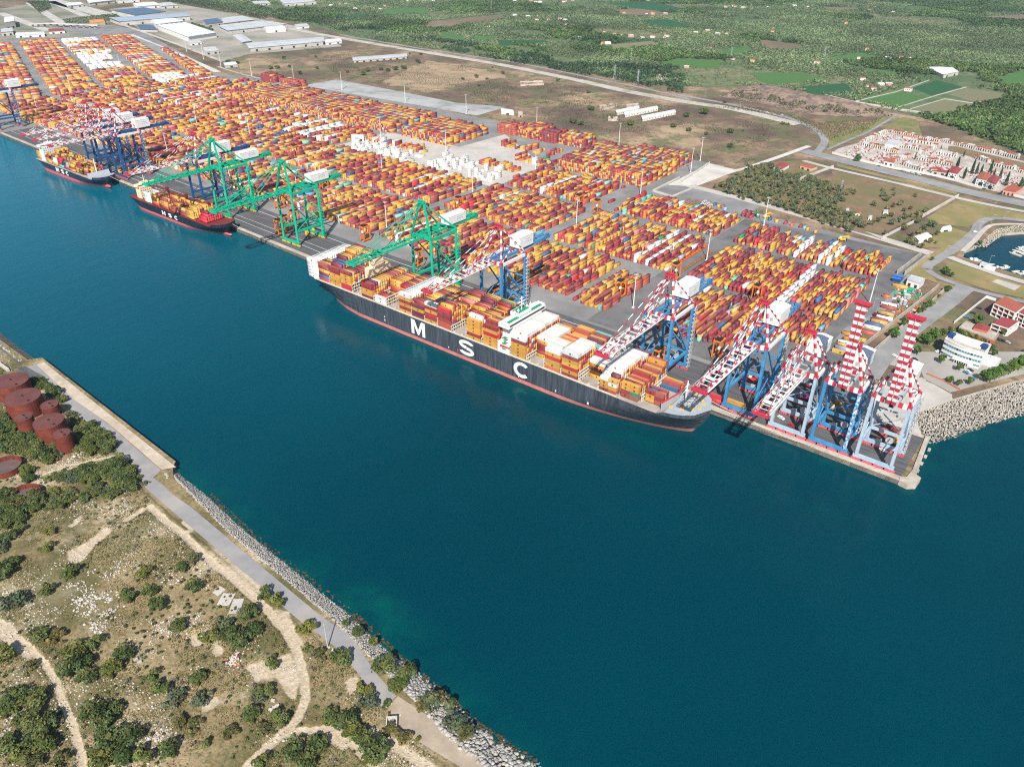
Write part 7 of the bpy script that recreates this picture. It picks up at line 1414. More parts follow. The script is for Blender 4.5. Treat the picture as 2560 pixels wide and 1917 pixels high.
# shrubs the photo shows apart on the west bank: (view, x, y, proto, size, where)
ONE = [('8', 1700, 565, 1, 1.0, 'left of the pair on the shore road edge'), ('8', 1780, 610, 1, 1.05, 'right of the pair on the shore road edge'), ('8', 1965, 780, 1, 1.1, 'alone beside the road left of the leaning pole'), ('W', 690, 940, 2, 1.0, 'beside the road below the leaning pole'), ('W', 225, 975, 1, .95, 'alone on the sandy clearing inside the track bend'), ('W', 840, 1150, 1, 1.0, 'above the end of the shore road'), ('W', 850, 1230, 3, 1.0, 'at the end of the shore road'),
       ('W', 990, 1240, 5, .9, 'tiny one at the corner of the concrete slab'), ('W', 975, 985, 2, 1.05, 'largest on the rocks by the water'), ('W', 1120, 1050, 2, .95, 'greyish one on the rocks by the water'), ('W', 1065, 1120, 0, 1.0, 'bright one between the rocks and the road'), ('W', 790, 750, 0, .8, 'upper one on the shore rocks'), ('W', 900, 830, 5, 1.2, 'yellowish one on the shore rocks'), ('W', 715, 700, 5, 1.0, 'smallest upper one on the shore rocks'),
       ('W', 1220, 1255, 4, 1.0, 'on the rocks beside the concrete slab'), ('W', 1330, 1230, 3, 1.2, 'overhanging the water below the slab start'), ('W', 1410, 1235, 5, 1.3, 'right of the one overhanging the water'), ('W', 1435, 1355, 3, 1.1, 'on the rocks along the middle of the slab'), ('W', 1505, 1430, 4, 1.3, 'brownish one on the rocks along the slab'), ('8', 460, 430, 1, 1.1, 'on pale rubble left of the middle'), ('8', 310, 270, 1, .9, 'beside the bare rock clearing'), ('8', 320, 165, 1, .85, 'above the bare rock clearing'),
       ('8', 310, 545, 1, .95, 'at the left edge of the rubble'), ('8', 1175, 400, 0, .85, 'beside the track on the upper rubble'), ('8', 1230, 350, 3, .9, 'greyish one beside the track on the upper rubble'), ('8', 930, 430, 1, .95, 'left on the upper rubble'), ('8', 830, 580, 1, 1.0, 'lower left on the rubble'), ('8', 960, 560, 2, .8, 'middle of the rubble thicket'), ('8', 1010, 640, 0, 1.0, 'lower end of the rubble thicket'), ('8', 1240, 530, 2, .85, 'right of the rubble below the track'), ('8', 1150, 770, 0, .95, 'between rubble and concrete slab pieces'),
       ('8', 1350, 850, 1, 1.1, 'left of the big thicket above the rubbish'), ('8', 1480, 830, 2, .9, 'front left of the big thicket above the rubbish'), ('8', 1560, 870, 2, 1.05, 'front of the big thicket above the rubbish'), ('8', 1640, 800, 0, 1.1, 'right of the big thicket above the rubbish'), ('8', 1600, 700, 2, .95, 'back of the big thicket above the rubbish'), ('8', 1430, 760, 3, 1.0, 'grey back of the big thicket above the rubbish'), ('8', 270, 830, 2, .85, 'beside the sandy track at the left'), ('8', 370, 840, 4, 1.2, 'brown bare one beside the sandy track'), ('8', 210, 1020, 4, .85, 'flat one on the sandy track edge'),
       ('8', 480, 950, 2, 1.05, 'top of the large dark clump'), ('8', 470, 1060, 2, 1.1, 'middle of the large dark clump'), ('8', 560, 1000, 0, 1.0, 'right of the large dark clump'), ('8', 560, 1110, 2, .9, 'lower part of the large dark clump'), ('8', 720, 1060, 0, 1.1, 'right end of the large dark clump'), ('8', 610, 880, 1, 1.1, 'dark one above the large clump'), ('8', 800, 950, 2, .95, 'right of the large clump in deep shade'), ('8', 980, 1090, 1, .9, 'left of the three on the grass slope'), ('8', 1040, 1170, 1, 1.0, 'middle of the three on the grass slope'), ('8', 1270, 1110, 0, .85, 'upper right of the three on the grass slope'),
       ('8', 1300, 1230, 3, .9, 'lower right on the grass slope'), ('8', 1120, 1240, 3, 1.0, 'greyish one on the grass slope'), ('8', 600, 1340, 2, 1.05, 'left of the lower middle clump'), ('8', 740, 1300, 0, .9, 'upper right of the lower middle clump'), ('8', 680, 1400, 2, .95, 'bottom of the lower middle clump'), ('8', 700, 1530, 2, 1.1, 'left at the bottom edge'), ('8', 830, 1500, 2, 1.0, 'middle at the bottom edge'), ('8', 650, 1630, 2, 1.0, 'cut by the bottom edge at the left'), ('8', 800, 1620, 0, 1.1, 'cut by the bottom edge in the middle'), ('8', 930, 1600, 1, 1.0, 'right at the bottom edge'),
       ('8', 1090, 1570, 0, 1.0, 'round dark one at the bottom edge'), ('8', 1180, 1390, 4, 1.1, 'yellowish low one on the lower slope'), ('8', 1250, 1400, 4, 1.0, 'low one right of the yellowish one'), ('8', 1320, 1510, 5, 1.1, 'small one on the lower slope'), ('8', 1480, 1450, 4, 1.0, 'low one left of the lower track'), ('8', 1700, 1190, 1, 1.0, 'above the stone blocks in the track bend'), ('8', 1610, 1350, 0, .95, 'left below the stone blocks'), ('8', 1800, 1370, 1, 1.0, 'right below the stone blocks'), ('8', 1710, 1420, 4, 1.1, 'lowest below the stone blocks'), ('8', 1650, 1220, 3, .8, 'grey one left of the stone blocks'),
       ('8', 2030, 1540, 0, 1.0, 'upper one of the bottom right clump'), ('8', 1880, 1600, 2, .95, 'left of the bottom right clump'), ('8', 1960, 1640, 2, 1.0, 'lower part of the bottom right clump'), ('8', 1680, 1640, 1, .8, 'beside the track at the bottom edge'), ('W', 640, 1360, 0, 1.0, 'left end of the thicket by the slab'), ('W', 720, 1380, 2, 1.05, 'upper middle of the thicket by the slab'), ('W', 760, 1450, 2, .95, 'middle of the thicket by the slab'), ('W', 840, 1520, 2, 1.0, 'lower middle of the thicket by the slab'), ('W', 940, 1570, 2, 1.1, 'lower end of the thicket by the slab'), ('W', 880, 1610, 0, 1.0, 'bottom of the thicket by the slab'),
       ('W', 600, 1320, 1, .9, 'top end of the thicket by the slab'), ('W', 820, 1440, 0, .8, 'right edge of the thicket by the slab'), ('W', 1010, 1420, 4, 1.0, 'below the small concrete basin'), ('W', 1100, 1470, 4, 1.0, 'beside the low wall of the basin'), ('W', 1190, 1465, 5, .7, 'tiny one on the slab edge'), ('W', 540, 920, 4, 1.1, 'low one left of the pole'), ('W', 460, 880, 5, .9, 'small one left of the pole on sand'), ('8', 40, 440, 2, 1.0, 'upper one at the left picture edge'), ('8', 100, 360, 0, .9, 'above the one at the left picture edge'), ('8', 90, 620, 3, 1.3, 'flat hedge like one at the left edge'),
       ('8', 30, 960, 2, 1.05, 'left of the sandy track at the picture edge'), ('8', 100, 1230, 2, 1.0, 'upper left of the lower left thicket'), ('8', 240, 1240, 2, 1.05, 'upper right of the lower left thicket'), ('8', 60, 1310, 0, 1.0, 'left of the lower left thicket'), ('8', 200, 1380, 2, 1.0, 'middle of the lower left thicket'), ('8', 310, 1420, 2, 1.0, 'right of the lower left thicket'), ('8', 240, 1480, 2, .9, 'lower middle of the lower left thicket'), ('8', 320, 1540, 0, 1.1, 'lower right of the lower left thicket'), ('8', 40, 1540, 2, 1.0, 'bottom left of the lower left thicket'), ('8', 150, 1600, 1, 1.1, 'at the very bottom left'),
       ('8', 240, 1640, 4, 1.1, 'low olive one at the bottom left'), ('8', 400, 1640, 4, 1.1, 'grey low one at the bottom left')]
def adj(w_, s):  return ('small ' if s < .9 else 'large ' if s > 1.07 else '')
SC_ = (1.0, .95, 1.0, 1.0, 1.0, 1.0)
for k, x, y, t, s, w_ in ONE:
    p = at(k, x, y+8, WZ); col = ['dense green', 'round green', 'broad green', 'grey green', 'low olive green', 'little green'][t]
    plant('s', t, p[0], p[1], WZ, s*(1.22 if t in (0, 2) else 1.38), '%s shrub %s' % (col, w_), 'shrub', 'shrubs on the west bank')
# thickets below and behind the tanks
def thicket(k, pts, sp, lab, z=WZ, kinds=(0, 1, 2, 3), cap=60, smin=.75, smax=1.25):
    n = 0
    for x, y in scatter(ats(k, pts, z), sp, .4):
        if n >= cap: break
        plant('s', int(rng.choice(kinds)), x, y, z, rng.uniform(smin, smax), lab, 'shrub', lab.replace('green shrub', 'green shrubs')); n += 1
thicket('T', [(0, 1130), (260, 1130), (400, 1080), (480, 1190), (650, 1240), (780, 1340), (640, 1420), (420, 1440), (260, 1330), (0, 1320)], 4.6, 'green shrub in the thicket just below the rusty tanks', cap=48)
thicket('T', [(830, 1150), (920, 950), (1060, 980), (1250, 1120), (1340, 1220), (1300, 1300), (1100, 1390), (850, 1280)], 4.6, 'green shrub in the thicket between the front tank and the old quay', cap=40)
thicket('T', [(300, 480), (420, 440), (640, 620), (780, 760), (960, 930), (850, 1000), (740, 830), (690, 690), (480, 620)], 4.6, 'dark green shrub squeezed between the tanks and the old quay', cap=26)
thicket('T', [(60, 1620), (340, 1480), (480, 1620), (760, 1540), (1180, 1440), (1400, 1430), (1560, 1640), (700, 1660)], 4.6, 'green shrub in the thicket along the narrow brown path', cap=60)
thicket('4', [(0, 1540), (290, 1540), (420, 1500), (560, 1440), (760, 1420), (900, 1460), (820, 1560), (560, 1600), (360, 1646), (0, 1646)], 5.5, 'green shrub in the thicket below the open tank rings', cap=44)
thicket('T', [(-40, 900), (60, 940), (200, 1000), (220, 1060), (0, 1120), (-100, 1000)], 4.5, 'dark shrub in the shade of the largest rusty tanks', cap=14)
thicket('8', [(0, 0), (160, 0), (140, 180), (60, 300), (0, 330)], 5.4, 'green shrub in the upper left thicket', cap=16)
thicket('T', [(1400, 1500), (1500, 1400), (1640, 1600), (1720, 1656), (1560, 1656)], 4.2, 'small green shrub along the old quay road', cap=14, smin=.5, smax=.75)
# olive orchard beside the yard
OG = 'olive trees in the orchard beside the yard'
for k, x, y, t, s, w_ in [('K', 700, 980, 2, .8, 'alone at the upper left of the bare soil'), ('K', 575, 985, 2, .85, 'left of the lone upper pair'), ('K', 705, 1035, 2, .85, 'lower of the lone upper pair'), ('K', 965, 1055, 0, .95, 'alone in the middle of the bare soil'), ('K', 570, 1050, 0, 1.05, 'upper left of the loose rows'), ('K', 630, 1100, 1, 1.1, 'large one in the loose rows'), ('K', 770, 1150, 0, 1.1, 'at the right of the loose rows'), ('K', 485, 1160, 0, 1.1, 'left in the loose rows'), ('K', 630, 1195, 0, 1.1, 'middle of the loose rows'), ('K', 705, 1175, 2, 1.1, 'between two larger ones in the loose rows'),
                          ('K', 835, 1220, 0, .95, 'second row, left'), ('K', 905, 1195, 0, .95, 'second row, middle'), ('K', 1060, 1225, 0, 1.05, 'second row, right near the white wall'), ('K', 980, 1260, 0, 1.1, 'third row near the white wall'), ('K', 840, 1305, 1, 1.05, 'third row, middle'), ('K', 910, 1290, 2, 1.05, 'third row, right'), ('K', 765, 1345, 0, 1.1, 'fourth row, middle'), ('K', 690, 1280, 0, 1.05, 'third row, left'), ('K', 685, 1375, 1, 1.1, 'fourth row, left'), ('K', 985, 1350, 1, 1.25, 'largest by the end of the white wall'),
                          ('K', 835, 1430, 1, 1.15, 'beside the broken white wall'), ('K', 1060, 1430, 0, 1.1, 'in front of the small huts'), ('K', 1140, 1395, 1, 1.2, 'big one behind the small huts'), ('K', 990, 1475, 0, 1.05, 'above the white roofed shed'), ('K', 910, 1500, 0, 1.0, 'left above the white roofed shed'), ('K', 1210, 1490, 0, 1.0, 'right of the white roofed shed'), ('K', 1140, 1515, 0, 1.0, 'right above the white roofed shed'), ('K', 880, 1585, 1, 1.1, 'left of the white roofed shed'), ('K', 940, 1610, 0, .9, 'at the left corner of the white roofed shed'), ('K', 1020, 1640, 0, 1.0, 'in front of the white roofed shed'), ('K', 1130, 1585, 2, 1.1, 'small one right of the white roofed shed'), ('K', 1195, 1590, 2, .7, 'bush far right of the white roofed shed'), ('K', 610, 1490, 2, 1.0, 'by the gap in the broken wall'), ('K', 590, 1300, 0, 1.0, 'among tiny huts'), ('K', 540, 1340, 0, 1.0, 'beside a tiny pale hut'), ('K', 440, 1370, 0, 1.05, 'front of the grove by the perimeter road'), ('K', 350, 1410, 1, 1.1, 'front corner of the grove by the perimeter road')]:
    p = at(k, x, y+22); plant('o', t, p[0], p[1], GZ+.2, s, 'rounded olive tree, %s' % w_, 'olive tree', OG)
n = 0
for x, y in scatter(ats('3', [(215, 1215), (430, 1095), (560, 1060), (640, 1110), (960, 1190), (1130, 1240), (1000, 1340), (1180, 1440), (1080, 1500), (960, 1460), (650, 1345), (440, 1300)]), 8.2, .32):
    if min([(x-q[0])**2+(y-q[1])**2 for q in PLACED[-160:]]) < 26: continue
    plant('o', int(rng.integers(3)), x, y, GZ+.2, rng.uniform(.9, 1.2), 'round olive tree in the dense grove behind the perimeter road', 'olive tree', OG); n += 1
# cypresses, round trees by the offices
CX = ['tallest, beside the two storey house', 'just left of the two storey house', 'left in the group of four behind the gable house', 'second in the group of four behind the gable house', 'third in the group of four behind the gable house', 'slim one right of the group of four', 'behind the dark roofed house', 'right above the dark roofed house', 'tall one above the pink gatehouse', 'near the right picture edge', 'at the right picture edge', 'small one at the brown strip', 'short one at the head of the rear lane', 'broad short one in the middle of the chapels']
for (x, y, s), w_ in zip([(1430, 750, 1.1), (1510, 865, 1.0), (1600, 810, 1.15), (1650, 815, .9), (1700, 830, .9), (1800, 830, 1.2), (1850, 850, .8), (1920, 875, .9), (1990, 945, 1.1), (2140, 1000, 1.0), (2185, 960, 1.1), (1510, 610, .6), (1252, 522, .4), (950, 640, .6)], CX):
    p = at('K', x, y); plant('c', 0, p[0], p[1], GZ+.2, s, 'dark cypress, '+w_, 'cypress', 'cypresses in the cemetery')
for k, x, y, t, s, w_ in [('K', 290, 665, 0, 1.2, 'alone by the cemetery wall on the wide road'), ('H', 705, 1040, 0, 1.15, 'beside the wall by the upright boom'), ('H', 1060, 1110, 0, 1.3, 'left of the big pair by the access road'), ('H', 1150, 1060, 0, 1.2, 'right of the big pair by the access road'), ('H', 1040, 745, 1, 1.15, 'middle of the row along the end wall'), ('H', 1115, 680, 0, .95, 'second from the top of the row along the end wall'), ('H', 1220, 580, 1, .6, 'little one in the row along the end wall'), ('H', 1310, 510, 1, 1.05, 'top of the row along the end wall'), ('H', 870, 870, 0, 1.0, 'fourth of the row along the end wall'), ('H', 815, 905, 1, .9, 'fifth of the row along the end wall'),
                          ('H', 985, 770, 1, .8, 'small one in the row along the end wall'), ('H', 1245, 1330, 1, 1.1, 'on the lawn before the white office'), ('H', 1460, 1415, 1, .95, 'left of the cars before the white office'), ('H', 1350, 1565, 1, .95, 'yellowish one by the low brick wall'), ('H', 1580, 1570, 1, .9, 'bushy one near the sea wall road'), ('H', 975, 1235, 1, 1.05, 'beside the raised boom over the parking'), ('H', 1675, 880, 0, 1.0, 'in the car park behind the flat building'), ('H', 1960, 1010, 1, .8, 'low one by the brick offices'), ('H', 1810, 1350, 1, .7, 'at the right end of the white office'), ('H', 1750, 1540, 0, 1.25, 'first of the clipped row by the sea wall'), ('H', 1840, 1510, 0, 1.2, 'second of the clipped row by the sea wall'), ('H', 1940, 1470, 0, 1.15, 'third of the clipped row by the sea wall'), ('H', 2050, 1440, 0, 1.15, 'fourth of the clipped row by the sea wall'), ('H', 2140, 1400, 0, 1.15, 'fifth of the clipped row by the sea wall'), ('H', 2200, 1340, 0, 1.1, 'sixth of the clipped row by the sea wall'),
                          ('H', 1260, 1010, 1, 1.0, 'first of the hedge behind the white office'), ('H', 1350, 1000, 1, 1.1, 'second of the hedge behind the white office'), ('H', 1450, 1020, 1, 1.0, 'third of the hedge behind the white office'), ('H', 1540, 1050, 1, 1.05, 'fourth of the hedge behind the white office'), ('H', 1630, 1090, 1, 1.0, 'fifth of the hedge behind the white office'), ('H', 1710, 1130, 1, 1.0, 'sixth of the hedge behind the white office'), ('H', 1790, 1200, 1, 1.1, 'seventh of the hedge behind the white office'), ('H', 1850, 1260, 1, 1.0, 'last of the hedge behind the white office'), ('H', 1285, 290, 1, 1.0, 'conifer like one inside the marina road bend'), ('H', 1320, 320, 1, .9, 'lower one inside the marina road bend'), ('H', 1370, 340, 1, .8, 'shrubby one inside the marina road bend'), ('H', 1140, 150, 1, .6, 'by the outer yard wall'), ('H', 1440, 1590, 1, .8, 'grey bush at the end of the low brick wall'), ('K', 1690, 1640, 1, .9, 'on the stony marina bank')]:
    p = at(k, x, y); plant('r', t, p[0], p[1], GZ+.2, s, 'leafy green tree, '+w_, 'tree', 'trees round the harbour offices')
# scattered bushes on the brown plain (individually placed)
for i, (k, x, y, s) in enumerate([('2', 880, 495, 1.3), ('2', 790, 508, .9), ('2', 895, 550, 1.0), ('2', 945, 508, .8), ('2', 505, 400, 1.3), ('2', 450, 345, 1.1), ('2', 520, 350, 1.0), ('2', 1050, 470, 1.1), ('2', 980, 432, .8), ('2', 1400, 520, 1.0), ('2', 1615, 705, 1.6), ('2', 1500, 790, 1.3), ('2', 1550, 800, 1.2), ('2', 1870, 800, 1.4), ('2', 2140, 812, 1.2), ('2', 1600, 595, 1.2), ('3', 40, 745, 1.8), ('3', 150, 730, 1.9), ('3', 55, 840, 1.3), ('3', 170, 860, .9), ('3', 320, 850, 1.6), ('3', 405, 838, .7), ('3', 660, 795, 1.3), ('3', 690, 800, 1.0), ('3', 320, 945, 1.3), ('3', 990, 665, 1.5), ('3', 930, 720, 1.4), ('3', 1145, 720, 1.2), ('3', 285, 658, 1.1), ('1', 1468, 400, 1.7), ('1', 1530, 405, 1.0), ('1', 1825, 375, 1.1), ('1', 1750, 440, 1.0), ('1', 2030, 365, 1.4), ('I', 245, 20, 1.6), ('I', 330, 25, 1.0), ('I', 610, 75, 1.2), ('I', 670, 70, 1.4), ('I', 770, 60, 1.2), ('I', 860, 120, 1.3), ('I', 1010, 75, 1.2), ('I', 1270, 105, 1.4), ('I', 1410, 125, 1.4), ('I', 1450, 95, 1.5), ('I', 1560, 85, 1.5), ('I', 1620, 95, 1.6), ('I', 1690, 85, 1.6), ('I', 1760, 75, 1.6), ('I', 1880, 15, 1.2), ('I', 540, 130, 1.1), ('U', 1665, 1095, 1.2), ('U', 1800, 1130, 1.4), ('U', 1950, 1160, .9), ('U', 2150, 1140, 1.4), ('U', 800, 1050, 1.6), ('U', 860, 1065, 1.2), ('U', 1300, 1075, 1.3), ('U', 955, 945, 1.3)]):
    p = at(k, x, y+6); plant('s', int(rng.choice((0, 1, 2))), p[0], p[1], GZ+.1, s, 'dark green bush on the brown plain, %s counted along the plain' % ('%dth' % (i+1) if i > 19 else nth(i)) if 0 else 'dark green rounded bush standing alone on the dry brown plain', 'bush', 'bushes scattered on the brown plain')
def in_view(x, y, m=.12):
    d = np.stack([x, y, np.full(x.shape, GZ)-CAMH], -1); z = d@CF; px = (d@CR)/z*FPX/2560+.5; py = .5-(d@CU)/z*FPX/1917
    return (z > 0) & (px > -m) & (px < 1+m) & (py > -m) & (py < 1+m)
def far_trees(name, P, r0, label, cols, k=18, hs=1.0):
    n = len(P); k = int(k); rr = r0*rng.uniform(.7, 1.25, n); c = np.array(cols)[rng.choice(len(cols), n)]*rng.uniform(.7, 1.3, (n, 1))*(.62+.78*vnoise(P[:, 0], P[:, 1], 95, 71))[:, None]
    d = rng.normal(size=(n, k, 3)); d[..., 2] = np.abs(d[..., 2])-.15; d /= np.linalg.norm(d, axis=-1, keepdims=True)
    Q = P[:, None, :]+d*(rr[:, None, None]*rng.uniform(.5, 1.05, (n, k, 1)))*np.array([1, 1, .85*hs])+np.array([0, 0, 1])*(rr[:, None, None]*.95*hs)
    V, F = quads_cloud(Q.reshape(-1, 3), r0*.42, rng, d.reshape(-1, 3), .55); C = np.repeat(c, k, 0)*rng.uniform(.75, 1.25, (n*k, 1))
    tag(mesh_np(name, V, F, M_LEAF, None, C), label, kind='stuff')
# ---------------------------------------------------------------- masses: undergrowth, rubble, far woods
def tuft_mass(name, areas, label, z, size, cols, lift=.5):
    Ps = []; C = []
    for poly, sp, hgt, ci in areas:
        q = scatter(poly, sp, .5); m = len(q); 
        if not m: continue
        Ps.append(np.column_stack([q, z+rng.random(m)*hgt])); C.append(np.array(cols)[rng.choice(len(cols), m) if ci is None else np.full(m, ci)]*rng.uniform(.6, 1.4, (m, 1)))
    P = np.concatenate(Ps); C = np.concatenate(C); V, F = quads_cloud(P, size, rng, np.tile([0, 0, .6], (len(P), 1)), .9)
    V[:, 2] = np.maximum(V[:, 2], z-.05); o = mesh_np(name, V, F, M_LEAF, None, C); tag(o, label, kind='stuff'); return o
WB = [(-620, 163), (-480, 130), (-450, 150), (-382, 144), (-345, 134), (-235, 128), (-205, 134), (-165, 132), (-125, 122), (-100, 108), (-190, 60), (-280, 0), (-420, 0), (-700, 60)]
DRYC = [(.15, .135, .05), (.23, .17, .08), (.11, .12, .04), (.085, .11, .038), (.18, .13, .065)]
def undergrowth():
    q = scatter(WB, .78, .5); d = np.hypot(q[:, 0], q[:, 1]); n1 = vnoise(q[:, 0], q[:, 1], 14, 1)*.6+vnoise(q[:, 0], q[:, 1], 5, 2)*.4
    k = (n1 > .44+.12*rng.random(len(q))) & (bare_at(q[:, 0], q[:, 1]) < .35) & ~inpoly(q[:, 0], q[:, 1], QR); q = q[k]; n1 = n1[k]; m = len(q)
    zg = west_z(q[:, 0], q[:, 1]); P = np.column_stack([q, zg+rng.random(m)*.5*(n1*1.6)]); ci = rng.choice(5, m, p=(.24, .2, .26, .2, .10)); C = np.array(DRYC)[ci]*rng.uniform(.65, 1.35, (m, 1))
    V, F = quads_cloud(P, .34, rng, np.tile([0, 0, .5], (m, 1)), .9); tag(mesh_np('undergrowth', V, F, M_LEAF, None, C), 'low dry undergrowth and grass tufts on the west bank', kind='stuff')
undergrowth()
ICO_V = np.array([(0, 0, 1), (.89, 0, .45), (.28, .85, .45), (-.72, .53, .45), (-.72, -.53, .45), (.28, -.85, .45), (.72, .53, -.45), (-.28, .85, -.45), (-.89, 0, -.45), (-.28, -.85, -.45), (.72, -.53, -.45), (0, 0, -1)])
ICO_F = np.array([(0, 1, 2), (0, 2, 3), (0, 3, 4), (0, 4, 5), (0, 5, 1), (1, 6, 2), (2, 7, 3), (3, 8, 4), (4, 9, 5), (5, 10, 1), (6, 7, 2), (7, 8, 3), (8, 9, 4), (9, 10, 5), (10, 6, 1), (6, 11, 7), (7, 11, 8), (8, 11, 9), (9, 11, 10), (10, 11, 6)])
def att_mat(name, rough=.9):
    m, nt, b = new_mat(name); c = _n(nt, 'ShaderNodeAttribute', attribute_name='col').outputs['Color']; p = pos(nt)
    c = mixc(nt, 1, c, ramp(nt, noise(nt, 1.5, 4, .6, p), [(.3, (.75, .75, .75)), (.7, (1.1, 1.1, 1.1))]), 'MULTIPLY'); nt.links.new(c, b.inputs['Base Color']); b.inputs['Roughness'].default_value = rough; return m
M_ROCK = att_mat('pale_rock')
def rocks(name, P, S, label, c0=(.46, .43, .39), flat=.7):
    n = len(P); P = np.asarray(P); S = np.asarray(S); a = rng.uniform(0, 6.28, n); jit = rng.uniform(.65, 1.25, (n, 12, 1)); v = ICO_V[None]*jit*np.stack([np.ones(n)*1.15, rng.uniform(.7, 1.1, n), np.full(n, flat)], 1)[:, None, :]
    x = v[..., 0]*np.cos(a)[:, None]-v[..., 1]*np.sin(a)[:, None]; y = v[..., 0]*np.sin(a)[:, None]+v[..., 1]*np.cos(a)[:, None]
    V = np.stack([x, y, v[..., 2]], -1)*S[:, None, None]+P[:, None, :]; F = (ICO_F[None]+12*np.arange(n)[:, None, None]).reshape(-1, 3)
    col = np.repeat(np.array(c0)*rng.uniform(.7, 1.25, (n, 1))*np.stack([np.ones(n), rng.uniform(.94, 1, n), rng.uniform(.85, 1, n)], 1), 20, 0)
    tag(mesh_np(name, V.reshape(-1, 3), F, M_ROCK, None, col), label, kind='stuff')
def shore_rocks():
    P = []; S = []
    def strip(A, B, n, s0, s1):
        A = np.array(A); B = np.array(B); L = np.r_[0, np.cumsum(np.linalg.norm(np.diff(A, axis=0), axis=1))]; t = rng.uniform(0, L[-1], n); i = np.clip(np.searchsorted(L, t)-1, 0, len(A)-2); f = ((t-L[i])/(L[i+1]-L[i]))[:, None]
        a = A[i]*(1-f)+A[i+1]*f; b = B[i]*(1-f)+B[i+1]*f; u = rng.uniform(-.12, 1.12, n)[:, None]; q = a*(1-u)+b*u; z = -.5+(WZ+.6)*np.clip(u[:, 0], 0, 1.0)
        P.append(np.column_stack([q, z])); S.append(rng.uniform(s0, s1, n))
    n = len(WEST)
    strip([(x, y+1.5) for x, y in WEST[3:]], [(x, y+.6) for x, y in WESTTOP[3:n]], 7500, .22, .62); strip([(x, y+1.5) for x, y in WEST[:5]], [(x, y+1) for x, y in WESTTOP[:5]], 1700, .55, 1.35)
    strip([(x, y) for x, y in WEST2[3:]], [(p[0], p[1]-8) for p in WEST2[3:]], 1500, .5, 1.0)
    strip([(-380, 165), (-372, 164)], [(-378, 158), (-370, 156)], 90, .5, .9)
    rocks('shore_rocks', np.concatenate(P), np.concatenate(S), 'pale tumbled rocks along the west shore', (.35, .34, .325))
    # dark wet stones at and below the waterline
    A = np.array(WEST[1:-1]); t = rng.uniform(0, len(A)-1.001, 1400); i = t.astype(int); f = (t-i)[:, None]; q = A[i]*(1-f)+A[i+1]*f; q[:, 1] += rng.uniform(-.5, 4.2, len(q)); rocks('wet_rocks', np.column_stack([q, rng.uniform(-.5, .05, len(q))]), rng.uniform(.4, .9, len(q)), 'dark wet stones at the water edge', (.06, .055, .03))
shore_rocks()
def rubble():
    P = []; S = []
    for k, pts, sp, s1 in (('8', [(390, 500), (560, 380), (700, 360), (860, 270), (900, 330), (780, 420), (640, 480), (520, 540), (420, 600)], .9, .55), ('8', [(470, 600), (560, 530), (700, 540), (800, 600), (780, 680), (680, 760), (640, 860), (600, 760), (480, 640)], .75, .75), ('8', [(900, 760), (1000, 690), (1180, 700), (1280, 640), (1300, 700), (1240, 790), (1150, 860), (1000, 800)], .8, .6), ('8', [(1060, 580), (1120, 480), (1180, 440), (1180, 520), (1100, 600)], .8, .6), ('8', [(760, 850), (860, 860), (1050, 940), (1040, 980), (900, 960)], .9, .45), ('8', [(880, 1480), (960, 1400), (1100, 1380), (1080, 1460), (1000, 1560), (900, 1640)], .8, .65), ('8', [(0, 1380), (100, 1400), (150, 1540), (60, 1620), (0, 1500)], 1.0, .6), ('8', [(940, 1240), (1040, 1260), (1060, 1320), (960, 1300)], .9, .5), ('4', [(390, 1350), (480, 1290), (520, 1320), (440, 1370)], .8, .6), ('4', [(700, 1560), (760, 1480), (860, 1560), (860, 1646), (700, 1646)], .9, .6), ('4', [(420, 1560), (500, 1530), (500, 1580)], .8, .6), ('T', [(810, 1320), (940, 1270), (980, 1330), (860, 1380)], 1.1, 1.3), ('8', [(130, 620), (260, 700), (400, 800), (200, 760)], 1.1, .5)):
        q = scatter(ats(k, pts, WZ), sp, .5); q = q+rng.normal(0, 1.6, q.shape); q = q[(vnoise(q[:, 0], q[:, 1], 3.5, 7)*.6+vnoise(q[:, 0], q[:, 1], 11, 8)*.4 > .44)]; P.append(np.column_stack([q, west_z(q[:, 0], q[:, 1])+.1])); S.append(.16+(s1-.1)*rng.random(len(q))**2.2)
    q = scatter(WB, 1.25, .5); q = q[(vnoise(q[:, 0], q[:, 1], 16, 9)*.65+vnoise(q[:, 0], q[:, 1], 5, 10)*.35 > .57) & ~inpoly(q[:, 0], q[:, 1], QR)]; P.append(np.column_stack([q, west_z(q[:, 0], q[:, 1])+.03])); S.append(.1+.5*rng.random(len(q))**2.5)
    rocks('rubble_stones', np.concatenate(P), np.concatenate(S), 'pale broken stones and rubble on the west bank', (.46, .43, .385))
rubble()
def low_shrubs():
    q = scatter(WB, 4.2, .5); k = (bare_at(q[:, 0], q[:, 1]) < .3) & ~inpoly(q[:, 0], q[:, 1], QR) & (vnoise(q[:, 0], q[:, 1], 17, 61)*.6+vnoise(q[:, 0], q[:, 1], 6, 62)*.4 > .47); q = q[k]
    far_trees('low_shrubs', np.column_stack([q, west_z(q[:, 0], q[:, 1])-.25]), .75, 'many small low shrubs scattered over the west bank', [(.085, .115, .035), (.11, .13, .045), (.14, .12, .06), (.07, .10, .04), (.16, .15, .12)], 34, .85)
low_shrubs()
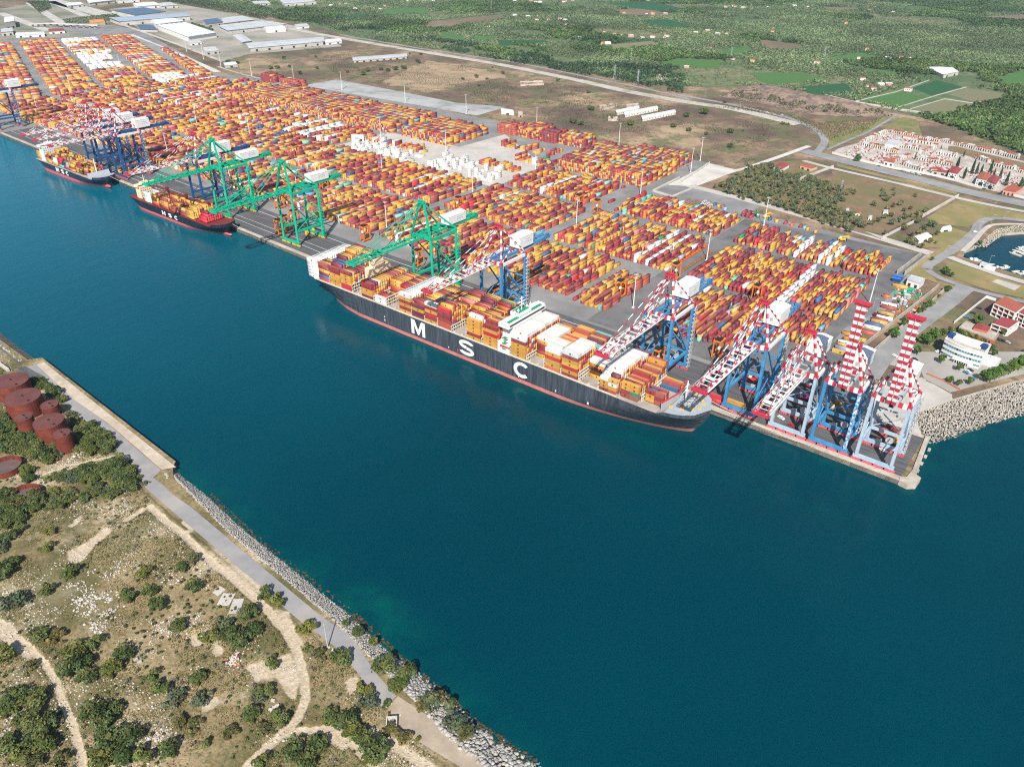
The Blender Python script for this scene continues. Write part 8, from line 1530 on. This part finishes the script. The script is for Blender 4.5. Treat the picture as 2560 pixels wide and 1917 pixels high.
def armour():
    P = ats('J', [(1130, 625), (1260, 590), (1500, 505), (2208, 300), (2600, 190), (2600, 500), (2208, 600), (1900, 690), (1700, 770), (1500, 830), (1270, 905), (1200, 850), (1090, 790), (960, 690)], 1.5)
    q = scatter(P, 1.5, .42); n = len(q); V = []; ux, uy = np.array(EASTO[2])-np.array(EASTO[1]); nl = math.hypot(ux, uy); dn = ((q[:, 0]-EASTO[1][0])*(-uy)+(q[:, 1]-EASTO[1][1])*ux)/nl
    z = np.clip(-.3+dn*.16, -.6, 3.6)+rng.uniform(-.3, .5, n)
    # four-legged concrete blocks: four stubby arms from a centre
    T = np.array([(0, 0, 1), (.94, 0, -.33), (-.47, .82, -.33), (-.47, -.82, -.33)]); VV = []; FF = []; base = 0
    arm = []
    for t in T:
        x = np.cross(t, (.3, .5, .8)); x /= np.linalg.norm(x); y = np.cross(t, x)
        arm.append(np.array([x*.42*math.cos(a)+y*.42*math.sin(a) for a in (.8, 2.37, 3.94, 5.5)]+[t*1.25+(x*.27*math.cos(a)+y*.27*math.sin(a)) for a in (.8, 2.37, 3.94, 5.5)]))
    A = np.concatenate(arm); fq = []
    for k in range(4):
        o = 8*k; fq += [(o, o+1, o+5, o+4), (o+1, o+2, o+6, o+5), (o+2, o+3, o+7, o+6), (o+3, o, o+4, o+7), (o+4, o+5, o+6, o+7)]
    fq = np.array(fq); r = rng.normal(size=(n, 4)); r /= np.linalg.norm(r, axis=1, keepdims=True); w, x, y, zq = r.T
    Rm = np.stack([np.stack([1-2*(y*y+zq*zq), 2*(x*y-zq*w), 2*(x*zq+y*w)], 1), np.stack([2*(x*y+zq*w), 1-2*(x*x+zq*zq), 2*(y*zq-x*w)], 1), np.stack([2*(x*zq-y*w), 2*(y*zq+x*w), 1-2*(x*x+y*y)], 1)], 1)
    s = rng.uniform(.7, 1.1, n); V = np.einsum('nij,kj->nki', Rm, A)*s[:, None, None]+np.column_stack([q, z])[:, None, :]; F = (fq[None]+32*np.arange(n)[:, None, None]).reshape(-1, 4)
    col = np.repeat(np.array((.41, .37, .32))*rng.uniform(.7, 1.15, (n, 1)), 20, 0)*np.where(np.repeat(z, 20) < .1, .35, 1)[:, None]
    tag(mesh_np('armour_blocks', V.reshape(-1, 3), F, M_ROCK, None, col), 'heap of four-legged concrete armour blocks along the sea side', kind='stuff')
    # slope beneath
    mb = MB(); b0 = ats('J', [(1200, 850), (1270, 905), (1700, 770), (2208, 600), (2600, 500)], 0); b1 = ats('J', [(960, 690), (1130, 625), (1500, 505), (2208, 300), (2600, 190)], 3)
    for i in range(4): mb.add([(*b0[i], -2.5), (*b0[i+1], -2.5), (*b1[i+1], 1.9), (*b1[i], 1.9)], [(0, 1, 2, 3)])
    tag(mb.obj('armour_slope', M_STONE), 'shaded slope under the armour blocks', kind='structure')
    P2 = ats('K', [(1600, 1656), (1760, 1560), (1880, 1450), (2208, 1390), (2208, 1470), (2030, 1490), (1890, 1560), (1780, 1656)], 2); q = scatter(P2, 1.6, .5); rocks('marina_rocks', np.column_stack([q, np.full(len(q), GZ)]), rng.uniform(.4, .9, len(q)), 'stony bank round the marina', (.42, .38, .32))
armour()
def farland():
    reg = CTRY[1:-4]+[(600, 4800), (-900, 5200), (-4200, 2400)]
    q = scatter(reg, 9.4, .16); q = q[in_view(q[:, 0], q[:, 1])]; d = np.hypot(q[:, 0], q[:, 1]); q = q[d < 4600]
    # keep fields and houses clear
    k = np.ones(len(q), bool)
    for P in FPOLY: k &= ~inpoly(q[:, 0], q[:, 1], P)
    for h in HP: k &= np.hypot(q[:, 0]-h[0], q[:, 1]-h[1]) > 13
    for pts in (ats('1', [(560, 0), (1150, 0), (1550, 90), (2300, 240), (2300, 330), (1400, 420), (0, 300), (0, 0)]), ats('3', [(1160, 640), (1600, 515), (2100, 600), (1700, 760)]), ats('K', [(-600, 500), (700, 250), (2400, 700), (2400, 1300)]), ats('3', [(1560, 440), (1920, 480), (1860, 540), (1700, 510)]), ats('K', [(-500, 560), (0, 480), (700, 130), (900, 190), (880, 330), (660, 280), (100, 480)]), ats('U', [(100, 500), (560, 470), (860, 510), (930, 580), (500, 520)]), ats('3', [(200, 590), (480, 555), (800, 610), (1130, 660), (1340, 730), (900, 800)])): k &= ~inpoly(q[:, 0], q[:, 1], pts)
    q = q[k]; big = vnoise(q[:, 0], q[:, 1], 150, 21)*.6+vnoise(q[:, 0], q[:, 1], 60, 22)*.4; typ = vnoise(q[:, 0]+999, q[:, 1], 210, 23)
    rgt = inpoly(q[:, 0], q[:, 1], ats('3', [(200, 170), (1100, 130), (2300, 200), (2300, 440), (1540, 380), (900, 300)]))   # the regular olive plantation
    keep = (big > .40) | rgt; wood = (typ > .60) & ~rgt; wd2 = inpoly(q[:, 0], q[:, 1], ats('K', [(820, 230), (1300, 60), (2300, -80), (2300, 660), (1640, 440), (1250, 380)])); wood |= wd2; keep |= wd2
    low = (~keep) & (rng.random(len(q)) < .28)
    ol = q[keep & ~wood]; wo = q[keep & wood]; wo = np.concatenate([wo, wo+rng.uniform(-5, 5, wo.shape)])
    z = lambda p: np.column_stack([p, np.full(len(p), GZ+.3)])
    far_trees('olive_grove', z(ol), 3.1, 'grey green olive groves covering the farmland', [(.14, .19, .095), (.115, .17, .08), (.155, .19, .10)], 16)
    far_trees('woodland', z(wo), 3.9, 'darker green woods among the fields', [(.06, .115, .045), (.075, .135, .05), (.09, .13, .06)], 16, 1.15)
    far_trees('scattered_bushes', z(q[low]), 2.2, 'loose bushes between the groves', [(.08, .13, .05), (.11, .14, .06)], 10)
    # scrub on the plain and the bank foot
    pl = [tuple(p) for p in ats('2', [(-300, 260), (0, 330), (1000, 450), (2212, 700)])]+[tuple(p) for p in ats('3', [(700, 830), (780, 920), (420, 1060), (0, 1010)])]+[(-440, 990), (-900, 1040), (-1250, 1050)]
    s = scatter(pl, 3.6, .5); nn = vnoise(s[:, 0], s[:, 1], 42, 31)*.55+vnoise(s[:, 0], s[:, 1], 13, 32)*.45; s = s[nn > .56]; far_trees('plain_scrub', np.column_stack([s, np.full(len(s), GZ-.3)]), .8, 'low scrub scattered over the brown plain', [(.05, .055, .025), (.075, .07, .03), (.10, .075, .045), (.045, .06, .03)], 6, .7)
    b = scatter(ats('3', [(200, 690), (500, 690), (900, 790), (1250, 770), (1330, 740), (1180, 850), (960, 900), (700, 750)]), 4, .5); bb = scatter(ats('3', [(300, 620), (480, 560), (800, 615), (1130, 665), (1340, 722), (1180, 740), (850, 720), (500, 650)], GZ+5), 5, .5); bb = bb[vnoise(bb[:, 0], bb[:, 1], 16, 81) > .5]; far_trees('bank_bushes', np.column_stack([bb, np.full(len(bb), GZ+4.5)]), 1.7, 'dark bushes growing on the steep earth bank', [(.06, .09, .035), (.09, .10, .045)], 9, .9)
    far_trees('bank_scrub', np.column_stack([b, np.full(len(b), GZ)]), 1.1, 'yellow green scrub at the foot of the bank', [(.10, .11, .035), (.06, .075, .03), (.12, .10, .05)], 7, .7)
    b = scatter(ats('2', [(0, 200), (300, 215), (700, 330), (1300, 440), (1700, 500), (2212, 610), (2212, 440), (1400, 380), (900, 290), (500, 230), (0, 150)]), 7.5, .5); nn = vnoise(b[:, 0], b[:, 1], 40, 41); b = b[(nn > .42)]; far_trees('roadside_woods', np.column_stack([b, np.full(len(b), GZ)]), 3.4, 'dark scrubby woods along the far side of the dirt road', [(.05, .09, .04), (.07, .095, .045)], 14, 1)
    b = scatter(ats('1', [(400, 130), (560, 110), (740, 90), (790, 130), (640, 150), (430, 160)]), 7, .5); far_trees('scrub_patch', np.column_stack([b, np.full(len(b), GZ)]), 2.4, 'green scrub patches by the rail yard', [(.08, .13, .055), (.11, .13, .06)], 9, .7)
    b = scatter(ats('1', [(180, 20), (310, 10), (330, 60), (260, 90)]), 7, .5); b2 = scatter(ats('1', [(1230, 155), (1380, 195), (1360, 215), (1240, 180)]), 6, .5); b3 = scatter(ats('1', [(1000, 0), (1560, 0), (1900, 120), (2212, 210), (2212, 90), (1800, 60), (1700, 130), (1400, 70)]), 9, .5); b = np.concatenate([b, b2, b3]); far_trees('scrub_patch', np.column_stack([b, np.full(len(b), GZ+.3)]), 3.0, 'dark scrub and trees around the warehouses', [(.06, .10, .045), (.09, .11, .06)], 12, .9)
farland()
# ================================================================ turn the container list into objects
def box_mesh(L, mark):
    l, w, h = L/2, CW/2, 1.295; mb = MB(); mb.box((0, 0, h), (CW, L, 2*h), 0)
    if mark:
        for s in (-1, 1):
            x = s*(w+.012)
            for (y0, y1, z0, z1) in ((-.62, .62, 1.45, 2.0), (-.7, -.05, .72, 1.3), (.05, .7, .72, 1.3)):
                q = [(x, y0, z0), (x, y1, z0), (x, y1, z1), (x, y0, z1)]; mb.add(q if s > 0 else q[::-1], [(0, 1, 2, 3)], 1)
    for s in (-1, 1):   # door bars on one end, frame posts
        mb.box((s*(w-.06), l-.04, h), (.16, .16, 2*h+.01), 0); mb.box((s*(w-.06), -l+.04, h), (.16, .16, 2*h+.01), 0)
        if s > 0:
            for x in (-.7, -.25, .25, .7): mb.box((x, l+.03, h), (.06, .06, 2.4), 1)
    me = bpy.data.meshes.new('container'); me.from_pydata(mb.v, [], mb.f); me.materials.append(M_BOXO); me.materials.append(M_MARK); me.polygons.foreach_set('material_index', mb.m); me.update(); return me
BM = {(L, m): box_mesh(L, m) for L in (12.19, 6.06) for m in (0, 1)}
occ = {}
for b in BOX: occ[(round(b[0]), round(b[1]), round(b[2]*2))] = 1
def score(b):
    x, y, z, L, ay, c, info = b; d = math.sqrt(x*x+y*y+(z-CAMH)**2); top = 0
    t, h = (info[3], info[4]) if info[0] == 'ship' or len(info) > 4 and isinstance(info[4], int) and info[0] != 'corner' else (info[-2], info[-1])
    top = 1 if t == h-1 else 0
    vx, vy, vz = -x/d, -y/d, (CAMH-z)/d
    side = 0
    if info[0] == 'ship': side = (L*CH*abs(vy)) if info[2] == 0 else 0
    elif not ay is False: side = .35*L*CH*abs(vx)+.3*CW*CH*abs(vy)
    ok = in_view(np.array([x]), np.array([y]), -.005)[0]
    return ((top*L*CW*vz+side)/d**2) if ok and (top or side) else 0
sc = np.array([score(b) for b in BOX]); order = np.argsort(-sc)
# what stands out of the 300 nearest: the large ship's and the nearest yard rows
single = set(order[:296].tolist())
OBJC = {True: [], False: []}
TIER = ['bottom', 'second', 'third', 'fourth', 'fifth', 'sixth', 'seventh']
seen = {}
for i in sorted(single):
    x, y, z, L, ay, c, info = BOX[i]; mark = PN[c] in ('mustard yellow', 'light yellow', 'white', 'maroon') and (i*7) % 10 < 8
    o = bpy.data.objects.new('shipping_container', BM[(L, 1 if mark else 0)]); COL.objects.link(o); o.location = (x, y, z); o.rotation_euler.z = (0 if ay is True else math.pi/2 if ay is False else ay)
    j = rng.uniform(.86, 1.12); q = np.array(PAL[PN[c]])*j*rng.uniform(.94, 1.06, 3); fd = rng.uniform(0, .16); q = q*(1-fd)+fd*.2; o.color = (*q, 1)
    sz = '' if L > 7 else 'short '
    if info[0] == 'ship':
        _, bay, r, t, h, half_ = info; top = t == h-1
        lab = '%s%s ship container, %s stack from stern, %s from water, %s%s' % (sz, PN[c], nth(bay), nth(r), 'top' if top else TIER[t]+' tier', (' '+half_) if half_ else ''); g = 'containers stacked on the large ship'
    elif info[0] == 'corner':
        _, w_, t, h = info; lab = '%s%s container %s%s' % (sz, PN[c], w_, '' if h == 1 else (', upper' if t else ', lower')); g = 'loose containers round the yard edge'
    else:
        bid, r, j_ = info[:3]; t, h = info[-2:]
        lab = '%s%s container, %s, %s row, %s along, %s' % (sz, PN[c], bid, nth(r), nth(j_), 'topmost' if t == h-1 else TIER[t]+' tier'); g = 'containers in the yard rows nearest the camera'
    o['label'] = lab; o['category'] = 'shipping container'; o['group'] = g
rest = [i for i in range(len(BOX)) if i not in single]
def mass():
    n = len(rest); B = [BOX[i] for i in rest]; X = np.array([[b[0], b[1], b[2]] for b in B]); L = np.array([b[3] for b in B]); A = np.array([0. if b[4] is True else math.pi/2 if b[4] is False else b[4] for b in B]); C = np.array([PAL[PN[b[5]]] for b in B])*rng.uniform(.8, 1.14, (n, 1))*rng.uniform(.93, 1.07, (n, 3)); fd = rng.uniform(0, .22, (n, 1))**1.3; C = C*(1-fd)+fd*(.3*C.mean(1, keepdims=True)+.16)
    u = np.array([(-1, -1, 0), (1, -1, 0), (1, 1, 0), (-1, 1, 0), (-1, -1, 1), (1, -1, 1), (1, 1, 1), (-1, 1, 1)], float); f = np.array([(4, 5, 6, 7), (0, 1, 5, 4), (1, 2, 6, 5), (2, 3, 7, 6), (3, 0, 4, 7)])
    # dark mark on both long sides of the yellow and white boxes
    mk = np.array([(1.012/1.0, -.06, .3), (1.012, .06, .3), (1.012, .06, .75), (1.012, -.06, .75)])
    def place(T):
        v = T[None]*np.stack([np.full(n, CW/2), L/2, np.full(n, 2.59)], 1)[:, None, :]; x = v[..., 0]*np.cos(A)[:, None]-v[..., 1]*np.sin(A)[:, None]; y = v[..., 0]*np.sin(A)[:, None]+v[..., 1]*np.cos(A)[:, None]; return np.stack([x, y, v[..., 2]], -1)+X[:, None, :]
    V = place(u).reshape(-1, 3); F = (f[None]+8*np.arange(n)[:, None, None]).reshape(-1, 4); col = np.repeat(C, 5, 0)
    ky = np.array([PN[b[5]] in ('mustard yellow', 'light yellow', 'white') for b in B]) & (rng.random(n) < .75); far = np.hypot(X[:, 0], X[:, 1]) < 1150; kk = np.where(ky & far)[0]
    V1 = place(mk)[kk].reshape(-1, 3); V2 = place(mk*np.array([-1, -1, 1]))[kk].reshape(-1, 3); m = len(kk); F1 = np.arange(4*m).reshape(m, 4)
    V = np.concatenate([V, V1, V2]); F = np.concatenate([F, F1+8*n, F1+8*n+4*m]); col = np.concatenate([col, np.tile([.05, .03, .015], (2*m, 1))])
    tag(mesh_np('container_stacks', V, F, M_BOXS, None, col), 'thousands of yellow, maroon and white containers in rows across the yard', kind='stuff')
    print('containers', len(BOX), 'single', len(single), 'mass', n)
mass()
# ================================================================ air
HAZE = 0.000032
def haze():
    if HAZE <= 0: return
    mb = MB(); mb.box((-2000, 2500, 145.5), (14000, 12000, 299)); m = bpy.data.materials.new('haze_air'); m.use_nodes = True; nt = m.node_tree; nt.nodes.clear()
    o = _n(nt, 'ShaderNodeOutputMaterial'); v = _n(nt, 'ShaderNodeVolumePrincipled'); v.inputs['Color'].default_value = (.42, .76, 1, 1); v.inputs['Density'].default_value = HAZE; v.inputs['Anisotropy'].default_value = .1
    nt.links.new(v.outputs[0], o.inputs['Volume']); tag(mb.obj('haze', m), 'thin pale haze over the far farmland', kind='stuff')
haze()
